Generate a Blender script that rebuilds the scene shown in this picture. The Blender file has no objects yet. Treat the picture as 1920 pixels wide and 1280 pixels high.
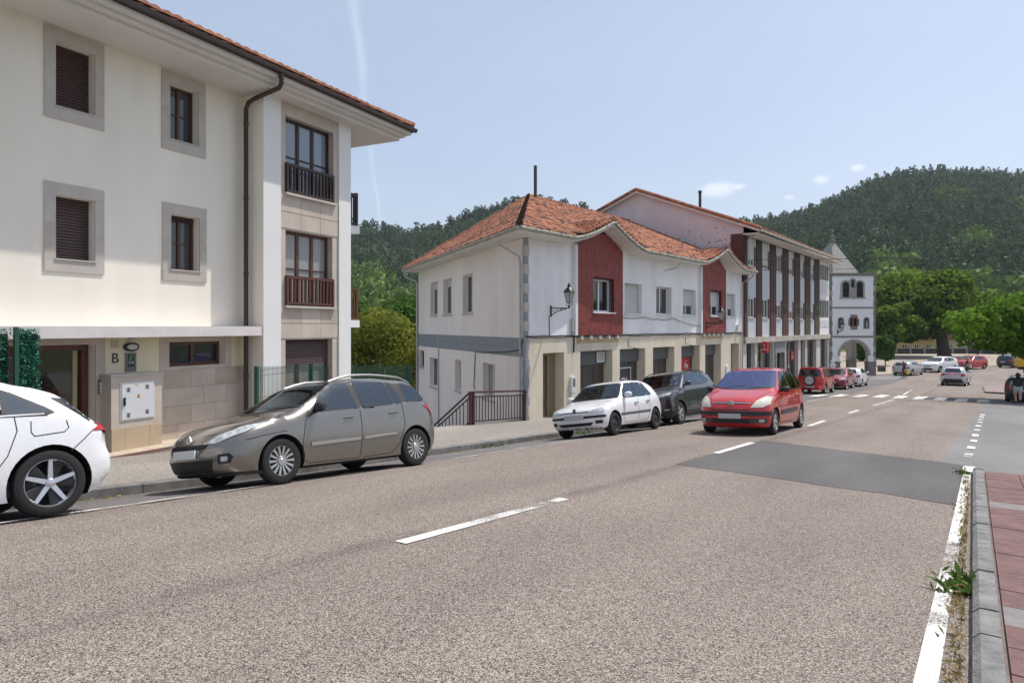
import bpy, bmesh, math, random
import numpy as np
from mathutils import Vector, Matrix, noise as mnoise
from mathutils.geometry import delaunay_2d_cdt
R = math.radians
random.seed(7); np.random.seed(7)
scene = bpy.context.scene
COL = scene.collection

# ------------------------------------------------------------------ camera, sky, sun, exposure
cd = bpy.data.cameras.new('camera'); cam = bpy.data.objects.new('camera', cd); COL.objects.link(cam)
cd.lens = 24.0; cd.sensor_width = 36.0; cd.shift_y = -27/1920; cd.clip_start = .05; cd.clip_end = 6000
cam.location = (0, 0, 1.72); cam.rotation_euler = (R(90), 0, R(36)); scene.camera = cam

SUN_EL = 62.0; SUN_H = Vector((.448, .894, 0)).normalized()        # horizontal direction towards the sun
SUN_DIR = (SUN_H*math.cos(R(SUN_EL)) + Vector((0, 0, math.sin(R(SUN_EL))))).normalized()
sd = bpy.data.lights.new('sun', 'SUN'); sd.energy = 3.75; sd.angle = R(.53); sd.color = (1, .955, .89)
so = bpy.data.objects.new('sun', sd); COL.objects.link(so)
so.rotation_euler = SUN_DIR.to_track_quat('Z', 'Y').to_euler(); so.location = (20, 40, 60)

world = bpy.data.worlds.new('World'); scene.world = world; world.use_nodes = True
def build_world():
    nt = world.node_tree; N = nt.nodes; Lk = nt.links; N.clear()
    out = N.new('ShaderNodeOutputWorld'); bg = N.new('ShaderNodeBackground'); bg.inputs['Strength'].default_value = .121
    sky = N.new('ShaderNodeTexSky'); sky.sky_type = 'NISHITA'; sky.sun_disc = False
    sky.sun_elevation = R(SUN_EL); sky.sun_rotation = math.atan2(SUN_H.x, SUN_H.y)
    sky.air_density = 1.0; sky.dust_density = 2.2; sky.ozone_density = 1.6
    geo = N.new('ShaderNodeTexCoord')
    # thin high haze and a few small fair-weather clouds, a contrail
    def vm(op, a, b=None):
        n = N.new('ShaderNodeVectorMath'); n.operation = op
        Lk.new(a, n.inputs[0])
        if b is not None:
            if isinstance(b, (tuple, list)): n.inputs[1].default_value = b
            else: Lk.new(b, n.inputs[1])
        return n
    def m(op, a, b=None, c=None):
        n = N.new('ShaderNodeMath'); n.operation = op
        for i, v in enumerate((a, b, c)):
            if v is None: continue
            if isinstance(v, (int, float)): n.inputs[i].default_value = v
            else: Lk.new(v, n.inputs[i])
        return n.outputs[0]
    d = geo.outputs['Generated']
    cirr = N.new('ShaderNodeTexNoise'); cirr.inputs['Scale'].default_value = 2.2; cirr.inputs['Detail'].default_value = 6
    mp = N.new('ShaderNodeMapping'); mp.inputs['Scale'].default_value = (1, 1, 3.2); Lk.new(d, mp.inputs[0]); Lk.new(mp.outputs[0], cirr.inputs['Vector'])
    veil = m('ADD', m('MULTIPLY', cirr.outputs['Fac'], .20), .24)
    def pix(px, py):
        x = (px-960)/1280; z = (613-py)/1280; C = math.cos(R(36)); S = math.sin(R(36))
        return Vector((C*x-S, S*x+C, z)).normalized()
    a, b = pix(662, 0), pix(710, 400); nrm = a.cross(b).normalized()
    dist = vm('DOT_PRODUCT', d, tuple(nrm)).outputs['Value']
    wob = N.new('ShaderNodeTexNoise'); wob.inputs['Scale'].default_value = 14; wob.inputs['Detail'].default_value = 5; Lk.new(d, wob.inputs['Vector'])
    up = vm('DOT_PRODUCT', d, (0, 0, 1)).outputs['Value']
    width = m('ADD', m('MULTIPLY', m('MAXIMUM', m('SUBTRACT', up, .12), 0), .036), .0022)
    dd = m('ABSOLUTE', m('ADD', dist, m('MULTIPLY', m('SUBTRACT', wob.outputs['Fac'], .5), .012)))
    tr = m('MAXIMUM', m('SUBTRACT', 1, m('DIVIDE', dd, width)), 0)
    tr = m('MULTIPLY', m('MULTIPLY', m('POWER', tr, 1.4), wob.outputs['Fac']), .36)
    fwd = m('GREATER_THAN', vm('DOT_PRODUCT', d, tuple((a+b).normalized())).outputs['Value'], .7)
    tr = m('MULTIPLY', tr, fwd)
    cl = tr
    cn = N.new('ShaderNodeTexNoise'); cn.inputs['Scale'].default_value = 26; cn.inputs['Detail'].default_value = 7; Lk.new(d, cn.inputs['Vector'])
    for px, py, rx, amt in ((1346, 356, .030, 1.25), (1608, 315, .013, .95), (1538, 337, .016, .75), (1480, 370, .010, .6), (1385, 350, .012, .7)):
        c = pix(px, py); df = vm('SUBTRACT', d, tuple(c)); sc = vm('MULTIPLY', df.outputs[0], (1, 1, 2.0))
        ln = vm('LENGTH', sc.outputs[0]).outputs['Value']
        f = m('MAXIMUM', m('SUBTRACT', 1, m('DIVIDE', ln, rx)), 0)
        f = m('MULTIPLY', m('MAXIMUM', m('SUBTRACT', m('MULTIPLY', f, m('MULTIPLY', cn.outputs['Fac'], 2.3)), .14), 0), amt)
        cl = m('ADD', cl, f)
    fac = m('MINIMUM', m('ADD', veil, cl), .96)
    mix = N.new('ShaderNodeMixRGB'); Lk.new(fac, mix.inputs[0]); Lk.new(sky.outputs[0], mix.inputs[1])
    mix.inputs[2].default_value = (6.3, 6.9, 8.1, 1)
    Lk.new(mix.outputs[0], bg.inputs['Color']); Lk.new(bg.outputs[0], out.inputs[0])
build_world()
scene.view_settings.view_transform = 'Standard'; scene.view_settings.look = 'None'
scene.view_settings.exposure = 0.2; scene.view_settings.gamma = 1
scene.render.engine = 'CYCLES'
scene.cycles.max_bounces = 5; scene.cycles.diffuse_bounces = 3; scene.cycles.glossy_bounces = 2; scene.cycles.transmission_bounces = 2; scene.cycles.transparent_max_bounces = 6

# ------------------------------------------------------------------ materials
MATS = {}
def mat(name, col, rough=.8, var=0.0, scale=3.0, bump=0.0, bscale=60.0, metal=0.0, col2=None, coat=0.0, spec=None, stretch=None, emit=None, detail=6):
    if name in MATS: return MATS[name]
    m = bpy.data.materials.new(name); m.use_nodes = True; nt = m.node_tree; b = nt.nodes['Principled BSDF']
    b.inputs['Roughness'].default_value = rough; b.inputs['Metallic'].default_value = metal
    if coat: b.inputs['Coat Weight'].default_value = coat; b.inputs['Coat Roughness'].default_value = .03
    if spec is not None: b.inputs['Specular IOR Level'].default_value = spec
    c = tuple(col)+(1,)
    tc = nt.nodes.new('ShaderNodeTexCoord')
    if var > 0 or col2:
        n = nt.nodes.new('ShaderNodeTexNoise'); n.inputs['Scale'].default_value = scale; n.inputs['Detail'].default_value = detail; n.inputs['Roughness'].default_value = .62
        if stretch:
            mp = nt.nodes.new('ShaderNodeMapping'); mp.inputs['Scale'].default_value = stretch
            nt.links.new(tc.outputs['Object'], mp.inputs[0]); nt.links.new(mp.outputs[0], n.inputs['Vector'])
        else: nt.links.new(tc.outputs['Object'], n.inputs['Vector'])
        r = nt.nodes.new('ShaderNodeValToRGB'); r.color_ramp.elements[0].position = .32; r.color_ramp.elements[1].position = .68
        lo = tuple(max(0, x*(1-var)) for x in col) if not col2 else tuple(col2)
        hi = tuple(min(1, x*(1+var*.6)) for x in col) if not col2 else tuple(col)
        r.color_ramp.elements[0].color = lo+(1,); r.color_ramp.elements[1].color = hi+(1,)
        nt.links.new(n.outputs['Fac'], r.inputs[0]); nt.links.new(r.outputs[0], b.inputs['Base Color'])
    else: b.inputs['Base Color'].default_value = c
    if bump > 0:
        n2 = nt.nodes.new('ShaderNodeTexNoise'); n2.inputs['Scale'].default_value = bscale; n2.inputs['Detail'].default_value = 4
        nt.links.new(tc.outputs['Object'], n2.inputs['Vector'])
        bp = nt.nodes.new('ShaderNodeBump'); bp.inputs['Strength'].default_value = bump; bp.inputs['Distance'].default_value = .02
        nt.links.new(n2.outputs['Fac'], bp.inputs['Height']); nt.links.new(bp.outputs[0], b.inputs['Normal'])
    if emit: b.inputs['Emission Color'].default_value = tuple(emit[:3])+(1,); b.inputs['Emission Strength'].default_value = emit[3]
    MATS[name] = m; return m

def mat_aggregate(name, cols, scale, bump, big=.12, tint=(1, 1, 1), wear=()):
    """exposed aggregate: every stone its own colour"""
    m = bpy.data.materials.new(name); m.use_nodes = True; nt = m.node_tree; b = nt.nodes['Principled BSDF']; b.inputs['Roughness'].default_value = .88
    b.inputs['Specular IOR Level'].default_value = .25
    tc = nt.nodes.new('ShaderNodeTexCoord')
    v = nt.nodes.new('ShaderNodeTexVoronoi'); v.inputs['Scale'].default_value = scale; nt.links.new(tc.outputs['Object'], v.inputs['Vector'])
    sep = nt.nodes.new('ShaderNodeSeparateColor'); nt.links.new(v.outputs['Color'], sep.inputs[0])
    r = nt.nodes.new('ShaderNodeValToRGB'); r.color_ramp.interpolation = 'LINEAR'
    while len(r.color_ramp.elements) < len(cols): r.color_ramp.elements.new(.5)
    for i, c in enumerate(cols):
        r.color_ramp.elements[i].position = i/(len(cols)-1); r.color_ramp.elements[i].color = tuple(c)+(1,)
    nt.links.new(sep.outputs[0], r.inputs[0])
    # dark binder between stones
    r2 = nt.nodes.new('ShaderNodeValToRGB'); r2.color_ramp.elements[0].position = .45; r2.color_ramp.elements[1].position = .8
    r2.color_ramp.elements[0].color = (1, 1, 1, 1); r2.color_ramp.elements[1].color = (.42, .38, .36, 1)
    nt.links.new(v.outputs['Distance'], r2.inputs[0])
    mx = nt.nodes.new('ShaderNodeMixRGB'); mx.blend_type = 'MULTIPLY'; mx.inputs[0].default_value = 1
    nt.links.new(r.outputs[0], mx.inputs[1]); nt.links.new(r2.outputs[0], mx.inputs[2])
    n = nt.nodes.new('ShaderNodeTexNoise'); n.inputs['Scale'].default_value = .45; n.inputs['Detail'].default_value = 7
    mp = nt.nodes.new('ShaderNodeMapping'); mp.inputs['Scale'].default_value = (1.6, .5, 1); nt.links.new(tc.outputs['Object'], mp.inputs[0]); nt.links.new(mp.outputs[0], n.inputs['Vector'])
    r3 = nt.nodes.new('ShaderNodeValToRGB'); r3.color_ramp.elements[0].position = .3; r3.color_ramp.elements[1].position = .7
    r3.color_ramp.elements[0].color = tuple(t*(1-big) for t in tint)+(1,); r3.color_ramp.elements[1].color = tuple(min(1.2, t*(1+big)) for t in tint)+(1,)
    nt.links.new(n.outputs['Fac'], r3.inputs[0])
    m2 = nt.nodes.new('ShaderNodeMixRGB'); m2.blend_type = 'MULTIPLY'; m2.inputs[0].default_value = 1
    nt.links.new(mx.outputs[0], m2.inputs[1]); nt.links.new(r3.outputs[0], m2.inputs[2]); nt.links.new(m2.outputs[0], b.inputs['Base Color'])
    bp = nt.nodes.new('ShaderNodeBump'); bp.inputs['Strength'].default_value = bump; bp.inputs['Distance'].default_value = .006; bp.invert = True
    nt.links.new(v.outputs['Distance'], bp.inputs['Height']); nt.links.new(bp.outputs[0], b.inputs['Normal'])
    if wear:      # old joint and worn wheel tracks running along the road
        sx = nt.nodes.new('ShaderNodeSeparateXYZ'); nt.links.new(tc.outputs['Object'], sx.inputs[0])
        nz = nt.nodes.new('ShaderNodeTexNoise'); nz.inputs['Scale'].default_value = .9; nz.inputs['Detail'].default_value = 8; nz.inputs['Roughness'].default_value = .7; nt.links.new(tc.outputs['Object'], nz.inputs['Vector'])
        def mm(op, a, b):
            n_ = nt.nodes.new('ShaderNodeMath'); n_.operation = op
            for i_, v_ in enumerate((a, b)):
                if isinstance(v_, (int, float)): n_.inputs[i_].default_value = v_
                else: nt.links.new(v_, n_.inputs[i_])
            return n_.outputs[0]
        tot = None
        for c_, w_, k_ in wear:
            dx = mm('ABSOLUTE', mm('ADD', mm('SUBTRACT', sx.outputs[0], c_), mm('MULTIPLY', mm('SUBTRACT', nz.outputs['Fac'], .5), .35)), 0)
            f_ = mm('MULTIPLY', mm('MULTIPLY', mm('MAXIMUM', mm('SUBTRACT', 1, mm('DIVIDE', dx, w_)), 0), mm('MAXIMUM', mm('SUBTRACT', mm('MULTIPLY', nz.outputs['Fac'], 2.6), .75), 0)), k_)
            tot = f_ if tot is None else mm('ADD', tot, f_)
        fac = mm('SUBTRACT', 1, tot); cb = nt.nodes.new('ShaderNodeCombineXYZ')
        for i_ in range(3): nt.links.new(fac, cb.inputs[i_])
        m3 = nt.nodes.new('ShaderNodeMixRGB'); m3.blend_type = 'MULTIPLY'; m3.inputs[0].default_value = 1; nt.links.new(m2.outputs[0], m3.inputs[1]); nt.links.new(cb.outputs[0], m3.inputs[2]); nt.links.new(m3.outputs[0], b.inputs['Base Color'])
    MATS[name] = m; return m

def mat_brick(name, c1, c2, mortar, bw, bh, ms=.012, rough=.85):
    m = bpy.data.materials.new(name); m.use_nodes = True; nt = m.node_tree; b = nt.nodes['Principled BSDF']; b.inputs['Roughness'].default_value = rough
    uv = nt.nodes.new('ShaderNodeUVMap'); br = nt.nodes.new('ShaderNodeTexBrick')
    br.inputs['Color1'].default_value = c1+(1,); br.inputs['Color2'].default_value = c2+(1,); br.inputs['Mortar'].default_value = mortar+(1,)
    br.inputs['Scale'].default_value = 1; br.inputs['Brick Width'].default_value = bw; br.inputs['Row Height'].default_value = bh; br.inputs['Mortar Size'].default_value = ms
    nt.links.new(uv.outputs[0], br.inputs['Vector'])
    n = nt.nodes.new('ShaderNodeTexNoise'); n.inputs['Scale'].default_value = 1.2; n.inputs['Detail'].default_value = 6
    mx = nt.nodes.new('ShaderNodeMixRGB'); mx.blend_type = 'MULTIPLY'; mx.inputs[0].default_value = .55
    nt.links.new(br.outputs['Color'], mx.inputs[1]); nt.links.new(n.outputs['Color'], mx.inputs[2]); nt.links.new(mx.outputs[0], b.inputs['Base Color'])
    bp = nt.nodes.new('ShaderNodeBump'); bp.inputs['Strength'].default_value = .5; bp.inputs['Distance'].default_value = .01; bp.invert = True
    nt.links.new(br.outputs['Fac'], bp.inputs['Height']); nt.links.new(bp.outputs[0], b.inputs['Normal'])
    MATS[name] = m; return m

def mat_leaf(name, c1, c2, trans=.35, attr=False):
    """leaf with per-leaf colour from the vertex colour 'tint'"""
    m = bpy.data.materials.new(name); m.use_nodes = True; nt = m.node_tree; b = nt.nodes['Principled BSDF']; b.inputs['Roughness'].default_value = .62
    b.inputs['Specular IOR Level'].default_value = .12
    at = nt.nodes.new('ShaderNodeVertexColor'); at.layer_name = 'tint'
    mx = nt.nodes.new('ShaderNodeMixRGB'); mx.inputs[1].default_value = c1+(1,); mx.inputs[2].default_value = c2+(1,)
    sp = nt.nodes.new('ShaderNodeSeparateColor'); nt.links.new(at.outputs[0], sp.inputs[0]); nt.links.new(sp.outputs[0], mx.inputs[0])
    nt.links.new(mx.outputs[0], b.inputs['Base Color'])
    if trans > 0:
        tl = nt.nodes.new('ShaderNodeBsdfTranslucent'); nt.links.new(mx.outputs[0], tl.inputs[0]); ms = nt.nodes.new('ShaderNodeMixShader'); ms.inputs[0].default_value = trans
        nt.links.new(b.outputs[0], ms.inputs[1]); nt.links.new(tl.outputs[0], ms.inputs[2]); nt.links.new(ms.outputs[0], nt.nodes['Material Output'].inputs[0])
    MATS[name] = m; return m

def mat_glass(name, col=(.02, .024, .03), rough=.04, spec=.8):
    return mat(name, col, rough, spec=spec)

# ------------------------------------------------------------------ mesh builder
class MB:
    def __init__(s): s.v = []; s.f = []; s.m = []; s.uv = None
    def add(s, vs, fs, mi=0):
        o = len(s.v); s.v += [tuple(p) for p in vs]; s.f += [tuple(i+o for i in f) for f in fs]; s.m += [mi]*len(fs); return s
    def quad(s, a, b, c, d, mi=0): return s.add([a, b, c, d], [(0, 1, 2, 3)], mi)
    def box(s, F, s0, s1, p0, p1, z0, z1, mi=0):
        P = [F(a, b, c) for c in (z0, z1) for b in (p0, p1) for a in (s0, s1)]
        return s.add(P, [(0, 1, 3, 2), (4, 6, 7, 5), (0, 4, 5, 1), (2, 3, 7, 6), (0, 2, 6, 4), (1, 5, 7, 3)], mi)
    def tube(s, pts, r, n=8, mi=0, cap=True, r2=None):
        pts = [Vector(p) for p in pts]; k = len(pts); rings = []
        prev = None
        for i, p in enumerate(pts):
            t = (pts[min(i+1, k-1)]-pts[max(i-1, 0)]).normalized()
            if prev is None:
                u = t.orthogonal().normalized()
            else:
                u = (prev-t*prev.dot(t))
                u = u.normalized() if u.length > 1e-6 else t.orthogonal().normalized()
            prev = u; w = t.cross(u)
            rr = r if r2 is None else r+(r2-r)*i/(k-1)
            if isinstance(r, (list, tuple)): rr = r[i]
            rings.append([p+(u*math.cos(2*math.pi*j/n)+w*math.sin(2*math.pi*j/n))*rr for j in range(n)])
        vs = [q for rg in rings for q in rg]; fs = []
        for i in range(k-1):
            for j in range(n): fs.append((i*n+j, i*n+(j+1) % n, (i+1)*n+(j+1) % n, (i+1)*n+j))
        if cap: fs.append(tuple(range(n-1, -1, -1))); fs.append(tuple((k-1)*n+j for j in range(n)))
        return s.add(vs, fs, mi)
    def lathe(s, prof, F, n=24, mi=0, closed=False):
        """prof [(r,h)], F(x,y,h)->world ; axis along h"""
        vs = [F(r*math.cos(2*math.pi*j/n), r*math.sin(2*math.pi*j/n), h) for r, h in prof for j in range(n)]; k = len(prof); fs = []
        for i in range(k-1 if not closed else k):
            i2 = (i+1) % k
            for j in range(n): fs.append((i*n+j, i*n+(j+1) % n, i2*n+(j+1) % n, i2*n+j))
        return s.add(vs, fs, mi)
    def poly(s, pts, mi=0): return s.add(pts, [tuple(range(len(pts)))], mi)
    def prism(s, base, top, mi=0):
        n = len(base); return s.add(list(base)+list(top), [tuple(range(n-1, -1, -1)), tuple(range(n, 2*n))]+[(i, (i+1) % n, n+(i+1) % n, n+i) for i in range(n)], mi)
    def mesh(s, name, mats, off=(0, 0, 0), smooth=False, uvf=None, fix=True):
        me = bpy.data.meshes.new(name); o = off
        me.from_pydata([(v[0]-o[0], v[1]-o[1], v[2]-o[2]) for v in s.v], [], s.f)
        for mm in (mats if isinstance(mats, (list, tuple)) else [mats]): me.materials.append(mm)
        if any(s.m): me.polygons.foreach_set('material_index', s.m)
        if fix:
            bm = bmesh.new(); bm.from_mesh(me); bmesh.ops.recalc_face_normals(bm, faces=bm.faces); bm.to_mesh(me); bm.free()
        if smooth: me.polygons.foreach_set('use_smooth', [True]*len(me.polygons)); me.set_sharp_from_angle(angle=R(smooth if smooth is not True else 40))
        if uvf:
            ul = me.uv_layers.new(name='UVMap')
            for lp in me.loops:
                v = me.vertices[lp.vertex_index].co; ul.data[lp.index].uv = uvf((v[0]+o[0], v[1]+o[1], v[2]+o[2]))
        me.update(); return me

def wloc(o):
    l = Vector((0, 0, 0))
    while o is not None: l += Vector(o.location); o = o.parent
    return l
def link(name, me, parent=None, loc=(0, 0, 0), rot=(0, 0, 0)):
    o = bpy.data.objects.new(name, me); COL.objects.link(o); o.location = loc; o.rotation_euler = rot
    if parent is not None: o.parent = parent
    return o
def part(name, mb, m, parent, smooth=False, uvf=None, local=False):
    off = (0, 0, 0) if (local or parent is None) else tuple(wloc(parent))
    return link(name, mb.mesh(name, m, off, smooth, uvf), parent)
def thing(name, label, cat, loc=(0, 0, 0), group=None):
    o = bpy.data.objects.new(name, None); COL.objects.link(o); o.location = loc; o.empty_display_size = .3
    return tag(o, label, cat, group)
def tag(o, label=None, cat=None, group=None, kind=None):
    if label: o['label'] = label
    if cat: o['category'] = cat
    if group: o['group'] = group
    if kind: o['kind'] = kind
    return o
def solo(name, mb, m, label, cat, loc, smooth=False, group=None, uvf=None):
    o = link(name, mb.mesh(name, m, loc, smooth, uvf), None, loc); return tag(o, label, cat, group)

class Fr:
    """vertical wall frame: s along the wall, p outwards, z up"""
    def __init__(s, o, d):
        s.o = Vector((o[0], o[1])); s.d = Vector((d[0], d[1])).normalized(); s.n = Vector((s.d.y, -s.d.x))
    def __call__(s, a, p, z):
        q = s.o+s.d*a+s.n*p; return (q.x, q.y, z)
    def ang(s): return math.atan2(s.d.y, s.d.x)
ID = lambda a, b, c: (a, b, c)

def wall(mb, F, s0, s1, z0, z1, ops=(), depth=.2, p=0.0, mi=0, rmi=None, ztop=None):
    """sheet with rectangular openings (s0,s1,z0,z1) and reveals"""
    ss = sorted({s0, s1, *[o[0] for o in ops], *[o[1] for o in ops]}); zz = sorted({z0, z1, *[o[2] for o in ops], *[o[3] for o in ops]})
    ss = [x for x in ss if s0-1e-6 <= x <= s1+1e-6]; zz = [x for x in zz if z0-1e-6 <= x <= z1+1e-6]
    for i in range(len(ss)-1):
        for j in range(len(zz)-1):
            cs, cz = (ss[i]+ss[i+1])/2, (zz[j]+zz[j+1])/2
            if any(o[0] < cs < o[1] and o[2] < cz < o[3] for o in ops): continue
            mb.quad(F(ss[i], p, zz[j]), F(ss[i+1], p, zz[j]), F(ss[i+1], p, zz[j+1]), F(ss[i], p, zz[j+1]), mi)
    rm = mi if rmi is None else rmi
    for o in ops:
        a, b, c, d = o[:4]; q = p-depth
        mb.quad(F(a, p, c), F(b, p, c), F(b, q, c), F(a, q, c), rm); mb.quad(F(a, p, d), F(a, q, d), F(b, q, d), F(b, p, d), rm)
        mb.quad(F(a, p, c), F(a, q, c), F(a, q, d), F(a, p, d), rm); mb.quad(F(b, p, c), F(b, p, d), F(b, q, d), F(b, q, c), rm)

def window(F, root, s0, s1, z0, z1, q, fm, gm, cols=2, rows=1, fw=.055, shutter=0.0, shm=None, sill=None, sillp=.06, name='window', open_leaf=False, mw=None):
    """frame (the part) with panes, roller shutter and sill as sub-parts; q = p of the glass plane"""
    mw = mw or fw*1.25
    mb = MB(); zt = z1
    zs = z1-shutter*(z1-z0)
    mb.box(F, s0, s0+fw, q-.05, q+.035, z0, z1); mb.box(F, s1-fw, s1, q-.05, q+.035, z0, z1)
    mb.box(F, s0+fw, s1-fw, q-.05, q+.034, z0, z0+fw); mb.box(F, s0+fw, s1-fw, q-.05, q+.034, z1-fw, z1)
    w = (s1-s0-2*fw)/cols
    for i in range(1, cols): mb.box(F, s0+fw+w*i-mw/2, s0+fw+w*i+mw/2, q-.045, q+.03, z0+fw, z1-fw)
    for j in range(1, rows):
        zz = z0+fw+(z1-z0-2*fw)*j/rows
        for i in range(cols): mb.box(F, s0+fw+w*i+(mw/2 if i else 0), s0+fw+w*(i+1)-(mw/2 if i < cols-1 else 0), q-.03, q+.022, zz-.016, zz+.016)
    o = part(name, mb, fm, root)
    for i in range(cols):
        g = MB(); a = s0+fw+w*i; b = a+w
        g.box(F, a, b, q-.012, q-.004, z0+fw, z1-fw); part('pane', g, gm, o)
    if shutter > 0:
        g = MB(); n = max(3, int((z1-zs)/.052)); h = (z1-zs)/n
        for k in range(n):
            za = z1-h*(k+1); g.prism([F(s0+.02, q+.036, za), F(s0+.02, q+.062, za+.006), F(s0+.02, q+.044, za+h), F(s0+.02, q+.036, za+h)], [F(s1-.02, q+.036, za), F(s1-.02, q+.062, za+.006), F(s1-.02, q+.044, za+h), F(s1-.02, q+.036, za+h)])
        part('roller_shutter', g, shm, o)
    if sill:
        g = MB(); g.box(F, s0-.06, s1+.06, q, sillp, z0-.055, z0-.002); part('sill', g, sill, o)
    return o

def text_mesh(body, size, name='lettering', extrude=.004, bold=False):
    c = bpy.data.curves.new('t', 'FONT'); c.body = body; c.size = size; c.extrude = extrude; c.align_x = 'CENTER'; c.align_y = 'CENTER'
    if bold: c.offset = size*.02
    o = bpy.data.objects.new('t', c); COL.objects.link(o); dg = bpy.context.evaluated_depsgraph_get(); me = bpy.data.meshes.new_from_object(o.evaluated_get(dg))
    bpy.data.objects.remove(o); me.name = name; return me
def text_on(F, body, s, p, z, size, m, parent, bold=False, name='lettering'):
    me = text_mesh(body, size, name, bold=bold); me.materials.clear(); me.materials.append(m)
    x = Vector((F.d.x, F.d.y, 0)); y = Vector((0, 0, 1)); n = Vector((F.n.x, F.n.y, 0)); o = Vector(F(s, p, z))-wloc(parent)
    me.transform(Matrix((( x.x, y.x, n.x, o.x), (x.y, y.y, n.y, o.y), (x.z, y.z, n.z, o.z), (0, 0, 0, 1))))
    return link(name, me, parent)

# ------------------------------------------------------------------ ground shape
HA = [-60, -30, 0, 3, 8, 17, 20, 45, 68, 90, 400]; HH = [-2.2, -.2, 1.72, 1.91, 2.25, 2.75, 2.92, 4.1, 4.85, 4.95, 5.0]
CLX = [-60, -10.15, -7.8, -4.5, -.5, 30]; CCX = [.37, .37, 0, -.17, -.24, -.24]
def gz(l, a):
    g = min(1, max(.15, (45-a)/20)); return 1.72-float(np.interp(a, HA, HH))-float(np.interp(l, CLX, CCX))*g
def sheet(name, lfun0, lfun1, a0, a1, da, nl, m, dz=0.0, kind='structure', zf=None, thick=None):
    mb = MB(); na = max(1, int(round((a1-a0)/da))); rows = []
    for i in range(na+1):
        a = a0+(a1-a0)*i/na; L0 = lfun0(a) if callable(lfun0) else lfun0; L1 = lfun1(a) if callable(lfun1) else lfun1
        rows.append([(L0+(L1-L0)*j/nl, a, (zf or gz)(L0+(L1-L0)*j/nl, a)+dz) for j in range(nl+1)])
    vs = [p for r in rows for p in r]; fs = [(i*(nl+1)+j, i*(nl+1)+j+1, (i+1)*(nl+1)+j+1, (i+1)*(nl+1)+j) for i in range(na) for j in range(nl)]
    mb.add(vs, fs); me = mb.mesh(name, m, fix=False); me.polygons.foreach_set('use_smooth', [True]*len(me.polygons)); o = link(name, me); o['kind'] = kind; return o

AGG = mat_aggregate('road_aggregate', [(.07, .056, .048), (.15, .120, .103), (.245, .202, .172), (.32, .268, .232), (.40, .342, .30), (.50, .445, .40)], 135, .6, wear=((-4.25, .22, .42), (-2.9, .55, .13), (-1.5, .5, .10), (-5.2, .5, .13), (-6.7, .5, .10), (-7.6, .35, .12)))
ASPH = mat_aggregate('asphalt_grey', [(.10, .095, .092), (.16, .152, .146), (.21, .2, .193), (.25, .24, .232)], 120, .35, .18)
ASPHD = mat_aggregate('asphalt_patch', [(.10, .097, .097), (.14, .136, .134), (.185, .178, .174)], 130, .4, .2)
ASPHL = mat_aggregate('asphalt_pale', [(.17, .165, .165), (.25, .245, .243), (.31, .305, .30)], 110, .3, .15)
PAVE = mat_aggregate('pavement_concrete', [(.24, .222, .198), (.33, .305, .275), (.40, .37, .335)], 70, .3, .16)
KERB = mat('kerb_concrete', (.2, .192, .182), .9, .35, 5, .4, 70)
KERBG = mat('kerb_grey', (.22, .216, .21), .95, .42, 6, .8, 60)
SOIL = mat('ground_grass', (.075, .10, .03), .95, .5, .3, .5, 4, col2=(.045, .065, .02))
GRAVEL = mat('plaza_gravel', (.36, .30, .235), .95, .22, .5, .4, 40)
def mat_paint(name, lo=.80, hi=.90):
    m = mat(name, (.74, .73, .70), .75, .16, 8, .5, 90); nt = m.node_tree; b = nt.nodes['Principled BSDF']
    tc = nt.nodes.new('ShaderNodeTexCoord'); n = nt.nodes.new('ShaderNodeTexNoise'); n.inputs['Scale'].default_value = 75; n.inputs['Detail'].default_value = 5; n.inputs['Roughness'].default_value = .7
    nt.links.new(tc.outputs['Object'], n.inputs['Vector'])
    n2 = nt.nodes.new('ShaderNodeTexNoise'); n2.inputs['Scale'].default_value = 1.6; nt.links.new(tc.outputs['Object'], n2.inputs['Vector'])
    ad = nt.nodes.new('ShaderNodeMath'); ad.operation = 'ADD'; nt.links.new(n.outputs['Fac'], ad.inputs[0]); nt.links.new(n2.outputs['Fac'], ad.inputs[1])
    r = nt.nodes.new('ShaderNodeValToRGB'); r.color_ramp.elements[0].position = lo; r.color_ramp.elements[1].position = hi
    nt.links.new(ad.outputs[0], r.inputs[0]); nt.links.new(r.outputs[0], b.inputs['Alpha']); return m
PAINT = mat_paint('road_paint', .90, 1.02)
PAINTW = mat_paint('road_paint_solid', .80, .92)

def far_edge(a): return 1.0 if a < 13 else (1.0+(a-13)*.9 if a < 40 else 25+(a-40)*.25)
KL = lambda a: -10.15 if a < 30 else -10.15-1.0*min(1, (a-30)/11) if a < 66 else -11.15+(a-66)*.06
# the ground sheet to the horizon
def terr(l, a):
    base = gz(min(l, 8), min(max(a, -55), 160))-.12
    if l < -13.2 and -2 < a < 44: base -= min(1.9, (-13.2-l)*1.2)*min(1, max(0, (a-7.5)/1.2))
    return base
def ground_sheet():
    xs = [-3000, -1200, -500, -200, -90, -60, -45, -35, -28, -24, -20, -17, -15.5, -14.3, -13.4, -13, -11, -8, -4, 0, 4, 10, 20, 40, 90, 200, 500, 1200, 3000]
    ys = [-3000, -1000, -300, -100, -60, -40, -20, -10, -4, 0, 4, 7.4, 8.2, 9.2, 12, 16, 20, 25, 30, 36, 43.9, 46, 55, 70, 90, 120, 160, 220, 400, 900, 2000, 4000]
    mb = MB(); mb.add([(x, y, terr(x, y)) for y in ys for x in xs], [(j*len(xs)+i, j*len(xs)+i+1, (j+1)*len(xs)+i+1, (j+1)*len(xs)+i) for j in range(len(ys)-1) for i in range(len(xs)-1)])
    o = link('ground', mb.mesh('ground', SOIL, fix=False)); o['kind'] = 'structure'
ground_sheet()
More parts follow.
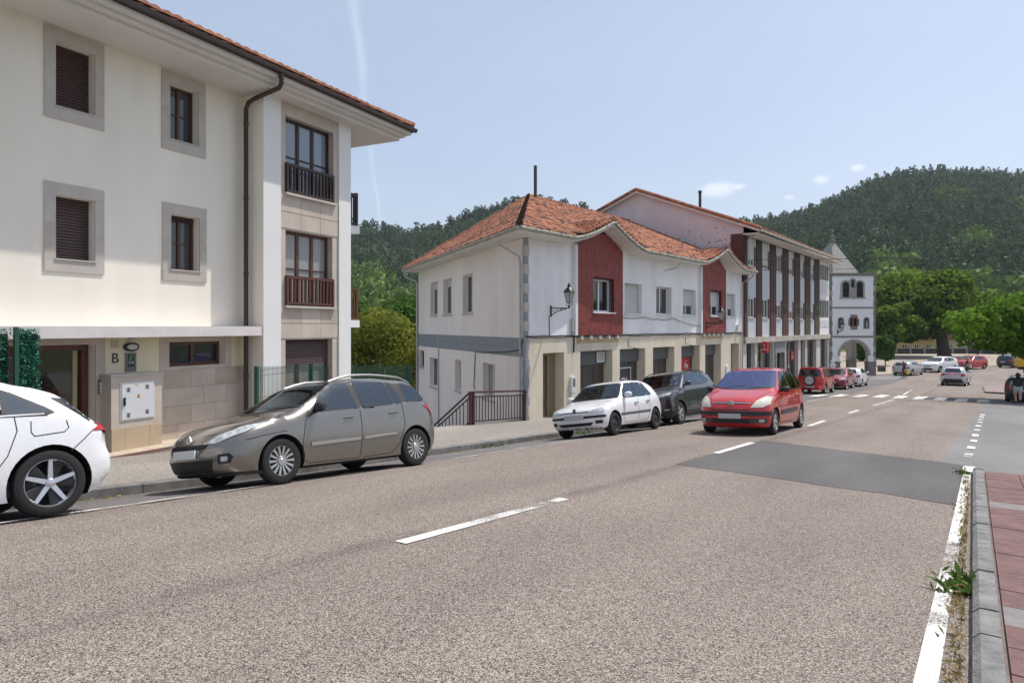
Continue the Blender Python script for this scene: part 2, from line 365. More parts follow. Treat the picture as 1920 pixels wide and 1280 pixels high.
RK = lambda a: -.075-.0345*(a-4)
road = sheet('road', lambda a: -8.0, lambda a: RK(a) if a < 12.8 else (-.95 if a < 46 else min(14, -.95+(a-46)*.35)), -14, 150, 1.2, 12, AGG)
sheet('parking_lane', KL, lambda a: -7.99, -14, 72, 1.2, 6, ASPH)
sheet('side_street', lambda a: -.97 if a < 46 else min(14, -.95+(a-46)*.35), lambda a: 26, 12.9, 150, 1.6, 10, ASPHL)
sheet('road_far', lambda a: -11.2+max(0, a-78)*.36, lambda a: -7.97, 72, 118, 1.5, 5, ASPHL)
sheet('plaza', lambda a: -70, lambda a: -11.22 if a < 78 else -11.22+(a-78)*.36, 73, 150, 3, 8, GRAVEL, dz=.05)
sheet('pavement', lambda a: -26 if a < 7.6 else (-13.2 if a < 44 else -13.0), lambda a: KL(a)-.15, -14, 73, .8, 6, PAVE, dz=.13)
sheet('bounce_sheet', lambda a: -34, lambda a: -13.25, 8.2, 44, 2.5, 8, PAVE, zf=lambda l, a: terr(l, a)+.06)  # pale sheet added over the garden ground to bounce light onto the side wall
# patch of newer asphalt
def quad_sheet(name, c, m, dz=.005, n=6):
    mb = MB(); P = lambda u, v: tuple(c[0][k]*(1-u)*(1-v)+c[1][k]*(1-u)*v+c[2][k]*u*v+c[3][k]*u*(1-v) for k in (0, 1))
    vs = []
    for i in range(n+1):
        for j in range(n+1):
            l, a = P(i/n, j/n); vs.append((l, a, gz(l, a)+dz))
    mb.add(vs, [(i*(n+1)+j, i*(n+1)+j+1, (i+1)*(n+1)+j+1, (i+1)*(n+1)+j) for i in range(n) for j in range(n)])
    o = link(name, mb.mesh(name, m, fix=False)); o['kind'] = 'structure'; return o
def ragged_patch():
    c = [(-4.35, 10.5), (-4.38, 15.4), (-.50, 13.8), (-.42, 9.6)]; pts = []
    for (x0, y0), (x1, y1) in zip(c, c[1:]+c[:1]):
        n = 40
        for k in range(n):
            t = k/n; x, y = x0+(x1-x0)*t, y0+(y1-y0)*t; q = mnoise.noise((x*1.3, y*1.3, 4))*.07+mnoise.noise((x*7, y*7, 9))*.028; d = math.hypot(x1-x0, y1-y0); pts.append((x+(y1-y0)/d*q, y-(x1-x0)/d*q))
    v, e, f, *_ = delaunay_2d_cdt([Vector(p) for p in pts]+[Vector((x, y)) for x in np.arange(-4.0, -.7, .5) for y in np.arange(10.8, 13.6, .5)], [(i, (i+1) % len(pts)) for i in range(len(pts))], [list(range(len(pts)))], 1, 1e-5)
    mb = MB(); mb.add([(p.x, p.y, gz(p.x, p.y)+.004) for p in v], [tuple(t) for t in f]); me = mb.mesh('asphalt_patch', ASPHD, fix=False); o = link('asphalt_patch', me); o['kind'] = 'structure'
ragged_patch()
def stripe(name, pts, w, m, dz=.008, step=.6):
    mb = MB(); P = []
    for (l0, a0), (l1, a1) in zip(pts, pts[1:]):
        n = max(1, int(math.hypot(l1-l0, a1-a0)/step))
        P += [(l0+(l1-l0)*i/n, a0+(a1-a0)*i/n) for i in range(n)]
    P.append(pts[-1]); vs = []
    for i, (l, a) in enumerate(P):
        q = P[min(i+1, len(P)-1)]; r = P[max(i-1, 0)]; t = Vector((q[0]-r[0], q[1]-r[1])).normalized(); nx, ny = t.y, -t.x
        for sgn in (-1, 1):
            L, A = l+nx*sgn*w/2, a+ny*sgn*w/2; vs.append((L, A, gz(L, A)+dz))
    mb.add(vs, [(2*i, 2*i+1, 2*i+3, 2*i+2) for i in range(len(P)-1)])
    o = link(name, mb.mesh(name, m, fix=False)); o['kind'] = 'structure'; return o
stripe('edge_line', [(-7.72, -6), (-7.8, 3), (-8.0, 7), (-8.02, 19), (-8.05, 42)], .09, PAINT)
stripe('edge_line', [(-.21, -2), (-.315, 3.5), (-.51, 12.55)], .10, PAINTW, dz=.009)
for a in (12.95,):
    stripe('edge_line', [(-.5, a), (-.52, a+.75)], .17, PAINTW, dz=.009)
for i in range(10): stripe('edge_line', [(-.6-.018*i, 15.2+1.7*i), (-.61-.018*i, 15.9+1.7*i)], .14, PAINT)
for l0, a0, l1, a1 in ((-4.11, 4.07, -4.16, 6.75), (-4.34, 12.35, -4.38, 14.7), (-4.5, 20.2, -4.56, 22.6), (-4.66, 27.2, -4.72, 29.6), (-4.1, -3.6, -4.1, -1.2)):
    stripe('centre_dash', [(l0, a0), (l1, a1)], .13, PAINTW if a0 > 10 else PAINT)
stripe('centre_line', [(-4.85, 34), (-5.05, 42.6)], .12, PAINT); stripe('centre_line', [(-5.25, 48.5), (-5.5, 56)], .12, PAINT)
for k in range(9):
    l = -9.1+k*1.0; a = 43.6+min(2.2, max(0, (l+9.1)*.75))
    quad_sheet('crossing_stripe', [(l-.27, a-1.6), (l-.27, a+1.6), (l+.27, a+1.6), (l+.27, a-1.6)], PAINTW, .009, 2)
quad_sheet('paved_island', [(-1.25, 55.5), (-1.6, 66), (1.0, 67), (1.0, 55)], mat('pink_paving', (.27, .20, .19), .9, .2, 2), .10, 4)
quad_sheet('crossing_patch', [(-3.05, 44.4), (-3.05, 47.2), (-2.4, 47.2), (-2.4, 44.4)], ASPHD, .005, 2)

# kerbs: each stone a piece of the pavement
def kerb_run(parent_name, lf, a0, a1, ln, w, h, m, label=None):
    root = bpy.data.objects.get(parent_name); a = a0; k = 0
    while a < a1:
        L = ln*random.uniform(.96, 1.04); e = min(a+L-.012, a1); mb = MB(); l0, l1 = lf(a), lf(e)
        zz = [gz(l0, a), gz(l1, e)]; b = .02; j = random.uniform(-.006, .006)
        sec = lambda l, z, a_: [(l+w/2, a_, z-.12), (l+w/2, a_, z+h-b+j), (l+w/2-b, a_, z+h+j), (l-w/2, a_, z+h+j), (l-w/2, a_, z-.12)]
        mb.prism(sec(l0, zz[0], a), sec(l1, zz[1], e)); part('kerb_stone', mb, m, root); a += L; k += 1
kerb_run('pavement', lambda a: KL(a)-.07, -4, 72, 1.0, .16, .145, KERB)
# right-hand pavement: red tiles behind grey kerb stones
rp = sheet('pavement_right', lambda a: RK(a)-.05, lambda a: RK(a)+4.2, -3, 12.75, .8, 3, mat('tile_mortar', (.20, .16, .145), .95, .3, 8), dz=.075)
REDT = mat('red_tile', (.225, .128, .12), .95, .3, 6, .8, 60, col2=(.135, .078, .074)); GREYT = mat('grey_tile', (.22, .205, .195), .9, .2, 7, .3, 120)
def kerb_right():
    a = -2.0
    while a < 12.6:
        L = .5*random.uniform(.97, 1.03); e = min(a+L-.012, 12.7); mb = MB(); l0, l1 = RK(a), RK(e); j = random.uniform(-.008, .006); w = .13; b = .035; h = .115
        z0, z1 = gz(l0, a), gz(l1, e)
        sec = lambda l, z, y: [(l-w/2, y, z-.1), (l-w/2, y, z+h-b+j), (l-w/2+b, y, z+h+j), (l+w/2, y, z+h+j), (l+w/2, y, z-.1)]
        mb.prism(sec(l0, z0, a), sec(l1, z1, e)); part('kerb_stone', mb, KERBG, rp, smooth=30); a += L
    tw = .4
    for i in range(36):
        for j in range(4):
            a = -1.6+i*tw; l = RK(a)+.16+j*tw
            if a+tw > 12.75: continue
            mb = MB(); jz = random.uniform(-.002, .003); P = [(RK(y)+.085+j*tw+dx, y) for dx, y in ((.004, a+.004), (tw-.004, a+.004), (tw-.004, a+tw-.004), (.004, a+tw-.004))]
            mb.prism([(x, y, gz(x, y)+.06) for x, y in P], [(x, y, gz(x, y)+.098+jz) for x, y in P])
            part('paving_tile', mb, GREYT if (i % 11 == 5 or j == 3) else REDT, rp)
kerb_right()

# ------------------------------------------------------------------ shared building materials
CREAM = mat('cream_plaster', (.87, .81, .71), .9, .08, .7, .15, 200, stretch=(1, 1, .25))
WHITEP = mat('white_plaster', (.79, .78, .765), .9, .05, .8, .15, 200)
YELLP = mat('pale_yellow_plaster', (.78, .70, .50), .9, .06, .9)
STONE = mat('sand_stone', (.55, .47, .40), .7, .12, 2.2, .1, 150)
STONE2 = mat('sand_stone_dark', (.50, .42, .345), .7, .14, 1.7, .1, 150)
STONEG = mat('grey_lime_stone', (.52, .475, .43), .8, .10, 2.5, .12, 120)
STONEG2 = mat('grey_lime_stone_warm', (.50, .445, .395), .8, .12, 3, .12, 120)
SOFF = mat('soffit_paint', (.66, .62, .58), .9, .05, 1.0)
BROWN = mat('brown_wood', (.105, .038, .022), .45, .25, 12, stretch=(1, 1, .1))
DBROWN = mat('dark_brown_wood', (.04, .02, .015), .5, .25, 12)
GUTTER = mat('brown_metal', (.045, .026, .022), .4)
SHUT = mat('brown_shutter', (.07, .037, .034), .5)
GLASS = mat_glass('window_glass')
CURT = mat('curtained_glass', (.30, .30, .29), .08, .25, 5, spec=.7, stretch=(14, 14, .5))
TILE = mat('clay_tile', (.50, .195, .10), .85, .5, 2.6, .3, 60, col2=(.17, .062, .038))
TILEN = mat('clay_tile_new', (.45, .20, .115), .85, .3, 4, .3, 60, col2=(.28, .115, .065))
MORT = mat('roof_underlay', (.09, .05, .04), .95)
VENTD = mat('meter_dark', (.15, .16, .17), .3)
BLACK = mat('black_metal', (.012, .012, .013), .4)
WHITEF = mat('white_frame', (.74, .74, .73), .4)
PIPEG = mat('pale_pipe', (.50, .48, .45), .6, .2, 6)

def barrel_tiles(root, zf, u0, u1, v0, v1, F, m, cw=.23, rl=.38, inside=None, singles=0, under=None, jit=.012, dz=.03):
    """clay barrel tiles on a height field z=zf(s,p); rows run up the slope (decreasing p). The lowest become single parts."""
    nu = max(1, int((u1-u0)/cw)); nv = int((v1-v0)/rl)+1; allv = []; allf = []; cnt = 0; proto = []
    DKT = MATS.get('clay_tile_dark') or mat('clay_tile_dark', (.16, .075, .05), .9, .5, 6, col2=(.06, .04, .03)); BRT = MATS.get('clay_tile_bright') or mat('clay_tile_bright', (.52, .23, .12), .85, .3, 6)
    tone = (lambda: random.choices((0, 1, 2), (70, 19, 11))[0]) if m is TILE else (lambda: random.choices((0, 1, 2), (82, 4, 14))[0])
    rest = MB(); ang = [0, .25*math.pi, .5*math.pi, .75*math.pi, math.pi]
    for j in range(nv):
        for i in range(nu):
            s = u0+(i+.5)*cw; va = v1-j*rl; vb = max(v0, va-rl-.05)
            if va <= v0+.05: continue
            if inside and not inside(s, (va+vb)/2): continue
            js, jz = random.uniform(-jit, jit), random.uniform(0, jit)
            vs = []
            for p, up, rr in ((va, .035, cw*.52), (vb, .0, cw*.40)):
                z = zf(s, p)+up+jz+dz
                vs += [F(s+js-rr*math.cos(t), p, z+rr*.62*math.sin(t)) for t in ang]
            fs = [(k, k+1, k+6, k+5) for k in range(4)]+[(0, 1, 2, 3, 4)]
            if cnt < singles:
                mb = MB(); mb.add(vs, fs); part('roof_tile', mb, (m, DKT, BRT)[tone()], root, smooth=50); cnt += 1
            else: rest.add(vs, fs, tone())
    if rest.v:
        o = part('roof_tiles', rest, [m, DKT, BRT], root, smooth=50); o['kind'] = 'stuff'

# ------------------------------------------------------------------ cream apartment building (left)
def building_a():
    F = Fr((-13.55, 4.81), (-.163, .987)); A = thing('apartment_building', 'cream apartment building with brown windows, stone surrounds and wide eaves', 'building', F(0, 0, -.6))
    zb, zt = -.75, 7.02
    mb = MB()
    ops = [(.19, .89, 5.61, 6.76), (.19, .89, 2.92, 4.05), (2.44, 3.13, 5.58, 6.75), (2.46, 3.15, 2.90, 4.05), (-.95, .90, zb+.15, 1.40), (2.42, 3.80, .90, 1.41)]
    wall(mb, F, -6, 4.33, zb, zt, ops, .25)
    mb.quad(F(-6, 0, zb), F(-6, -10, zb), F(-6, -10, zt), F(-6, 0, zt)); mb.quad(F(-6, -10, zb), F(7.33, -10, zb), F(7.33, -10, zt), F(-6, -10, zt))
    mb.quad(F(4.33, 0, zb-1), F(4.33, .64, zb-1), F(4.33, .64, zt), F(4.33, 0, zt))
    mb.quad(F(7.33, .64, zb-2), F(7.33, -10, zb-2), F(7.33, -10, zt), F(7.33, .64, zt))
    part('wall', mb, CREAM, A)
    # projecting bay: white piers, recessed stone centre
    mb = MB(); mb.quad(F(4.33, .641, zb-1), F(4.86, .641, zb-1), F(4.86, .641, zt), F(4.33, .641, zt)); mb.quad(F(6.87, .641, zb-1), F(7.33, .641, zb-1), F(7.33, .641, zt), F(6.87, .641, zt))
    mb.quad(F(4.86, .641, zb-1), F(4.86, .60, zb-1), F(4.86, .60, zt), F(4.86, .641, zt)); mb.quad(F(6.87, .641, zb-1), F(6.87, .60, zb-1), F(6.87, .60, zt), F(6.87, .641, zt))
    part('bay_pier', mb, WHITEP, A)
    bops = [(5.04, 6.70, 4.86, 6.71), (5.04, 6.66, 2.20, 4.02), (5.04, 6.66, -.62, 1.42)]
    mb = MB(); wall(mb, F, 4.86, 6.87, zb-1, zt, bops, .22, p=.60); part('bay_cladding', mb, STONE, A)
    for z0, z1 in ((4.05, 4.43), (4.44, 4.84), (1.45, 1.80), (1.81, 2.18)):      # stone slabs between the floors
        for k in range(3):
            a = 4.875+k*.665; m = MB(); m.box(F, a, a+.655, .60, .612+random.uniform(0, .004), z0+.005, z1-.005); part('stone_slab', m, random.choice((STONE, STONE, STONE2)), A)
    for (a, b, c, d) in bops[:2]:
        window(F, A, a, b, c+.03, d, .40, DBROWN if c > 4 else BROWN, mat('painted_sky_glass', (.20, .25, .31), .03, spec=1.0) if c > 4 else CURT, cols=3, rows=2, fw=.07, sill=STONEG, sillp=.70)  # top panes: sky reflection put into the glass base colour
    window(F, A, 5.04, 6.66, -.60, 1.42, .40, BROWN, CURT, cols=3, rows=1, fw=.08, shutter=.30, shm=SHUT)
    # balustrades, each bar its own piece
    for zr, m in ((4.88, DBROWN), (2.23, BROWN)):
        mb = MB(); mb.box(F, 5.02, 6.66, .60, .67, zr+.64, zr+.71); mb.box(F, 5.02, 6.66, .605, .665, zr+.03, zr+.085); mb.box(F, 5.02, 5.09, .60, .67, zr, zr+.64); mb.box(F, 6.59, 6.66, .60, .67, zr, zr+.64)
        bal = part('balustrade', mb, m, A)
        me = None
        for k in range(12):
            s = 5.17+k*.124
            m1 = MB(); m1.box(F, s-.022, s+.022, .612, .656, zr+.085, zr+.64); part('baluster', m1, m, bal)
    # plain windows with stone surrounds
    def surround(s0, s1, z0, z1, o):
        mb = MB(); e = .028
        mb.box(F, s0, s1, 0, e, o[3]+.002, z1); sr = part('stone_surround', mb, STONEG, A)
        for q in ((s0, s1, z0, o[2]-.002), (s0, o[0], o[2], o[2]+(o[3]-o[2])*.55), (s0, o[0], o[2]+(o[3]-o[2])*.55+.003, o[3]), (o[1], s1, o[2], o[2]+(o[3]-o[2])*.4), (o[1], s1, o[2]+(o[3]-o[2])*.4+.003, o[3])): m3 = MB(); m3.box(F, q[0], q[1], 0, e-random.uniform(0, .004), q[2], q[3]); part('stone_slab', m3, random.choice((STONEG, STONEG, STONEG2)), sr)
        m2 = MB(); m2.box(F, o[0]-.02, o[1]+.02, -.2, .05, o[2]-.012, o[2]+.012); part('sill', m2, STONEG, sr)
    for i, o in enumerate(ops[:4]):
        surround(o[0]-.19, o[1]+.17, o[2]-.22, o[3]+.22, o)
        if i < 2: window(F, A, o[0], o[1], o[2]+.012, o[3], -.22, BROWN, GLASS, cols=1, fw=.05, shutter=.97 if i else .94, shm=SHUT)
        else: window(F, A, o[0], o[1], o[2]+.012, o[3], -.22, BROWN, mat_glass('grey_glass', (.05, .055, .06)), cols=2, rows=2, fw=.05, shutter=.0 if i == 2 else .1, shm=SHUT)
    mb = MB(); mb.box(F, 2.20, 2.42, 0, .02, .83, 1.51); mb.box(F, 3.80, 3.98, 0, .02, .83, 1.51); mb.box(F, 2.42, 3.80, 0, .018, 1.41, 1.51); mb.box(F, 2.42, 3.80, 0, .018, .83, .90); part('stone_surround', mb, STONE, A)
    window(F, A, 2.42, 3.80, .90, 1.41, -.2, BROWN, GLASS, cols=2, fw=.07)
    # entrance
    mb = MB(); mb.box(F, .90, 1.08, 0, .025, zb, 1.52); mb.box(F, -1.2, .90, 0, .024, 1.40, 1.52); part('stone_surround', mb, STONE, A)
    dr = MB(); q = -.22
    dr.box(F, .76, .88, q-.06, q+.04, zb+.15, 1.40); dr.box(F, -.95, .76, q-.06, q+.04, 1.30, 1.40); dr.box(F, -.25, -.08, q-.06, q+.04, zb+.15, 1.30); dr.box(F, -.08, .76, q-.06, q+.04, zb+.15, zb+.35); dr.box(F, -.95, -.25, q-.05, q+.02, zb+.15, 1.30)
    d = part('door', dr, BROWN, A); g = MB(); g.box(F, -.08, .76, q-.02, q-.008, zb+.35, 1.30); part('pane', g, mat_glass('door_glass', (.03, .02, .014), .03, 1.0), d)
    g = MB(); g.box(F, .62, .70, q-.006, q+.004, zb+.36, 1.29); part('curtain_strip', g, mat('beige_curtain', (.40, .33, .20), .8), d)
    # stone cladding slabs on the ground floor
    rows = [(-.72, -.30), (-.30, .08), (.08, .46), (.46, .83)]
    for r, (z0, z1) in enumerate(rows):
        s = 2.0-(.3 if r % 2 else 0)
        while s < 4.33:
            e = min(s+.62, 4.33)
            if e > 2.0: m = MB(); m.box(F, max(s, 2.0)+.003, e-.003, 0, .022+random.uniform(0, .004), z0+.003, z1-.003); part('stone_slab', m, random.choice((STONE, STONE, STONE2)), A)
            s += .62
    m = MB(); m.box(F, 1.08, 2.2, 0, .012, .83, 1.52); part('wall_panel', m, YELLP, A)
    m = MB(); m.box(F, 3.98, 4.33, 0, .012, .83, 1.52); part('wall_panel', m, YELLP, A)
    # canopy slab
    m = MB(); m.box(F, -6, 4.27, -.02, .65, 1.53, 1.735); part('canopy', m, mat('canopy_paint', (.70, .64, .62), .85, .1, 2.5), A)
    # meter cupboard
    m = MB(); m.box(F, .98, 2.01, .02, .35, -.62, .80); cb = part('meter_housing', m, STONE, A)
    m = MB(); m.box(F, .96, 2.02, .02, .365, .80, .84); part('cap', m, STONEG, cb)
    for a, b in ((.985, 1.24), (1.245, 1.74), (1.745, 2.005)): m = MB(); m.box(F, a, b, .35, .358, -.60, -.17); part('stone_slab', m, mat('ochre_stone', (.52, .40, .27), .7, .14, 2), cb)
    m = MB(); m.box(F, 1.15, 1.84, .35, .362, -.04, .68); m.box(F, 1.175, 1.815, .362, .374, -.015, .655); cd_ = part('cabinet_door', m, mat('white_steel', (.66, .67, .68), .35), cb)
    VENT = mat('vent_dark', (.06, .06, .065), .6)
    for s, z in ((1.30, .54), (1.68, .57), (1.30, .06), (1.68, .09)):
        m = MB()
        for k in range(4): m.box(F, s-.035, s+.035, .374, .378, z-.035+k*.022, z-.025+k*.022)
        m.box(F, s-.004, s+.004, .374, .377, z-.035, z+.042)
    # (each vent is its own piece)
        part('vent', m, VENT, cd_)
    m = MB(); m.box(F, 1.20, 1.235, .374, .395, .25, .40); part('handle', m, BLACK, cd_)
    m = MB(); m.prism([F(1.46, .374, .38), F(1.54, .374, .38), F(1.50, .374, .46)], [F(1.46, .378, .38), F(1.54, .378, .38), F(1.50, .378, .46)]); part('warning_triangle', m, mat('warning_orange', (.62, .27, .06), .5), cd_)
    m = MB(); m.box(F, 1.495, 1.505, .3785, .38, .39, .435); part('warning_mark', m, BLACK, cd_)
    m = MB(); m.box(F, 1.43, 1.50, .374, .377, .612, .635); part('sticker', m, mat('yellow_sticker', (.65, .5, .1), .5), cd_)
    m = MB(); m.box(F, .93, 1.05, .025, .06, .48, .74); ip = part('intercom', m, mat('steel_grey', (.25, .24, .23), .4, metal=.6), A)
    for k in range(3): m = MB(); m.box(F, .95, 1.03, .06, .065, .50+k*.07, .55+k*.07); part('button', m, WHITEF, ip)
    m = MB(); m.box(F, .94, 1.06, .025, .04, -.42, -.22); part('floor_vent', m, VENT, A)
    m = MB(); m.box(F, 1.20, 1.34, .012, .03, 1.33, 1.46); part('air_vent', m, mat('beige_vent', (.5, .42, .33), .7), A)
    text_on(F, 'B', 1.27, .02, 1.12, .27, BLACK, A, name='letter')
    # oval bulkhead lamp and information plaque
    m = MB(); c = F(1.58, .06, 1.335)
    dx = Vector((F.d.x, F.d.y, 0)); nn = Vector((F.n.x, F.n.y, 0))
    def ring(rx, rz, p): return [tuple(Vector(F(1.58, p, 1.335))+dx*rx*math.cos(t)+Vector((0, 0, rz*math.sin(t)))) for t in [2*math.pi*k/20 for k in range(20)]]
    r0, r1, r2 = ring(.15, .085, .012), ring(.15, .085, .075), ring(.11, .055, .085)
    m.add(r0+r1+r2, [(k, (k+1) % 20, 20+(k+1) % 20, 20+k) for k in range(20)]+[(20+k, 20+(k+1) % 20, 40+(k+1) % 20, 40+k) for k in range(20)]); lm = part('bulkhead_lamp', m, BLACK, A, smooth=40)
    m = MB(); r3 = ring(.11, .055, .084); r4 = ring(.06, .03, .11); m.add(r3+r4, [(k, (k+1) % 20, 20+(k+1) % 20, 20+k) for k in range(20)]+[tuple(range(20, 40))]); part('lamp_glass', m, mat('opal_glass', (.55, .56, .55), .2), lm, smooth=60)
    m = MB(); m.tube([F(1.56, .03, 1.42), F(1.56, .05, 1.48), F(1.60, .03, 1.50), F(1.60, .02, 1.53)], .012, 6); part('lamp_cable', m, WHITEF, lm)
    m = MB(); m.box(F, 1.47, 1.69, .012, .035, .86, 1.22); pl = part('plaque', m, mat('plaque_grey', (.17, .16, .17), .4), A)
    m = MB(); m.box(F, 1.515, 1.645, .035, .039, .95, 1.19); pn = part('plaque_panel', m, mat('plaque_dark', (.015, .03, .02), .3), pl)
    m = MB(); m.prism([F(1.53, .039, 1.08), F(1.58, .039, 1.07), F(1.62, .039, 1.18), F(1.56, .039, 1.17)], [F(1.53, .042, 1.08), F(1.58, .042, 1.07), F(1.62, .042, 1.18), F(1.56, .042, 1.17)]); part('leaf_emblem', m, mat('emblem_green', (.08, .25, .05), .5), pn)
    text_on(F, 'CA', 1.58, .041, 1.03, .075, WHITEF, pn)
    # eaves: soffit, stepped cornice, gutter, downpipe
    def eave_ring(mb, p0, p1, z0, z1, sr):
        mb.box(F, -6, 7.33+sr, p0, p1, z0, z1); 
    m = MB(); m.box(F, -6.5, 9.0, -11, 1.0, 7.02, 7.12); part('soffit', m, SOFF, A)
    m = MB(); m.box(F, -6.5, 9.12, -11, 1.12, 7.121, 7.20); m.box(F, -6.5, 9.24, -11, 1.24, 7.201, 7.30); part('cornice', m, SOFF, A)
    def gut(pts):
        m = MB(); prof = [(0, .10), (.02, .03), (.07, 0), (.12, .03), (.135, .105), (.12, .105), (.07, .03)]
        m.add([F(s, p+(x if ax == 'p' else 0), 7.285+z) if ax == 'p' else F(s+x, p, 7.285+z) for (s, p, ax) in pts for x, z in prof], [(k, (k+1) % 7, 7+(k+1) % 7, 7+k) for k in range(7)]+[tuple(range(7)), tuple(range(7, 14))]); return m
    part('gutter', gut([(-6.5, 1.24, 'p'), (9.37, 1.24, 'p')]), GUTTER, A)
    part('gutter', gut([(9.24, 1.24, 's'), (9.24, -11, 's')]), GUTTER, A)
    m = MB(); m.tube([F(4.22, 1.30, 7.29), F(4.22, 1.30, 7.08), F(4.21, 1.24, 6.99), F(4.2, .50, 6.86), F(4.19, .33, 6.80), F(4.18, .26, 6.66), F(4.18, .26, 1.75)], .052, 10); m.tube([F(4.18, .26, 1.52), F(4.18, .26, -.7)], .052, 10); dp = part('downpipe', m, GUTTER, A, smooth=60)
    for z in (6.3, 4.6, 2.9, .6): m = MB(); m.tube([F(4.18, .26, z), F(4.18, .26, z+.06)], .062, 10); part('bracket', m, GUTTER, dp)
    # hipped tiled roof
    zr = lambda s, p: 7.40+.46*min(1.3-p, p+11.3, 9.3-s, 6.4)
    mb = MB(); e = [(-6.5, 1.3), (9.3, 1.3), (9.3, -11.3), (-6.5, -11.3)]; rd = [(3.0, -5), (-6.5, -5)]
    P = lambda s, p, dz=0: F(s, p, 7.40+.46*min(1.3-p, p+11.3, 9.3-s)+dz)
    mb.poly([P(*e[0]), P(*e[1]), P(*rd[0]), P(*rd[1])]); mb.poly([P(*e[1]), P(*e[2]), P(*rd[0])]); mb.poly([P(*e[2]), P(*e[3]), P(*rd[1]), P(*rd[0])])
    rf = part('roof', mb, MORT, A)
    barrel_tiles(rf, zr, -4.0, 9.3, -5, 1.34, F, TILEN, singles=58, inside=lambda s, p: (9.3-s) > (1.3-p)-.1)
    hp = MB(); hp.tube([F(9.3, 1.3, 7.47), F(3.0, -5, 10.36)], .11, 8); part('hip_tiles', hp, TILEN, rf)
    # side balconies seen past the corner
    for zr_, m in ((4.52, DBROWN), (1.93, BROWN)):
        mb = MB(); mb.box(F, 7.331, 8.08, -1.6, .32, zr_-.22, zr_-.02); b = part('balcony_slab', mb, WHITEP, A)
        mb = MB(); mb.box(F, 7.97, 8.04, -1.6, .29, zr_+.80, zr_+.87); mb.box(F, 7.97, 8.04, -1.6, .29, zr_, zr_+.06); mb.box(F, 7.34, 7.97, .22, .29, zr_+.80, zr_+.87); mb.box(F, 7.34, 7.97, .22, .29, zr_, zr_+.06); mb.box(F, 7.97, 8.05, .21, .295, zr_+.06, zr_+.90); bal = part('balustrade', mb, m, b)
        for k in range(5): m1 = MB(); m1.box(F, 7.42+k*.12, 7.465+k*.12, .23, .275, zr_+.06, zr_+.80); part('baluster', m1, m, bal)
        for k in range(12): m1 = MB(); m1.box(F, 7.985, 8.03, .03-k*.13, .075-k*.13, zr_+.06, zr_+.80); part('baluster', m1, m, bal)
    # doorstep strip of pale tiles with a red-brown edge
    for k in range(14):
        s = -2.2+k*.47
        m = MB(); m.box(F, s+.004, s+.466, .0, .72, -1.0, -.585); part('step_tile', m, mat('step_tile', (.50, .42, .33), .7, .12, 3), A)
    m = MB(); m.box(F, -2.2, 4.38, .72, .735, -.625, -.60); part('step_edge', m, mat('red_edge', (.22, .09, .06), .7, .2, 5), A)
building_a()

# ------------------------------------------------------------------ wall lantern on a scrolled iron bracket
def wall_lantern(F, s, z, label, reach=.78, sc=1.0, p0=0.0):
    L = thing('wall_lantern', label, 'street lamp', F(s, p0, z), group='iron lanterns on the house walls'); Z = lambda dz: z+dz*sc; P = lambda dp: p0+dp*sc
    m = MB(); m.box(F, s-.04*sc, s+.04*sc, P(0), P(.025), Z(-.22), Z(.16)); m.tube([F(s, P(.02), Z(.08)), F(s, P(reach), Z(.06))], .018*sc, 6)
    m.tube([F(s, P(.02), Z(-.18)), F(s, P(.25), Z(-.06)), F(s, P(.5), Z(.03)), F(s, P(reach*.9), Z(.055))], .014*sc, 6)
    for k in range(4):      # scrolls
        cx = .14+k*.15; cz = -.03+k*.022; r = .055-k*.008
        m.tube([F(s, P(cx+r*math.cos(t)), Z(cz+r*math.sin(t))) for t in [i*math.pi*2/10 for i in range(11)]], .009*sc, 5)
    part('bracket', m, BLACK, L)
    c = reach-.03; b0, b1, h0, h1 = .085, .17, .24, .60
    m = MB(); m.tube([F(s, P(c), Z(.05)), F(s, P(c), Z(.16))], .03*sc, 8)
    for k in range(4):
        t = math.pi/4+k*math.pi/2; dx, dy = math.cos(t), math.sin(t)
        m.tube([F(s+dx*b0*1.3*sc, P(c+dy*b0*1.3), Z(.17)), F(s+dx*b0*sc, P(c+dy*b0), Z(h0)), F(s+dx*b1*sc, P(c+dy*b1), Z(h1))], .010*sc, 5)
        t2 = t+math.pi/2
        for r, h in ((b0, h0), (b1, h1)): m.tube([F(s+math.cos(t)*r*sc, P(c+math.sin(t)*r), Z(h)), F(s+math.cos(t2)*r*sc, P(c+math.sin(t2)*r), Z(h))], .012*sc, 5)
        m.tube([F(s+dx*b0*1.3*sc, P(c+dy*b0*1.3), Z(.17)), F(s, P(c), Z(.13))], .010*sc, 5)
    part('lantern_frame', m, BLACK, L)
    m = MB(); lo = [F(s+math.cos(t)*b0*.96*sc, P(c+math.sin(t)*b0*.96), Z(h0)) for t in [math.pi/4+k*math.pi/2 for k in range(4)]]; hi = [F(s+math.cos(t)*b1*.96*sc, P(c+math.sin(t)*b1*.96), Z(h1)) for t in [math.pi/4+k*math.pi/2 for k in range(4)]]
    for k in range(4):
        g = MB(); g.quad(lo[k], lo[(k+1) % 4], hi[(k+1) % 4], hi[k]); part('lantern_pane', g, mat('lantern_glass', (.42, .43, .42), .15, .1, 9), L)
    m = MB(); m.lathe([(.20*sc, Z(h1)), (.19*sc, Z(h1+.02)), (.10*sc, Z(h1+.13)), (.055*sc, Z(h1+.17)), (.06*sc, Z(h1+.24)), (.035*sc, Z(h1+.26)), (.03*sc, Z(h1+.30)), (.002, Z(h1+.32))], lambda x, y, h: F(s+x, P(c)+y, h), 12); part('lantern_cap', m, BLACK, L, smooth=40)
    return L

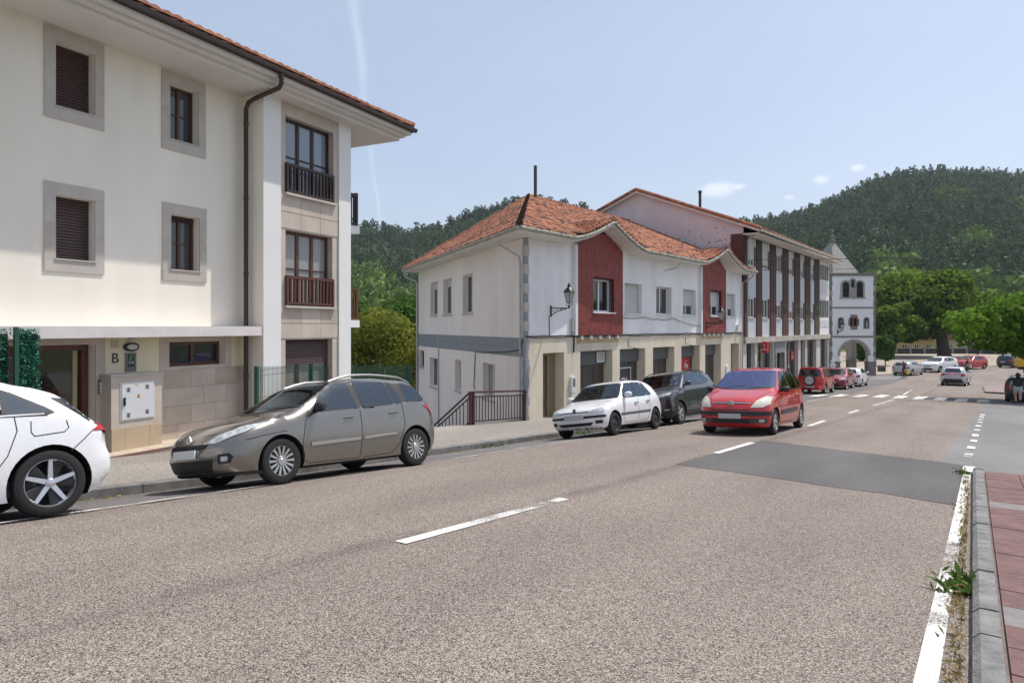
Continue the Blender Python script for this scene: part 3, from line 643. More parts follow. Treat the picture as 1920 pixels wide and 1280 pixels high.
def cable(pts, r, root, m, sag=.0, n=5, name='cable'):
    mb = MB(); P = []
    for a, b in zip(pts, pts[1:]):
        a, b = Vector(a), Vector(b)
        P += [tuple(a.lerp(b, k/n)-Vector((0, 0, sag*4*(k/n)*(1-k/n)))) for k in range(n)]
    P.append(pts[-1]); mb.tube(P, r, 5); return part(name, mb, m, root)

# ------------------------------------------------------------------ two-storey white house with red-clad bays
def building_b():
    C1 = (-12.82, 18.38); C2 = (-25.5, 26.6); C3 = (-12.1, 38.6); C4 = (-25.5, 38.6)
    F = Fr(C1, (C3[0]-C1[0], C3[1]-C1[1])); LN = math.hypot(C3[0]-C1[0], C3[1]-C1[1])
    G = Fr(C1, (C1[0]-C2[0], C1[1]-C2[1]))                 # side wall: s runs negative away from the street
    B = thing('white_house', 'white two-storey house with old orange tile roof, red-clad bays and dark shopfronts', 'building', F(0, 0, -1.5))
    CREAMB = mat('cream_render', (.70, .62, .49), .9, .12, 1.5, .2, 120, stretch=(1, 1, .35)); GREYW = mat('aged_white_render', (.87, .865, .86), .9, .12, .9, .2, 120, stretch=(1, 1, .4)); PINKW = mat('side_render', (.88, .80, .755), .9, .08, .8, .2, 120, stretch=(1, 1, .3))
    zt = 4.72
    wins = [(6.72, 8.21), (9.56, 11.10), (12.39, 13.88), (17.94, 19.24)]
    ops = [(a, b, 2.27, 3.51) for a, b in wins]+[(4.05, 5.60, 2.28, 3.56), (15.35, 16.85, 2.28, 3.56)]
    mb = MB(); wall(mb, F, 0, LN, 1.41, 4.66, ops, .28); part('wall', mb, GREYW, B)
    # ground floor: cream beam on piers
    doors = [(1.0, 2.29), (18.55, 19.78)]; bays = [(3.36, 5.72), (6.31, 8.51), (9.24, 11.41), (12.17, 14.32), (15.01, 17.11)]
    gops = [(a, b, -3.2, .83) for a, b in doors+bays]
    mb = MB(); wall(mb, F, 0, LN, -3.2, 1.41, gops, .42, p=.004); part('ground_floor_wall', mb, CREAMB, B)
    DSH = mat('dark_shutter', (.055, .052, .053), .45, .15, 3, stretch=(1, 1, .1)); DHD = mat('dark_header', (.10, .105, .112), .5, .1, 2)
    BRSH = mat('brown_panel', (.072, .056, .048), .5, .2, 3, stretch=(1, 1, .1))
    for i, (a, b) in enumerate(bays):
        q = -.40; m = MB(); m.box(F, a, b, q-.03, q, -3.2, .28); pn = part('shopfront', m, BRSH if i in (0, 2, 4) else DSH, B)
        for k in range(1, 3): s = a+(b-a)*k/3; m = MB(); m.box(F, s-.012, s+.012, q, q+.008, -3.0, .27); part('joint', m, BLACK, pn)
        m = MB(); m.box(F, a, b-.03, q, q+.10, .28, .83); hd = part('header', m, DHD, pn)
        if i == 0:
            m = MB(); m.box(F, 4.98, 5.52, q+.10, q+.13, .36, .74); v = part('vent_grille', m, mat('dark_gap', (.02, .02, .02), .8), hd)
            for k in range(6): m = MB(); m.box(F, 5.0, 5.5, q+.13, q+.15, .385+k*.058, .42+k*.058); part('slat', m, WHITEF, v)
            m = MB(); m.box(F, 4.96, 5.54, q+.13, q+.152, .35, .38); m.box(F, 4.96, 5.54, q+.13, q+.152, .73, .755); m.box(F, 4.96, 5.0, q+.13, q+.151, .38, .73); m.box(F, 5.5, 5.54, q+.13, q+.151, .38, .73); part('vent_frame', m, WHITEF, v)
        if i == 1:
            m = MB(); m.box(F, 6.8, 7.98, q, q+.012, .0, .04); m.box(F, 7.94, 7.98, q, q+.012, -1.6, .0); part('window_outline', m, WHITEF, pn)
            text_on(F, 'DIa', 7.50, q+.006, -.58, .50, WHITEF, pn, bold=True)
        if i == 3:
            RED = mat('sign_red', (.50, .015, .02), .4, .06, 3)
            m = MB(); m.box(F, 13.0, 14.0, q+.0, q+.012, -.45, .24); sg = part('shop_sign', m, RED, pn); text_on(F, 'Dia', 13.6, q+.016, -.16, .30, WHITEF, sg, bold=True); text_on(F, '%', 13.6, q+.016, .05, .12, WHITEF, sg)
    for i, (a, b) in enumerate(doors):
        q = -.40; zb = -1.50 if i == 0 else -2.2; m = MB(); m.box(F, a, a+.05, q, q+.06, zb, .80); m.box(F, a+.75, a+.82, q, q+.06, zb, .80); m.box(F, a+.05, a+.75, q, q+.06, .73, .80); m.box(F, a+.05, a+.75, q, q+.06, zb, zb+.1); m.box(F, a+.82, b, q-.01, q+.02, zb, .83)
        d = part('door', m, mat('bronze_frame', (.33, .27, .17), .4, metal=.5), B); g = MB(); g.box(F, a+.05, a+.75, q+.01, q+.02, zb+.1, .73); part('pane', g, mat_glass('brown_glass', (.06, .045, .03)), d)
        m = MB(); m.box(F, a-.02, b+.02, -.42, .08, zb-.12, zb); part('doorstep', m, STONEG, B)
        if i == 0: m = MB(); m.box(F, 1.98, 2.12, q+.02, q+.035, -.55, -.38); part('entry_phone', m, mat('steel_plate', (.35, .35, .36), .3, metal=.7), d)
    m = MB(); m.box(F, 2.66, 2.93, .004, .10, -.62, -.06); m.box(F, 2.69, 2.86, .004, .085, -1.0, -.62); ub = part('meter_box', m, WHITEF, B); m = MB(); m.box(F, 2.72, 2.88, .10, .104, -.42, -.13); part('meter_window', m, VENTD, ub)
    m = MB(); m.box(F, 17.75, 18.1, .004, .08, -.95, -.35); part('meter_box', m, WHITEF, B)
    # upper windows
    SHW = mat('white_shutter', (.62, .61, .59), .6, .08, 3)
    for i, (a, b) in enumerate(wins):
        window(F, B, a, b-.02, 2.28, 3.50, -.24, WHITEF, GLASS, cols=2 if i != 1 else 2, fw=.06, shutter=(.97, .0, .62, .66)[i], shm=SHW, sill=WHITEP, sillp=.07)
    # red clad bays with a window each
    REDB = mat('red_cladding', (.30, .06, .048), .6, .35, 3.5, .2, 60); REDJ = mat('red_joint', (.10, .022, .02), .9)
    def ez(s):
        h = 0
        for c, w in ((4.55, 2.75), (16.05, 2.9)):
            x = abs(s-c)/w
            if x < 1: h = max(h, .86*(1-x)**1.45)
        return 4.66+h
    for (a, b, wa, wb) in ((2.98, 6.32, 4.05, 5.60), (14.35, 17.5, 15.35, 16.85)):
        m = MB(); pz = .14; mid = (a+b)/2; ww = (wa, wb, 2.28, 3.56)
        wall(m, F, a, b, 1.42, 4.70, [ww], .30, p=pz-.012)
        m.poly([F(a, pz-.012, 4.70), F(b, pz-.012, 4.70), F(mid+.1, pz-.012, 5.42), F(mid-.1, pz-.012, 5.42)])
        for s in (a, b): m.quad(F(s, 0, 1.42), F(s, pz-.012, 1.42), F(s, pz-.012, 4.70), F(s, 0, 4.70))
        m.quad(F(a, 0, 1.42), F(b, 0, 1.42), F(b, pz-.012, 1.42), F(a, pz-.012, 1.42))
        by = part('bay', m, REDJ, B)
        rows = MB(); z = 1.43
        while z < 5.25:        # courses of narrow red tiles
            lim = (b-a)/2 if z < 4.70 else (b-a)/2*(1-(z-4.70)/.75)
            s = mid-lim; end = mid+lim; k = 0
            while s < end-.02:
                e = min(end, s+.30*random.uniform(.9, 1.1))
                for (x0, x1) in ([(s, e)] if not (2.26 < z+.03 < 3.58) else [(s, min(e, wa)), (max(s, wb), e)]):
                    if x1-x0 > .02: rows.box(F, x0+.003, x1-.003, pz-.012, pz+random.uniform(0, .007), z, z+.062)
                s = e
            z += .078
        o = part('cladding_tiles', rows, REDB, by); o['kind'] = 'stuff'
        m = MB(); m.box(F, a-.16, a-.002, 0, .15, 1.42, 4.70); m.box(F, b+.002, b+.08, 0, .10, 1.42, 4.70); part('white_strip', m, WHITEP, by)
        window(F, B, wa, wb-.02, 2.29, 3.55, -.12, WHITEF, GLASS, cols=2, fw=.07, shutter=.0 if a < 5 else .62, shm=SHW, sill=WHITEP, sillp=.22)
        for k in range(5): m = MB(); s = a+.35+k*(b-a-.7)/4; m.box(F, s-.05, s+.05, .006, .12, 1.27, 1.40); part('corbel', m, WHITEP, by)
        stn = MB(); stn.box(F, a+.1, b-.1, .0045, .006, 1.12, 1.38); part('rust_stain', stn, mat('rusty_render', (.55, .40, .24), .9, .3, 5), by)
    # side wall
    sw = [(-12.58, -11.17, 2.29, 3.92), (-10.15, -8.70, 2.29, 3.92), (-7.0, -5.62, 2.29, 3.90)]; lw = [(-15.0, -13.9, -.40, .50), (-12.71, -11.01, -1.23, .22), (-8.18, -7.29, -1.05, .30), (-4.35, -2.98, -1.02, .35)]
    mb = MB(); SLN = math.hypot(C1[0]-C2[0], C1[1]-C2[1]); wall(mb, G, -SLN, 0, -4.5, 4.66, sw+lw, .28); part('side_wall', mb, PINKW, B)
    mb = MB(); mb.quad((C2[0], C2[1], -5), (C4[0], C4[1], -5), (C4[0], C4[1], zt), (C2[0], C2[1], zt)); part('rear_wall', mb, PINKW, B)
    for i, (a, b, c, d) in enumerate(sw): window(G, B, a, b, c, d, -.22, WHITEF, GLASS, cols=2 if i < 2 else 2, fw=.07, shutter=.22 if i < 2 else 0, shm=SHW, sill=STONEG, sillp=.06)
    for i, (a, b, c, d) in enumerate(lw): window(G, B, a, b, c, d, -.22, WHITEF if i else GUTTER, CURT if i > 1 else GLASS, cols=1 if i in (0, 2) else 2, fw=.07, sill=STONEG, sillp=.06)
    BAND = mat('grey_tile_band', (.27, .285, .315), .5, .2, 6, .1, 40); SLATE = mat('band_joint', (.20, .21, .23), .8)
    bj = MB(); bj.box(G, -SLN, -.0, .0, .006, .72, 1.36); bo = part('tile_band', bj, SLATE, B)
    tl = MB()
    for r in range(2):
        s = -SLN
        while s < -.02: e = min(s+.30, 0); tl.box(G, s+.006, e-.006, .006, .014, .727+r*.318, 1.036+r*.318); s += .30
    o = part('band_tiles', tl, BAND, bo); o['kind'] = 'stuff'
    # grey quoins at the corner
    for k in range(20):
        z = -1.5+k*.31; w = (.20, .155)[k % 2]
        m = MB(); m.box(F, .0, w, -.02, .022, z+.004, z+.306); m.box(G, -w, .02, -.02, .022, z+.005, z+.305); part('quoin', m, BAND if k < 9 or k % 2 else STONEG, B)
    # eaves: waved soffit, fascia and half-round gutter
    OV = .70
    # true corner of the two eave lines
    pa, pb = Vector(F(0, OV, 0)), Vector(G(0, OV, 0)); da, db = Vector((F.d.x, F.d.y)), Vector((G.d.x, G.d.y)); det = da.x*(-db.y)+db.x*da.y; w_ = pb-pa
    sE = (w_.x*(-db.y)+db.x*w_.y)/det; gE = (da.x*w_.y-da.y*w_.x)/det
    ss = np.linspace(sE, LN+.35, 120); mit = lambda s, p: s if s > 1.0 else s+(1.0-s)/(1.0-sE)*(-sE)*(1-p/OV)
    m = MB(); n = len(ss)
    for p, dz in ((0., 0.), (OV, 0.), (OV, .15), (0., .15)): m.v += [F(mit(s, p), p, ez(s)+dz) for s in ss]
    m.f = [(r*n+i, r*n+i+1, ((r+1) % 4)*n+i+1, ((r+1) % 4)*n+i) for r in range(4) for i in range(n-1)]+[(0, n, 2*n, 3*n), (n-1, 2*n-1, 3*n-1, 4*n-1)]; m.m = [0]*len(m.f)
    wt = MB(); q = [x for x in ss if ez(x) > 4.661]
    for a_, b_ in zip(ss, ss[1:]):
        if a_ > 0 and (ez(a_) > 4.662 or ez(b_) > 4.662): wt.quad(F(a_, .0, 4.655), F(b_, .0, 4.655), F(b_, .0, ez(b_)+.01), F(a_, .0, ez(a_)+.01))
    part('wall_top', wt, GREYW, B)
    part('eaves', m, mat('eaves_paint', (.72, .69, .64), .9, .14, 2.5), B, smooth=30)
    AGEDG = mat('aged_gutter', (.42, .40, .34), .8, .4, 6)
    m = MB(); m.tube([F(s, OV+.05, ez(s)+.13) for s in ss], .065, 8); part('gutter', m, AGEDG, B, smooth=60)
    for i in range(0, 118, 4): m = MB(); m.tube([F(ss[i], OV+.02, ez(ss[i])+.06), F(ss[i], OV+.12, ez(ss[i])+.10), F(ss[i], OV+.12, ez(ss[i])+.19)], .012, 4); part('gutter_hook', m, AGEDG, B)
    m = MB(); sg = np.linspace(-SLN-.7, gE, 8); m.add([G(s if (k_ < 7 or p > 0) else 0, p, 4.66+dz) for k_, s in enumerate(sg) for p, dz in ((0, 0), (OV, 0), (OV, .15), (0, .15))], [(i*4+r, i*4+(r+1) % 4, (i+1)*4+(r+1) % 4, (i+1)*4+r) for i in range(7) for r in range(4)]); part('eaves', m, MATS['eaves_paint'], B)
    m = MB(); m.tube([G(s, OV+.05, 4.79) for s in sg], .065, 8); part('gutter', m, AGEDG, B, smooth=60)
    # roof planes
    AP = Vector((-19.6, 28.4, 8.0)); 
    f1 = np.array([F.n.x, F.n.y]); 
    def zfront(s, p):
        main = 4.80+.445*(OV-p); g = ez(s)+.17-.02*(OV-p) if ez(s) > 4.665 else -9
        return max(main, g)
    pr = lambda q: ((q.x-C1[0])*F.d.x+(q.y-C1[1])*F.d.y, (q.x-C1[0])*F.n.x+(q.y-C1[1])*F.n.y)
    As, Ap = pr(AP); zri = zfront(As if As > 8 else 9, Ap)
    inside_f = lambda s, p: p > Ap and s < LN+.1 and (s-sE) > (As-sE)*(OV-p)/(OV-Ap)+.02
    us, vs = np.linspace(sE, LN+.3, 90), np.linspace(Ap, OV+.04, 36); lo_ = lambda p: sE+(As-sE)*(OV-p)/(OV-Ap)
    m = MB(); m.add([F(max(s, lo_(p)), p, zfront(max(s, lo_(p)), p)) for p in vs for s in us], [(j*90+i, j*90+i+1, (j+1)*90+i+1, (j+1)*90+i) for j in range(35) for i in range(89)]); rf = part('roof', m, MORT, B)
    barrel_tiles(rf, zfront, sE, LN+.3, Ap, OV+.10, F, TILE, singles=180, inside=inside_f, jit=.022)
    gs, gp = (AP.x-C1[0])*G.d.x+(AP.y-C1[1])*G.d.y, (AP.x-C1[0])*G.n.x+(AP.y-C1[1])*G.n.y
    sl = (zri-4.80)/(OV-gp); zside = lambda s, p: 4.80+sl*(OV-p)
    s0, s1 = -SLN-.75, gE
    m = MB(); m.add([G(s0, OV, 4.80), G(s1, OV, 4.80), G(gs, gp, zri)], [(0, 1, 2)]); m.add([G(s0, OV, 4.80), G(gs, gp, zri), (C4[0], C4[1], zri-2), (C4[0]-.8, C4[1], 4.8)], [(0, 1, 2, 3)])
    rid = F(LN+.3, Ap, zri); m.add([G(gs, gp, zri), rid, (C4[0]-.8, C4[1], 4.8)], [(0, 1, 2)]); part('roof_side', m, MORT, rf)
    ins = lambda s, p: (s-s0) > (gs-s0)*(OV-p)/(OV-gp)+.05 and (s1-s) > (s1-gs)*(OV-p)/(OV-gp)+.05
    barrel_tiles(rf, zside, s0, s1, gp, OV+.10, G, TILE, singles=110, inside=ins, jit=.022)
    # hip and ridge covers: overlapping tiles, dark with moss
    HIP = mat('mossy_tile', (.10, .055, .035), .95, .6, 5, .4, 40, col2=(.035, .03, .02))
    def cover(a, b, name, mm):
        a, b = Vector(a), Vector(b); n = int((b-a).length/.36); d = (b-a)/n; m = MB()
        for k in range(n): m.tube([a+d*k+Vector((0, 0, .03)), a+d*(k+1.12)-Vector((0, 0, .01))], .125, 8, r2=.10)
        part(name, m, mm, rf, smooth=50)
    ca = Vector(F(sE, OV, 4.80)); cover((ca.x, ca.y, 4.86), (AP.x, AP.y, zri+.03), 'hip_tiles', HIP)
    cover((G(s0, OV, 4.84)), (AP.x, AP.y, zri+.03), 'hip_tiles', TILE); cover((AP.x, AP.y, zri+.04), (rid[0], rid[1], zri+.04), 'ridge_tiles', TILE)
    for c in (4.55, 16.05):
        zc = ez(c)+.17; cover(F(c, OV+.06, zc), F(c, OV-1.95, zc-.03), 'ridge_tiles', HIP)
    m = MB(); ch = Vector(G(gs, gp, zri)); m.tube([(ch.x+.35, ch.y+.1, zri-.4), (ch.x+.35, ch.y+.1, zri+1.55)], .085, 10); part('flue_pipe', m, mat('rusty_pipe', (.09, .065, .06), .7, .3, 4), B, smooth=60)
    # pipes and cables
    m = MB(); m.tube([G(-.9, OV-.05, 4.62), G(-.85, .60, 4.50), G(-.30, .10, 4.05), G(-.27, .07, 3.8), G(-.27, .07, -1.5)], .035, 8); part('downpipe', m, PIPEG, B, smooth=60)
    m = MB(); m.tube([G(-SLN-.35, OV, 4.62), G(-SLN-.3, OV-.05, 4.4), G(-SLN-.05, .12, 4.15), G(-SLN-.05, .08, 3.9), G(-SLN-.05, .08, -4)], .05, 8); part('downpipe', m, PIPEG, B, smooth=60)
    m = MB(); m.tube([F(LN-.02, OV, 4.6), F(LN-.02, .4, 4.35), F(LN-.1, .08, 4.2), F(LN-.1, .08, -2.2)], .045, 8); part('downpipe', m, PIPEG, B, smooth=60)
    m = MB(); m.tube([F(10.6, OV, 4.58), F(10.5, .5, 4.35), F(10.3, .05, 4.22)], .03, 6); part('overflow_pipe', m, PIPEG, B)
    CAB = mat('cable_dark', (.05, .05, .052), .7)
    cable([F(s, .02, 1.42+.02*math.sin(s*3)) for s in np.linspace(.0, LN, 20)], .022, B, CAB, .01)
    cable([F(s, .03, 1.38+.02*math.sin(s*2+1)) for s in np.linspace(0, LN, 16)], .014, B, CAB, .03)
    cable([F(6.4, .03, 2.12), F(8.5, .03, 2.15), F(9.6, .03, 2.08), F(11.2, .03, 2.12), F(14.6, .1, 1.72)], .012, B, CAB, .06)
    cable([F(1.35, .02, 2.1), F(1.38, .02, 1.42)], .014, B, CAB); cable([F(2.88, .03, 1.5), F(2.9, .03, 1.1), F(2.88, .03, .80)], .03, B, CAB)
    cable([G(-.1, .03, 1.30), G(-.5, .03, .95), G(-3.5, .03, .78), G(-5.2, .03, .75), G(-5.4, .03, -.6), G(-5.3, .03, -.75)], .018, B, CAB, .03); cable([G(-10.9, .03, 1.35), G(-10.85, .03, -4)], .03, B, PIPEG)
    m = MB(); m.box(F, 2.70, 2.92, .0, .12, 1.55, 2.0); m.box(F, 2.74, 2.88, .0, .10, 1.42, 1.55); part('junction_box', m, PIPEG, B)
    m = MB(); m.box(F, 19.3, 19.6, .0, .16, 1.55, 1.85); part('junction_box', m, WHITEF, B)
    # surface light fittings over the shopfronts
    for s in (7.0, 12.6): m = MB(); m.tube([F(s, .02, 1.22), F(s, .03, .92), F(s+.05, .35, .86)], .012, 5); m.box(F, s-.12, s+.25, .28, .42, .835, .86); part('sign_lamp', m, BLACK, B)
    wall_lantern(F, 1.47, 2.30, 'black iron lantern on scrolled bracket, on the white house wall beside the near red bay')
    wall_lantern(F, 14.83, 1.85, 'black iron lantern on scrolled bracket, in front of the far red bay', p0=.15)

building_b()

# steps and railing beside the house
def railing():
    F = Fr((-12.98, 15.75), (.06, 1)); m_ = mat('maroon_railing', (.055, .022, .022), .45)
    Rl = thing('stair_railing', 'dark maroon metal railing around the stairs beside the white house', 'railing', F(0, 0, -1.3)); zg = lambda s: gz(-13.1, 15.75+s)+.13
    m = MB(); ln = 2.65
    m.tube([F(0, 0, zg(0)+.98), F(ln, 0, zg(ln)+.98)], .03, 6); m.tube([F(0, 0, zg(0)+.84), F(ln, 0, zg(ln)+.84)], .022, 6); m.tube([F(0, 0, zg(0)+.10), F(ln, 0, zg(ln)+.10)], .022, 6); part('rail', m, m_, Rl)
    for s in (0, .12, 2.6): m = MB(); m.box(F, s-.04, s+.04, -.04, .04, zg(s)-.1, zg(s)+1.0); part('post', m, m_, Rl)
    for k in range(17): s = .26+k*.14; m = MB(); m.box(F, s-.011, s+.011, -.011, .011, zg(s)+.10, zg(s)+.84); part('bar', m, m_, Rl)
    G = Fr((-12.98, 15.75), (-1, .25)); m = MB(); d = .62
    for h, r in ((.98, .03), (.84, .022), (.10, .022)): m.tube([G(0, 0, zg(0)+h), G(3.2, 0, zg(0)+h-3.2*d)], r, 6)
    part('rail', m, m_, Rl)
    for k in range(16): s = .15+k*.19; m = MB(); m.box(G, s-.011, s+.011, -.011, .011, zg(0)+.10-s*d, zg(0)+.84-s*d); part('bar', m, m_, Rl)
    st = MB(); g = Fr((-13.25, 15.9), (-1, .25))
    for k in range(10): st.box(g, k*.28, k*.28+.30, -1.9, .0, -4.0, zg(0)-.17*(k+1))
    solo('stone_steps', st, PAVE, 'concrete steps going down behind the maroon railing', 'steps', g(0, 0, -2))
railing()

# ------------------------------------------------------------------ three-storey building with brick piers
def building_t():
    F = Fr((-12.1, 38.9), (.0087, 1)); LN = 21.63; T = thing('brick_pier_building', 'three-storey building with brown brick piers, grey panels and a pink gable wall', 'building', F(0, 0, -2.3))
    BRK = mat_brick('brown_brick', (.115, .052, .036), (.075, .036, .028), (.085, .065, .055), .26, .075)
    BRK2 = mat_brick('ochre_brick', (.125, .085, .040), (.09, .056, .030), (.085, .07, .055), .26, .075)
    BRKR = mat_brick('red_brick', (.155, .048, .038), (.11, .036, .030), (.10, .07, .06), .26, .075)
    uvf = lambda v: ((v[1]-38.9), v[2])
    PAN = mat('grey_panel', (.56, .58, .60), .7, .06, 1.2); OXB = mat('oxblood_panel', (.10, .022, .018), .6, .1, 3)
    GAB = mat('pink_render', (.70, .61, .615), .9, .10, .7, .15, 90, stretch=(1, 1, .5))
    cols = [(.70, 2.33), (3.36, 5.10), (6.34, 7.96), (9.30, 10.87), (12.36, 13.81), (15.38, 16.78)]
    piers = [(-.02, .70), (2.33, 3.36), (5.10, 6.34), (7.96, 9.30), (10.87, 12.36), (13.81, 15.38), (16.78, 18.29)]
    zU = (5.25, 6.43); zL = (2.25, 3.45)
    ops = [(a, b, *z) for a, b in cols for z in (zU, zL)]
    mb = MB(); wall(mb, F, 0, 18.29, 1.15, 6.90, ops, .22); part('wall', mb, PAN, T)
    for i, (a, b) in enumerate(piers):
        m = MB(); m.box(F, a, b, .0, .06, 3.55, 6.88); part('brick_pier', m, BRK, T, uvf=uvf)
        m = MB(); m.box(F, a, b, .0, .06, 1.15, 3.548); part('brick_pier', m, BRKR if i < 4 else BRK2, T, uvf=uvf)
    m = MB(); m.box(F, -.02, 18.29, .0, .10, 6.90, 7.08); part('brick_lintel', m, BRK, T, uvf=uvf)
    SHW = MATS['white_shutter']
    for i, (a, b) in enumerate(cols):
        for k, (z0, z1) in enumerate((zU, zL)):
            c = b-.42; sh = ((.72, .8, 0, .7, .6, .62), (0, 0, .3, .6, .3, .5))[k][i]
            window(F, T, a+.02, c, z0+.01, z1-.01, -.05, WHITEF, GLASS, cols=2, fw=.07, shutter=sh, shm=SHW, sill=STONEG, sillp=.05)
            m = MB(); m.box(F, c, b, -.2, -.03, z0, z1); part('oxblood_panel', m, OXB, T)
    # white glazed gallery at the far end
    m = MB(); wall(m, F, 18.29, LN, 1.15, 6.90, [(18.40, LN-.08, 5.40, 6.72), (18.40, LN-.08, 2.42, 3.90)], .1, p=.05); m.quad(F(LN, .05, -3.2), F(LN, -12, -3.2), F(LN, -12, 7), F(LN, .05, 7)); part('gallery', m, WHITEP, T)
    for z0, z1 in ((5.40, 6.72), (2.42, 3.90)): window(F, T, 18.40, LN-.08, z0, z1, .0, WHITEF, GLASS, cols=4, rows=1, fw=.07)
    for z0, z1 in ((4.35, 5.25), (1.75, 2.30)):
        for k in range(4): s = 18.45+k*.79; m = MB(); m.box(F, s, s+.70, .05, .075, z0, z1); part('panel', m, WHITEF, T)
    # ground floor
    SL = mat('aged_concrete', (.50, .46, .40), .9, .3, 2.5, .3, 40)
    m = MB(); m.box(F, -.02, LN, -.3, .16, .80, 1.148); part('floor_slab', m, SL, T)
    gops = [(.57, 2.16), (2.59, 5.94), (6.35, 8.30), (8.95, 12.03), (12.69, 14.05), (14.60, 17.43), (18.77, 21.40)]
    m = MB(); wall(m, F, -.02, LN, -3.3, .80, [(a, b, -3.3, .78) for a, b in gops], .35); part('ground_floor_wall', m, mat('pale_column', (.62, .585, .52), .85, .1, 2), T)
    SG = mat_glass('shop_glass', (.035, .038, .042)); SD = mat('shop_dark', (.05, .052, .056), .5); SBR = mat('shop_brown', (.06, .045, .04), .5)
    for i, (a, b) in enumerate(gops):
        q = -.30; m = MB()
        m.box(F, a, b, q-.02, q+.05, .60, .78); m.box(F, a, a+.06, q-.02, q+.05, -3.2, .60); m.box(F, b-.5, b, q-.02, q+.05, -3.2, .60)
        if b-a > 2: m.box(F, (a+b)/2-.25, (a+b)/2-.18, q-.02, q+.04, -3.2, .60)
        sf = part('shopfront', m, SD, T); m = MB(); m.box(F, a+.06, b-.5, q-.01, q, -3.2, .60); part('pane', m, SG if i not in (2, 4, 6) else SBR, sf)
        if i == 0:
            g = MB(); g.box(F, a+.2, b-.75, q+.005, q+.01, -1.05, -.72); part('poster', g, mat('poster_white', (.6, .6, .6), .5), sf); g = MB(); g.box(F, a+.2, b-.75, q+.005, q+.01, -1.3, -1.06); part('poster', g, mat('sign_red', (.5, .015, .02), .4), sf)
        if i == 1:
            g = MB(); g.box(F, 3.9, 5.4, q+.004, q+.01, -2.2, -.9); part('display_board', g, mat('display_beige', (.45, .42, .34), .6), sf)
        if i == 3:
            g = MB(); g.box(F, 11.1, 11.95, q+.01, q+.052, -.62, .05); sg = part('shop_sign', g, MATS['sign_red'], sf); text_on(F, 'Dia', 11.5, q+.053, -.38, .30, WHITEF, sg, bold=True); text_on(F, '%', 11.5, q+.053, -.1, .22, WHITEF, sg)
            g = MB(); g.box(F, 9.05, 9.85, q+.01, q+.018, -.9, .0); part('poster', g, mat('poster_red', (.20, .02, .025), .5), sf)
        if i == 5:
            for k in range(5): g = MB(); g.box(F, 15.3, 16.0, q+.01, q+.016, -1.7+k*.42, -1.5+k*.42); part('notice', g, mat('notice_white', (.5, .5, .52), .5), sf)
    m = MB(); m.box(F, 6.15, 8.45, .0, .06, .05, 1.0); part('grey_fascia', m, mat('grey_stone', (.26, .26, .265), .8, .12, 4), T)
    for a, b in ((6.15, 6.42), (8.18, 8.45)): m = MB(); m.box(F, a, b, -.02, .08, -3.2, .05); part('grey_column', m, MATS['grey_stone'], T)
    # projecting red sign box
    m = MB(); m.box(F, 3.0, 3.3, .12, .46, .18, .84); m.box(F, 3.1, 3.14, -.02, .12, .45, .55); sb = part('box_sign', m, MATS['sign_red'], T)
    N2 = Fr(F(3.0, .2, 0)[:2], (F.n.x, F.n.y)); text_on(N2, 'Dia', .09, .004, .40, .19, WHITEF, sb, bold=True); text_on(N2, '%', .09, .004, .62, .22, WHITEF, sb)
    # gable wall
    ze = 7.40; rl = 6.5; zr = 10.0
    m = MB(); m.poly([(-12.1, 38.9, -3.2), (-12.1, 38.9, ze), (-12.1-rl, 38.9, zr), (-12.1-2*rl, 38.9, ze), (-12.1-2*rl, 38.9, -3.2)]); m.poly([(-12.1, 60.5, -3.2), (-12.1, 60.5, ze), (-12.1-rl, 60.5, zr), (-12.1-2*rl, 60.5, ze), (-12.1-2*rl, 60.5, -3.2)]); m.quad((-25.1, 38.9, -3), (-25.1, 60.5, -3), (-25.1, 60.5, ze), (-25.1, 38.9, ze)); part('gable_wall', m, GAB, T)
    # flaking paint on the gable
    m = MB()
    for k in range(420):
        x = -12.6-abs(random.gauss(0, 2.6)); z = random.gauss(6.0, .38) if random.random() < .75 else random.uniform(5.2, 7.6)
        top = ze+(zr-ze)*(1-abs(x+12.1+rl)/rl)-.4
        if z > top or x < -20: continue
        w, h = random.uniform(.02, .10), random.uniform(.012, .05); c = [(x+w*random.uniform(.6, 1)*math.cos(t), 38.893, z+h*random.uniform(.6, 1)*math.sin(t)) for t in [i*math.pi/3 for i in range(6)]]; m.poly(c)
    o = part('flaked_patches', m, mat('bare_render', (.30, .265, .275), .95, .2, 6), T); o['kind'] = 'stuff'
    m = MB(); m.box(F, -.06, .0, -.7, .02, 1.15, 7.0); part('corner_panel', m, OXB, T)
    # roof with overhang, verge tiles
    OV = .95; zf = lambda s, p: ze+.08+.4462*(OV-p)*.905 if p > -rl else ze
    pt = lambda l, a, dz: (l, a, dz); ov = .28
    def zroof(l): return zr+.14-abs(l+12.1+rl)*((zr-ze)/rl)
    m = MB(); a0, a1 = 38.9-ov, 60.9
    for l0, l1 in ((-12.1+OV, -12.1-rl), (-12.1-2*rl-OV, -12.1-rl)):
        for dz in (0,): m.prism([(l0, a0, zroof(l0)-.14), (l1, a0, zroof(l1)-.14), (l1, a1, zroof(l1)-.14), (l0, a1, zroof(l0)-.14)], [(l0, a0, zroof(l0)), (l1, a0, zroof(l1)), (l1, a1, zroof(l1)), (l0, a1, zroof(l0))])
    rf = part('roof', m, MATS['eaves_paint'], T)
    FT = Fr((-12.1, 38.9), (0, 1)); zt = lambda s, p: zroof(-12.1+p)
    barrel_tiles(rf, zt, -ov-.02, 22.0, -rl, OV+.12, FT, TILE, cw=.25, rl=.42, singles=100)
    v = MB(); n = 40
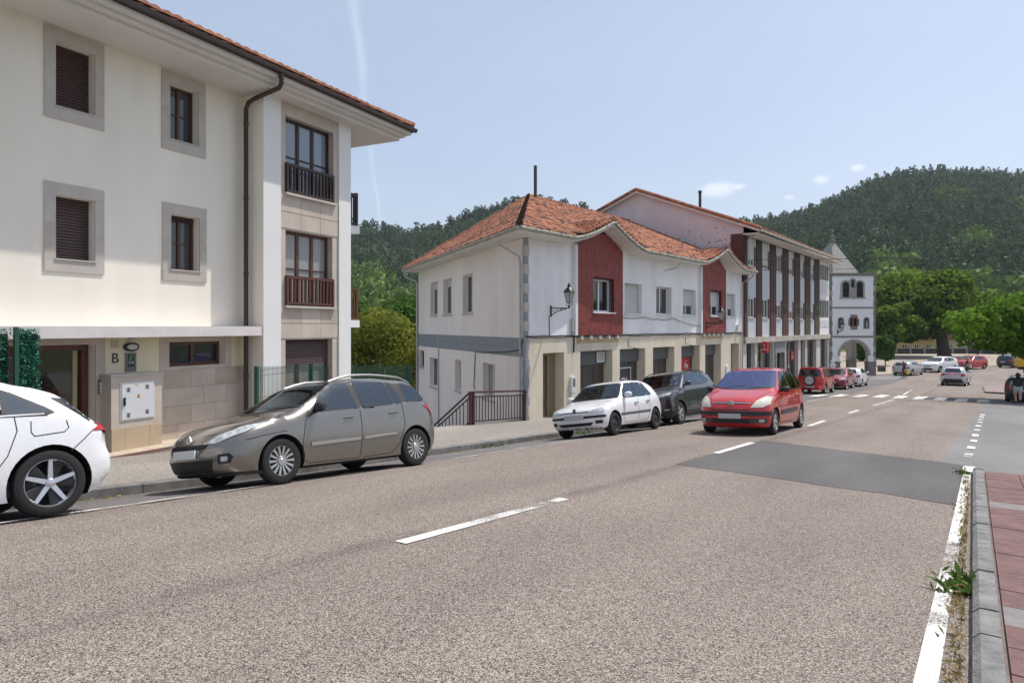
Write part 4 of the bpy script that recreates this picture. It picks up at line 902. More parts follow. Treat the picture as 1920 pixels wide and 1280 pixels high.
    for k in range(n):
        for sgn in (-1, 1):
            la = -12.1-rl+sgn*(rl+OV)*k/n; lb = -12.1-rl+sgn*(rl+OV)*(k+1.1)/n; v.tube([(la, a0+.02, zroof(la)+.10), (lb, a0+.02, zroof(lb)+.07)], .11, 6)
    part('verge_tiles', v, TILE, rf, smooth=50)
    m = MB(); m.box(F, -ov, 21.9, .05, OV-.03, 6.90, 6.96); part('soffit', m, mat('white_soffit', (.70, .66, .61), .9, .08, 2), T)
    m = MB(); m.tube([F(-ov-.1, OV+.10, 7.06), F(22.0, OV+.10, 7.06)], .07, 8); part('gutter', m, MATS['aged_gutter'], T, smooth=60)
    m = MB(); m.tube([F(.1, OV, 7.12), F(.1, .6, 6.9), F(.25, .18, 6.65), F(.25, .16, 1.2)], .04, 8); part('downpipe', m, PIPEG, T, smooth=60)
    m = MB(); m.tube([(-15.6, 41.5, 8.6), (-15.6, 41.5, 10.15)], .09, 10); m.tube([(-15.6, 41.5, 10.12), (-15.6, 41.5, 10.24)], .12, 10); part('flue_pipe', m, MATS['rusty_pipe'], T, smooth=60)
building_t()

# ------------------------------------------------------------------ church porch tower with spire
def church():
    Zt = 69.55; C, S = math.cos(R(36)), math.sin(R(36)); cx = 34.67
    org = (C*cx-S*Zt, S*cx+C*Zt); F = Fr(org, (C, S)); hw = 2.36
    K = thing('church_tower', 'white church tower with grey stone trim, round arch and pyramid spire', 'church', F(0, 0, -3.2))
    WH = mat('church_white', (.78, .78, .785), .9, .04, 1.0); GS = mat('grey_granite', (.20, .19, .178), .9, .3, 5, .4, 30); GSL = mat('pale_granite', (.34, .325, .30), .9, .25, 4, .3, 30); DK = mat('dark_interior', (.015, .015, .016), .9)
    zt = 6.95; ra = 1.43; ac = .18; sp = -1.20           # arch radius, centre, springing
    # front and back wall with the arch cut out; upper openings
    ops = [(-1.02, -.36, 4.75, 6.1), (.40, 1.06, 4.75, 6.1), (-.30, .60, 1.75, 2.70)]
    def arched(p, mb):
        wall(mb, F, -hw, hw, .62, zt, ops, .45 if p > -1 else .01, p=p)
        n = 24; xs = [ac+ra*math.cos(math.pi*(1-i/n)) for i in range(n+1)]; zs = [sp+ra*math.sin(math.pi*i/n) for i in range(n+1)]
        for i in range(n): mb.quad(F(xs[i], p, zs[i]), F(xs[i+1], p, zs[i+1]), F(xs[i+1], p, .62), F(xs[i], p, .62))
        mb.quad(F(-hw, p, -3.4), F(ac-ra, p, -3.4), F(ac-ra, p, .62), F(-hw, p, .62)); mb.quad(F(ac+ra, p, -3.4), F(hw, p, -3.4), F(hw, p, .62), F(ac+ra, p, .62))
        return xs, zs
    mb = MB(); arched(0, mb); D = -4.6; xs, zs = arched(D, mb)
    for s in (-hw, hw):
        mb.quad(F(s, 0, .0), F(s, D, .0), F(s, D, zt), F(s, 0, zt))
        for p0, p1 in ((0, -.75), (D+.75, D)): mb.quad(F(s, p0, -3.4), F(s, p1, -3.4), F(s, p1, .0), F(s, p0, .0))
    mb.quad(F(-hw, 0, .60), F(hw, 0, .60), F(hw, D, .60), F(-hw, D, .60)); part('wall', mb, WH, K)
    for p0, p1 in ((0, -.55), (D+.55, D)):
        mb = MB()
        for i in range(24): mb.quad(F(xs[i], p0, zs[i]), F(xs[i+1], p0, zs[i+1]), F(xs[i+1], p1, zs[i+1]), F(xs[i], p1, zs[i]))
        for s in (ac-ra, ac+ra): mb.quad(F(s, p0, -3.4), F(s, p1, -3.4), F(s, p1, sp), F(s, p0, sp))
        part('archway', mb, GSL, K)
    for i in range(15):          # voussoirs
        t0, t1 = math.pi*i/15+.012, math.pi*(i+1)/15-.012; r0, r1 = ra, ra+.26; pts = [(r0, t0), (r1, t0), (r1, t1), (r0, t1)]
        m = MB(); m.prism([F(ac-r*math.cos(t), .0, sp+r*math.sin(t)) for r, t in pts], [F(ac-r*math.cos(t), .05, sp+r*math.sin(t)) for r, t in pts]); part('voussoir', m, GSL, K)
    for a, b in ((-hw-.04, ac-ra), (ac+ra, hw+.04)):
        
        for p0, p1 in ((-.72, .06), (D-.03, D+.72)): m = MB(); m.box(F, a, b, p0, p1, -3.4, -1.95); part('stone_base', m, GS, K); m = MB(); m.box(F, a-.04, b+.04, p0-.02, p1+.04, -1.95, -1.80); part('impost', m, GS, K)
    for k in range(17):
        z = -1.8+k*.515
        for s0, s1 in ((-hw-.03, -hw+(.33 if k % 2 else .27)), (hw-(.22 if k % 2 else .17), hw+.03)): m = MB(); m.box(F, s0, s1, -.35, .03, z+.006, z+.509); part('quoin', m, random.choice((GS, GSL, GS)), K)
    for z, h, e in ((.66, .16, .07), (3.62, .14, .06), (6.92, .30, .12)): m = MB(); m.box(F, -hw-e, hw+e, D-e, e, z, z+h); part('cornice' if z > 6 else 'string_course', m, GS, K)
    # bell openings: round arches in grey stone
    for c in (-.69, .73, .02):
        w, z0, z1 = (.33, 4.75, 6.0) if c != .02 else (.16, 5.75, 6.38)
        m = MB(); pts = [(c-w, z0), (c-w, z1)]+[(c-w*math.cos(t), z1+w*math.sin(t)) for t in [math.pi*i/10 for i in range(1, 10)]]+[(c+w, z1), (c+w, z0)]
        m.add([F(s, .052, z) for s, z in pts], [tuple(range(len(pts)))]); part('bell_opening', m, DK, K)
        outp = [(c-(w+.17), z0)]+[(c-(w+.17)*math.cos(t), z1+(w+.17)*math.sin(t)) for t in [math.pi*i/12 for i in range(13)]]+[(c+(w+.17), z0)]
        inp = [(c-w, z0)]+[(c-w*math.cos(t), z1+w*math.sin(t)) for t in [math.pi*i/12 for i in range(13)]]+[(c+w, z0)]; n = len(outp)
        m = MB(); m.add([F(s, .02, z) for s, z in outp]+[F(s, .09, z) for s, z in outp]+[F(s, .09, z) for s, z in inp]+[F(s, .02, z) for s, z in inp], [(r*n+i, r*n+i+1, (r+1)*n+i+1, (r+1)*n+i) for r in range(3) for i in range(n-1)]); part('arch_trim', m, GSL, K)
    m = MB(); m.box(F, -.34, .38, .0, .055, 4.75, 5.75); m.box(F, -1.3, 1.3, .0, .12, 4.62, 4.75); part('stone_infill', m, GSL, K)
    for c in (-1.18, 1.43):       # niches with small figures
        m = MB(); w = .29; pts = [(c-w, 1.55), (c-w, 2.45)]+[(c-w*math.cos(t), 2.45+w*math.sin(t)) for t in [math.pi*i/8 for i in range(1, 8)]]+[(c+w, 2.45), (c+w, 1.55)]
        m.prism([F(s, .0, z) for s, z in pts], [F(s, .06, z) for s, z in pts]); nc = part('niche', m, GS, K)
        m = MB(); w = .20; pts = [(c-w, 1.62), (c-w, 2.42)]+[(c-w*math.cos(t), 2.42+w*math.sin(t)) for t in [math.pi*i/8 for i in range(1, 8)]]+[(c+w, 2.42), (c+w, 1.62)]; m.add([F(s, .064, z) for s, z in pts], [tuple(range(len(pts)))]); part('niche_recess', m, mat('niche_dark', (.06, .055, .05), .9), nc)
        m = MB(); m.lathe([(.10, 1.62), (.11, 1.9), (.09, 2.15), (.05, 2.2), (.07, 2.28), (.05, 2.37), (.001, 2.4)], lambda x, y, h: F(c+x, .10+y*.5, h), 10); part('statue', m, GSL, nc, smooth=50)
    m = MB(); m.box(F, -.40, -.22, 0, .05, 1.90, 2.55); m.box(F, .52, .68, 0, .05, 1.90, 2.55); m.box(F, -.18, .50, 0, .05, 2.70, 2.98); m.box(F, -.18, .50, 0, .05, 1.47, 1.74); part('stone_surround', m, GS, K)
    window(F, K, -.30, .60, 1.75, 2.70, -.2, mat('rust_frame', (.22, .08, .04), .6), DK, cols=2, fw=.12)
    # spire
    sc = -.80; zb = 7.2; hs = 1.75; ap = 10.75; pc = -2.75
    m = MB(); rows = 11
    G = Fr(F(sc, pc, 0)[:2], (math.cos(R(36+22)), math.sin(R(36+22))))
    for k in range(rows):
        t0, t1 = k/rows, (k+1)/rows; w0, w1 = hs*(1-t0)+.12, hs*(1-t1)+.14; z0, z1 = zb+(ap-zb)*t0, zb+(ap-zb)*t1-.015
        m = MB(); m.prism([G(-w0, -w0, z0), G(w0, -w0, z0), G(w0, w0, z0), G(-w0, w0, z0)], [G(-w1, -w1, z1), G(w1, -w1, z1), G(w1, w1, z1), G(-w1, w1, z1)]); part('spire_course', m, GSL, K)
    m = MB(); m.lathe([(.36, ap-.02), (.38, ap+.10), (.22, ap+.16), (.20, ap+.5), (.28, ap+.55), (.14, ap+.65), (.12, ap+.95), (.20, ap+1.05), (.16, ap+1.2), (.02, ap+1.3)], lambda x, y, h: G(x, y, h), 10); fn = part('finial', m, GS, K, smooth=40)
    m = MB(); m.tube([G(0, 0, ap+1.25), G(0, 0, ap+2.1)], .025, 5); H = Fr(G(0, 0, 0)[:2], (C, S)); m.tube([H(-.22, 0, ap+1.8), H(.22, 0, ap+1.8)], .025, 5); part('cross', m, BLACK, fn)
    wall_lantern(F, -1.5, 1.25, 'black iron lantern on the white church tower', reach=.85, sc=1.25)
    # stone pillar with ball at the tower's foot
    m = MB(); m.lathe([(.22, -3.3), (.22, -2.2), (.3, -2.15), (.3, -2.0), (.12, -1.95), (.2, -1.75), (.18, -1.6), (.01, -1.5)], lambda x, y, h: F(-2.55+x, 1.2+y, h), 12); solo('stone_bollard', m, WH, 'white stone pillar with ball top at the foot of the church tower', 'pillar', F(-2.55, 1.2, -3.2), smooth=40)
church()

# ------------------------------------------------------------------ foliage
def rand_unit(n):
    v = np.random.normal(size=(n, 3)); return v/np.linalg.norm(v, axis=1)[:, None]
def leaf_mesh(name, cen, size, tint, m, flat=0.35, nrm=None, aspect=.62):
    """one pointed leaf card (4 verts, folded) per centre"""
    n = len(cen); nr = rand_unit(n) if nrm is None else nrm; nr[:, 2] = nr[:, 2]*(1-flat)+flat*np.abs(nr[:, 2])+.15; nr /= np.linalg.norm(nr, axis=1)[:, None]
    a = np.cross(nr, rand_unit(n)); a /= np.linalg.norm(a, axis=1)[:, None]+1e-9; b = np.cross(nr, a); s = np.asarray(size).reshape(-1, 1)
    v = np.stack([cen-a*s, cen-b*s*aspect+nr*s*.15, cen+a*s, cen+b*s*aspect+nr*s*.15], 1).reshape(-1, 3)
    me = bpy.data.meshes.new(name); me.vertices.add(4*n); me.vertices.foreach_set('co', v.astype(np.float32).ravel()); me.loops.add(4*n); me.loops.foreach_set('vertex_index', np.arange(4*n, dtype=np.int32)); me.polygons.add(n); me.polygons.foreach_set('loop_start', np.arange(0, 4*n, 4, dtype=np.int32))
    try: me.polygons.foreach_set('loop_total', np.full(n, 4, dtype=np.int32))
    except Exception: pass
    ca = me.color_attributes.new('tint', 'FLOAT_COLOR', 'POINT'); t = np.repeat(np.asarray(tint), 4); ca.data.foreach_set('color', np.stack([t, t, t, np.ones_like(t)], 1).astype(np.float32).ravel())
    me.materials.append(m); me.update(); me.validate(); return me
def crown_points(blobs, n):
    """points in shells of blobs (c, (rx,ry,rz)), denser outside"""
    vol = np.array([b[1][0]*b[1][1]*b[1][2] for b in blobs])**.67; idx = np.random.choice(len(blobs), n, p=vol/vol.sum()); u = rand_unit(n); r = np.random.uniform(.55, 1.03, n)**.6
    c = np.array([b[0] for b in blobs])[idx]; rr = np.array([b[1] for b in blobs])[idx]; return c+u*rr*r[:, None], idx, u
def make_blobs(cen, rad, n, seed, sz=(.32, .5)):
    rs = np.random.RandomState(seed); out = []
    for k in range(n):
        d = rs.normal(size=3); d /= np.linalg.norm(d); d[2] = d[2]*.9+.1; q = rs.uniform(.45, .78); s = rs.uniform(*sz)
        out.append((np.array(cen)+d*np.array(rad)*q, np.array(rad)*s*np.array([1, 1, .85])))
    return out
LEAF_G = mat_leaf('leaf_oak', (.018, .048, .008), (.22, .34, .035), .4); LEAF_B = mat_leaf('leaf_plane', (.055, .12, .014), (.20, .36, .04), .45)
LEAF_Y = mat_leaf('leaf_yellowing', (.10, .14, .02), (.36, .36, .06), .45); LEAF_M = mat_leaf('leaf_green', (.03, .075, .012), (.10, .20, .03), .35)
BARK = mat('bark', (.075, .058, .045), .95, .35, 6, .6, 20)
def tree(name, label, base, crown_c, rad, nb, nleaf, ls, lm, trunk_r, seed, cat='tree', limbs=7, group=None, crown_name='crown', extra=()):
    T = thing(name, label, cat, base, group); np.random.seed(seed); random.seed(seed); blobs = make_blobs(crown_c, rad, nb, seed)+list(extra)
    pts, idx, u = crown_points(blobs, nleaf); bt = np.random.uniform(-.2, .2, len(blobs)); t = np.clip(.38+bt[idx]+.22*u[:, 2]+np.random.normal(0, .16, nleaf), 0, 1)  # tint lightens leaves towards each clump's top, sunlight put into the colour
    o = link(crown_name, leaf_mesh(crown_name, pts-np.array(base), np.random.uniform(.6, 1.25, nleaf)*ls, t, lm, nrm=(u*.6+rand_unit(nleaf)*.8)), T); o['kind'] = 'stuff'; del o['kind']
    m = MB(); b = Vector(base); c = Vector(crown_c); top = c+Vector((0, 0, rad[2]*.35))
    if trunk_r > 0:
        k0 = b.lerp(c, .45)+Vector((trunk_r*.5, -trunk_r*.4, 0)); m.tube([b-Vector((0, 0, .3)), b+Vector((0, 0, .4)), k0, c, top], [trunk_r*1.45, trunk_r*1.05, trunk_r*.9, trunk_r*.6, trunk_r*.15], 9)
        for k in range(limbs):
            q = Vector(blobs[k % len(blobs)][0]); st = b.lerp(c, random.uniform(.55, .95)); md = st.lerp(q, .5)+Vector((0, 0, -.08*(q-st).length)); m.tube([st, md, q], [trunk_r*.5, trunk_r*.33, trunk_r*.1], 6)
        part('trunk', m, BARK, T, smooth=60)
    return T
def cpt(px, py, Z):
    x = (px-960)/1280*Z; C, S = math.cos(R(36)), math.sin(R(36)); return np.array([C*x-S*Z, S*x+C*Z, 1.72+(613-py)/1280*Z])

def right_tree():
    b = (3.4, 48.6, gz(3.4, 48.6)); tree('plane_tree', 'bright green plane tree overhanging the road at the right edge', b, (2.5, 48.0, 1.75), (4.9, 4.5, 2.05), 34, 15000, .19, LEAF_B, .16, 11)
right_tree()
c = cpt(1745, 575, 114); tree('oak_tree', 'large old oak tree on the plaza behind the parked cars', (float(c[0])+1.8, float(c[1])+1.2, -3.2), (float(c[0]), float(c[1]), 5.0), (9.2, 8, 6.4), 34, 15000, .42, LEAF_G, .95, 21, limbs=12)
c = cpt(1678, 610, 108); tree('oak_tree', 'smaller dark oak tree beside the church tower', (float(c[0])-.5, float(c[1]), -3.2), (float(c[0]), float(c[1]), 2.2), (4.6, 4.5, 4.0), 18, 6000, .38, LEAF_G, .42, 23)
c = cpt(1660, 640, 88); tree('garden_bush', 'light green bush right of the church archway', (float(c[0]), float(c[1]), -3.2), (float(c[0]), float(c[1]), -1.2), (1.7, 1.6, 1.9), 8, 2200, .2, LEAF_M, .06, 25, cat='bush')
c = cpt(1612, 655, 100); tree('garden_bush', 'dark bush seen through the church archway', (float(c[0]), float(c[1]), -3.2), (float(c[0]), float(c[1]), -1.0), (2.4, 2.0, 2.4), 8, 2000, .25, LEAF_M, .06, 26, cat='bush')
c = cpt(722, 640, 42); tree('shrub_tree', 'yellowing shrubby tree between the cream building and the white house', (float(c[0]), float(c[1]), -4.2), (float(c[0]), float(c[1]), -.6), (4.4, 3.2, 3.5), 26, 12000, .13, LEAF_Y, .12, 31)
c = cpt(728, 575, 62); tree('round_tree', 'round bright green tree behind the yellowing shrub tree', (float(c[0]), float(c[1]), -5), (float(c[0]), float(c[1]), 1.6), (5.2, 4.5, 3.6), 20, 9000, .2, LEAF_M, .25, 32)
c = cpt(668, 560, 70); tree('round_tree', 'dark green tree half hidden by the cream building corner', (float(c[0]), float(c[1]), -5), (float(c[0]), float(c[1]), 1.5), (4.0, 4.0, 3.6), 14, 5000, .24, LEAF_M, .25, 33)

# ------------------------------------------------------------------ hills and their forest
SIL = [(-900, 470), (0, 450), (400, 440), (660, 432), (700, 430), (760, 442), (830, 434), (870, 415), (910, 402), (960, 391), (1010, 388), (1060, 396), (1120, 408), (1200, 416), (1300, 422), (1400, 418), (1450, 410), (1520, 394), (1560, 375), (1600, 356), (1650, 336), (1700, 325), (1760, 321), (1830, 325), (1900, 329), (2100, 338), (2500, 380), (3400, 470)]
SX = [s[0] for s in SIL]; SY = [s[1]+10 for s in SIL]; Z0, ZR = 165., 560.
def hill_z(px, Z):
    ridge = (613-float(np.interp(px, SX, SY)))/1280*ZR+1.72; t = (Z-Z0)/(ZR-Z0); base = -3.5
    n = mnoise.noise((px*.006, Z*.012, 0))*6*min(1, max(0, t*3))*max(0, 1-t)
    if t <= 0: return base
    if t <= 1: return base+(ridge-base)*(t**1.25*(1.0-.12*t)+.12*t*t)+n
    return base+(ridge-base)*max(.2, 1-.5*(t-1)**1.3)
def hills():
    pxs = list(range(-900, 3401, 60)); Zs = [150, 175, 200, 230, 260, 290, 320, 350, 380, 410, 440, 470, 500, 530, 560, 600, 660, 760, 900]; m = MB()
    vs = []
    for Z in Zs:
        for px in pxs:
            q = cpt(px, 613, Z); vs.append((q[0], q[1], hill_z(px, Z)-(6 if Z == 150 else 0)))
    n = len(pxs); m.add(vs, [(j*n+i, j*n+i+1, (j+1)*n+i+1, (j+1)*n+i) for j in range(len(Zs)-1) for i in range(n-1)])
    me = m.mesh('hills', mat('hill_scrub', (.05, .075, .022), .95, .5, .03, col2=(.03, .045, .016)), fix=False); me.polygons.foreach_set('use_smooth', [True]*len(me.polygons)); o = link('hills', me); o['kind'] = 'structure'
hills()
def forest():
    rs = np.random.RandomState(5); cards = {k: ([], [], []) for k in ('pine', 'leafy')}; trunks = MB(); nt = 0
    def put(kind, x, y, z, h, w, ncard, umb=False):
        C, Sz, T = cards[kind]; base_t = rs.uniform(-.26, .26)+.22*mnoise.noise((x*.014, y*.014, 7.0))
        if kind == 'pine':
            if umb:
                f = rs.uniform(.5, 1.0, ncard); th = rs.uniform(0, 6.283, ncard); rr = w*np.sqrt(rs.uniform(0, 1, ncard))*np.sin(np.pi*np.clip((f-.42)/.66, 0, 1))
            else:
                f = rs.uniform(.12, 1.0, ncard)**.8; th = rs.uniform(0, 6.283, ncard); rr = w*np.clip(1.04-f, 0, 1)**.62*rs.uniform(.5, 1.1, ncard)
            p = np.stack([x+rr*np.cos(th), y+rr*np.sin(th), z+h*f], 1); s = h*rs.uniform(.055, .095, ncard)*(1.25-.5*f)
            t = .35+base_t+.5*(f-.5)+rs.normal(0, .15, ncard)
        else:
            u = rs.normal(size=(ncard, 3)); u /= np.linalg.norm(u, axis=1)[:, None]; r = rs.uniform(.6, 1, ncard)[:, None]
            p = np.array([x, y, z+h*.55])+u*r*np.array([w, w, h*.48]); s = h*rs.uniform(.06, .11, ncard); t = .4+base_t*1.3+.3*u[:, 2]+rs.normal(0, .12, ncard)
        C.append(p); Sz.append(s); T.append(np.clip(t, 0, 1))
    for k in range(13000):
        px = rs.uniform(620, 2080); Z = math.sqrt(rs.uniform(Z0**2, (ZR+12)**2)); t = (Z-Z0)/(ZR-Z0)
        if 780 < px < 1120 and t < .55: continue
        if 1120 < px < 1380 and t < .9: continue
        if 655 < px < 790 and .62 < t < .84 and rs.rand() < .8: continue
        q = cpt(px, 613, Z); z = hill_z(px, Z); nz = mnoise.noise((px*.008, Z*.012, 3.0))
        leafy = (t < .16) or (t < .5 and nz > .20) or (nz > .36 and t < .8); big = rs.uniform(.75, 1.35)
        near = max(.7, 1.5-t)
        if leafy: put('leafy', q[0], q[1], z-1, rs.uniform(5, 11)*(.85 if t > .3 else 1.0)*big, rs.uniform(2.8, 5.4)*big, 60)
        else: put('pine', q[0], q[1], z-.5, rs.uniform(5.5, 9.5)*big, rs.uniform(1.7, 2.8)*big, 42)
    # umbrella pines along the left ridge with daylight between the trunks
    for k in range(150):
        px = rs.uniform(655, 1125); q = cpt(px, 613, ZR+rs.uniform(-14, 10)); h = rs.uniform(9.5, 14); z = hill_z(px, ZR)-1
        put('pine', q[0], q[1], z, h, rs.uniform(2.2, 3.4), 46, umb=True); trunks.tube([(q[0], q[1], z-1), (q[0], q[1], z+h*.75)], .22, 4, cap=False)
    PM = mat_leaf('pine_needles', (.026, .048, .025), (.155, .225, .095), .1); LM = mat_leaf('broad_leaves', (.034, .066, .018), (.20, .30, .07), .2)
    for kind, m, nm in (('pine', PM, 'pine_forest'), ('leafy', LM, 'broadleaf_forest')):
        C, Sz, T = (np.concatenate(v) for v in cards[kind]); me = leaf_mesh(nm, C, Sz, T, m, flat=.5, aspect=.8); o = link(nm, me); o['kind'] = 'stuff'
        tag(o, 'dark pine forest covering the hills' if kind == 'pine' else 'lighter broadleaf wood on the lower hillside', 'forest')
    o = link('pine_trunks', trunks.mesh('pine_trunks', BARK, fix=False)); tag(o, 'bare pine trunks along the left ridge line', 'forest', kind='stuff')
forest()

# ------------------------------------------------------------------ houses beyond the plaza
def far_house(label, px0, px1, ytop, ybase, Z, wallc, roofc, nwin, rise, depth=7, wz=(.35, .7)):
    a, b = cpt(px0, 613, Z), cpt(px1, 613, Z); F = Fr(a[:2], (b-a)[:2]); w = float(np.linalg.norm((b-a)[:2])); zt = 1.72+(613-ytop)/1280*Z; zb = 1.72+(613-ybase)/1280*Z
    H = thing('house', label, 'house', F(w/2, 0, zb)); wm = mat('far_wall_%d' % px0, wallc, .9, .1, .6); h = zt-zb
    ops = [((i+.5)*w/nwin-.5, (i+.5)*w/nwin+.5, zb+h*wz[0], zb+h*wz[1]) for i in range(nwin)]
    m = MB(); wall(m, F, 0, w, zb-2, zt, ops, .15); 
    for s in (0, w): m.quad(F(s, 0, zb-2), F(s, -depth, zb-2), F(s, -depth, zt), F(s, 0, zt)); m.poly([F(s, 0, zt), F(s, -depth, zt), F(s, -depth/2, zt+rise)])
    m.quad(F(0, -depth, zb-2), F(w, -depth, zb-2), F(w, -depth, zt), F(0, -depth, zt)); part('wall', m, wm, H)
    for o in ops: window(F, H, *o, -.12, WHITEF, GLASS, cols=2, fw=.09)
    m = MB(); ov = .5
    for p0, sg in ((ov, 1), (-depth-ov, -1)): m.prism([F(-ov, p0, zt-.2), F(w+ov, p0, zt-.2), F(w+ov, -depth/2, zt+rise), F(-ov, -depth/2, zt+rise)], [F(-ov, p0, zt), F(w+ov, p0, zt), F(w+ov, -depth/2, zt+rise+.2), F(-ov, -depth/2, zt+rise+.2)])
    rf = part('roof', m, mat('far_roof', roofc, .9, .3, .8), H)
    rt = MB()
    for k in range(int(w/.45)): s = k*.45; rt.tube([F(s, ov+.02, zt+.04), F(s, -depth/2, zt+rise+.22)], .1, 5)
    o = part('roof_tiles', rt, MATS['far_roof'], rf); o['kind'] = 'stuff'
far_house('ochre yellow house behind the plaza trees', 1664, 1752, 634, 672, 142, (.62, .40, .15), (.18, .075, .05), 4, .9)
far_house('beige house with white gallery behind the oak', 1772, 1868, 634, 672, 146, (.60, .47, .30), (.18, .075, .05), 5, .9)
far_house('house with orange roof on the lower hillside', 1852, 1886, 560, 580, 205, (.55, .50, .47), (.42, .16, .08), 2, 1.5)
def plaza_wall():
    m = MB(); a, b = cpt(1646, 613, 126), cpt(1885, 613, 126); F = Fr(a[:2], (b-a)[:2]); w = float(np.linalg.norm((b-a)[:2])); W = thing('plaza_wall', 'low dark stone wall at the back of the plaza', 'wall', F(w/2, 0, -3.2))
    m.box(F, 0, w, -.4, 0, -3.4, -2.25); part('wall', m, mat('dark_stone', (.07, .065, .06), .95, .4, 1.5, .5, 6), W); m = MB(); m.box(F, -.1, w+.1, -.5, .1, -2.25, -2.12); part('coping', m, mat('pale_granite2', (.28, .27, .25), .9, .2, 3), W)
    for k in range(9): s = .8+k*2.6; m = MB(); m.box(F, s-.2, s+.2, -.46, .06, -3.4, -1.9); part('pier', m, mat('pale_granite2', (.28, .27, .25), .9, .2, 3), W)
plaza_wall()
for (px, Z, l1) in ((1665, 118, 'slim dark lamp post on the plaza left of the oak trunk'), (1833, 120, 'slim dark lamp post on the plaza right of the oak trunk')):
    c = cpt(px, 613, Z); m = MB(); m.tube([(c[0], c[1], -3.3), (c[0], c[1], 1.2)], .08, 8); m.lathe([(.08, 1.2), (.22, 1.3), (.26, 1.6), (.05, 1.8)], lambda x, y, h: (c[0]+x, c[1]+y, h), 8); solo('lamp_post', m, BLACK, l1, 'lamp post', (float(c[0]), float(c[1]), -3.2))
def planter():
    c = cpt(1653, 707, 75.5); m = MB(); F = Fr(c[:2], (math.cos(R(36)), math.sin(R(36)))); z = gz(c[0], c[1])+.05; m.box(F, -.30, .30, -.3, .3, z, z+.52); m.box(F, -.33, .33, -.33, .33, z+.52, z+.58); solo('stone_planter', m, mat('dark_box', (.05, .048, .045), .8, .2, 4), 'dark square box standing at the plaza edge by the silver hatchback', 'planter', (c[0], c[1], z))
planter()

# ------------------------------------------------------------------ fences and hedge screen
FGREEN = mat('fence_green', (.012, .075, .045), .5)
def mesh_fence():
    a, b = Vector((-12.55, 8.3)), Vector((-17.2, 17.4)); F = Fr(a, b-a); w = (b-a).length; W = thing('wire_fence', 'green wire mesh fence with posts behind the silver estate car', 'fence', F(0, 0, -.8)); n = 4
    zg = lambda s: -.75-.55*s/w
    for k in range(n+1): s = w*k/n; m = MB(); m.box(F, s-.035, s+.035, -.035, .035, zg(s)-1.5, zg(s)+1.66); part('post', m, FGREEN, W)
    m = MB(); s = w+.30; m.box(F, s-.05, s+.05, -.05, .05, zg(w)-1.5, zg(w)+1.66); part('post', m, FGREEN, W)
    for k in range(n):
        s0, s1 = w*k/n+.04, w*(k+1)/n-.04; m = MB(); q = int((s1-s0)/.055)
        for i in range(q+1): s = s0+(s1-s0)*i/q; m.box(F, s-.0035, s+.0035, -.004, .004, zg(s)+.05, zg(s)+1.66)
        for z in (.1, .55, 1.0, 1.45, 1.57): m.box(F, s0, s1, .004, .012, zg(s0)+z, zg(s0)+z+.008)
        o = part('wire_panel', m, FGREEN, W); o['kind'] = 'stuff'
mesh_fence()
def hedge_screen():
    F = Fr((-13.55, 4.81), (-.163, .987)); H = thing('hedge_screen', 'artificial green hedge screen on wire fence at the left building entrance', 'fence', F(-2.5, 1.2, -.6)); np.random.seed(3)
    for s0, s1 in ((-5.2, -1.14), (-1.04, -.72)):
        m = MB(); m.box(F, s0+.03, s1-.02, 1.14, 1.18, -.62, 1.62); core = part('hedge_core', m, mat('hedge_dark', (.006, .03, .02), .95), H)
        n = int(16000*(s1-s0)/4)+1600; s = np.random.uniform(s0, s1, n); z = np.random.uniform(-.62, 1.69, n); p = np.random.uniform(1.10, 1.26, n); P = np.array([F(x, y, w) for x, y, w in zip(s, p, z)])-np.array(wloc(H))
        o = link('hedge_needles', leaf_mesh('hedge_needles', P, np.random.uniform(.02, .04, n), np.clip(.45+np.random.normal(0, .25, n)+.25*np.sin(s*38), 0, 1), MATS.get('hedge_leaf') or mat_leaf('hedge_leaf', (.012, .085, .05), (.08, .30, .19), .1), aspect=.3), H); o['kind'] = 'stuff'
    for s in (-1.09,): m = MB(); m.box(F, s-.03, s+.03, 1.24, 1.29, -.7, 1.72); part('post', m, FGREEN, H)
    m = MB()
    for z in (.1, .55, 1.0, 1.5): m.box(F, -5.2, -.75, 1.27, 1.277, z, z+.008)
    o = part('wire', m, FGREEN, H); o['kind'] = 'stuff'
hedge_screen()
# overhead wires from the brick-pier building across the street
for dz, lb in ((0, 'upper overhead cable crossing towards the right edge'), (-.55, 'lower overhead cable crossing towards the right edge')):
    a = Vector((-11.9, 39.4, 5.55+dz)); b = Vector((16, 58, 6.9+dz*1.4)); mb = MB(); n = 24; mb.tube([a.lerp(b, k/n)-Vector((0, 0, .35*4*(k/n)*(1-k/n))) for k in range(n+1)], .018 if dz == 0 else .012, 5); solo('overhead_cable', mb, BLACK, lb, 'cable', tuple(a))
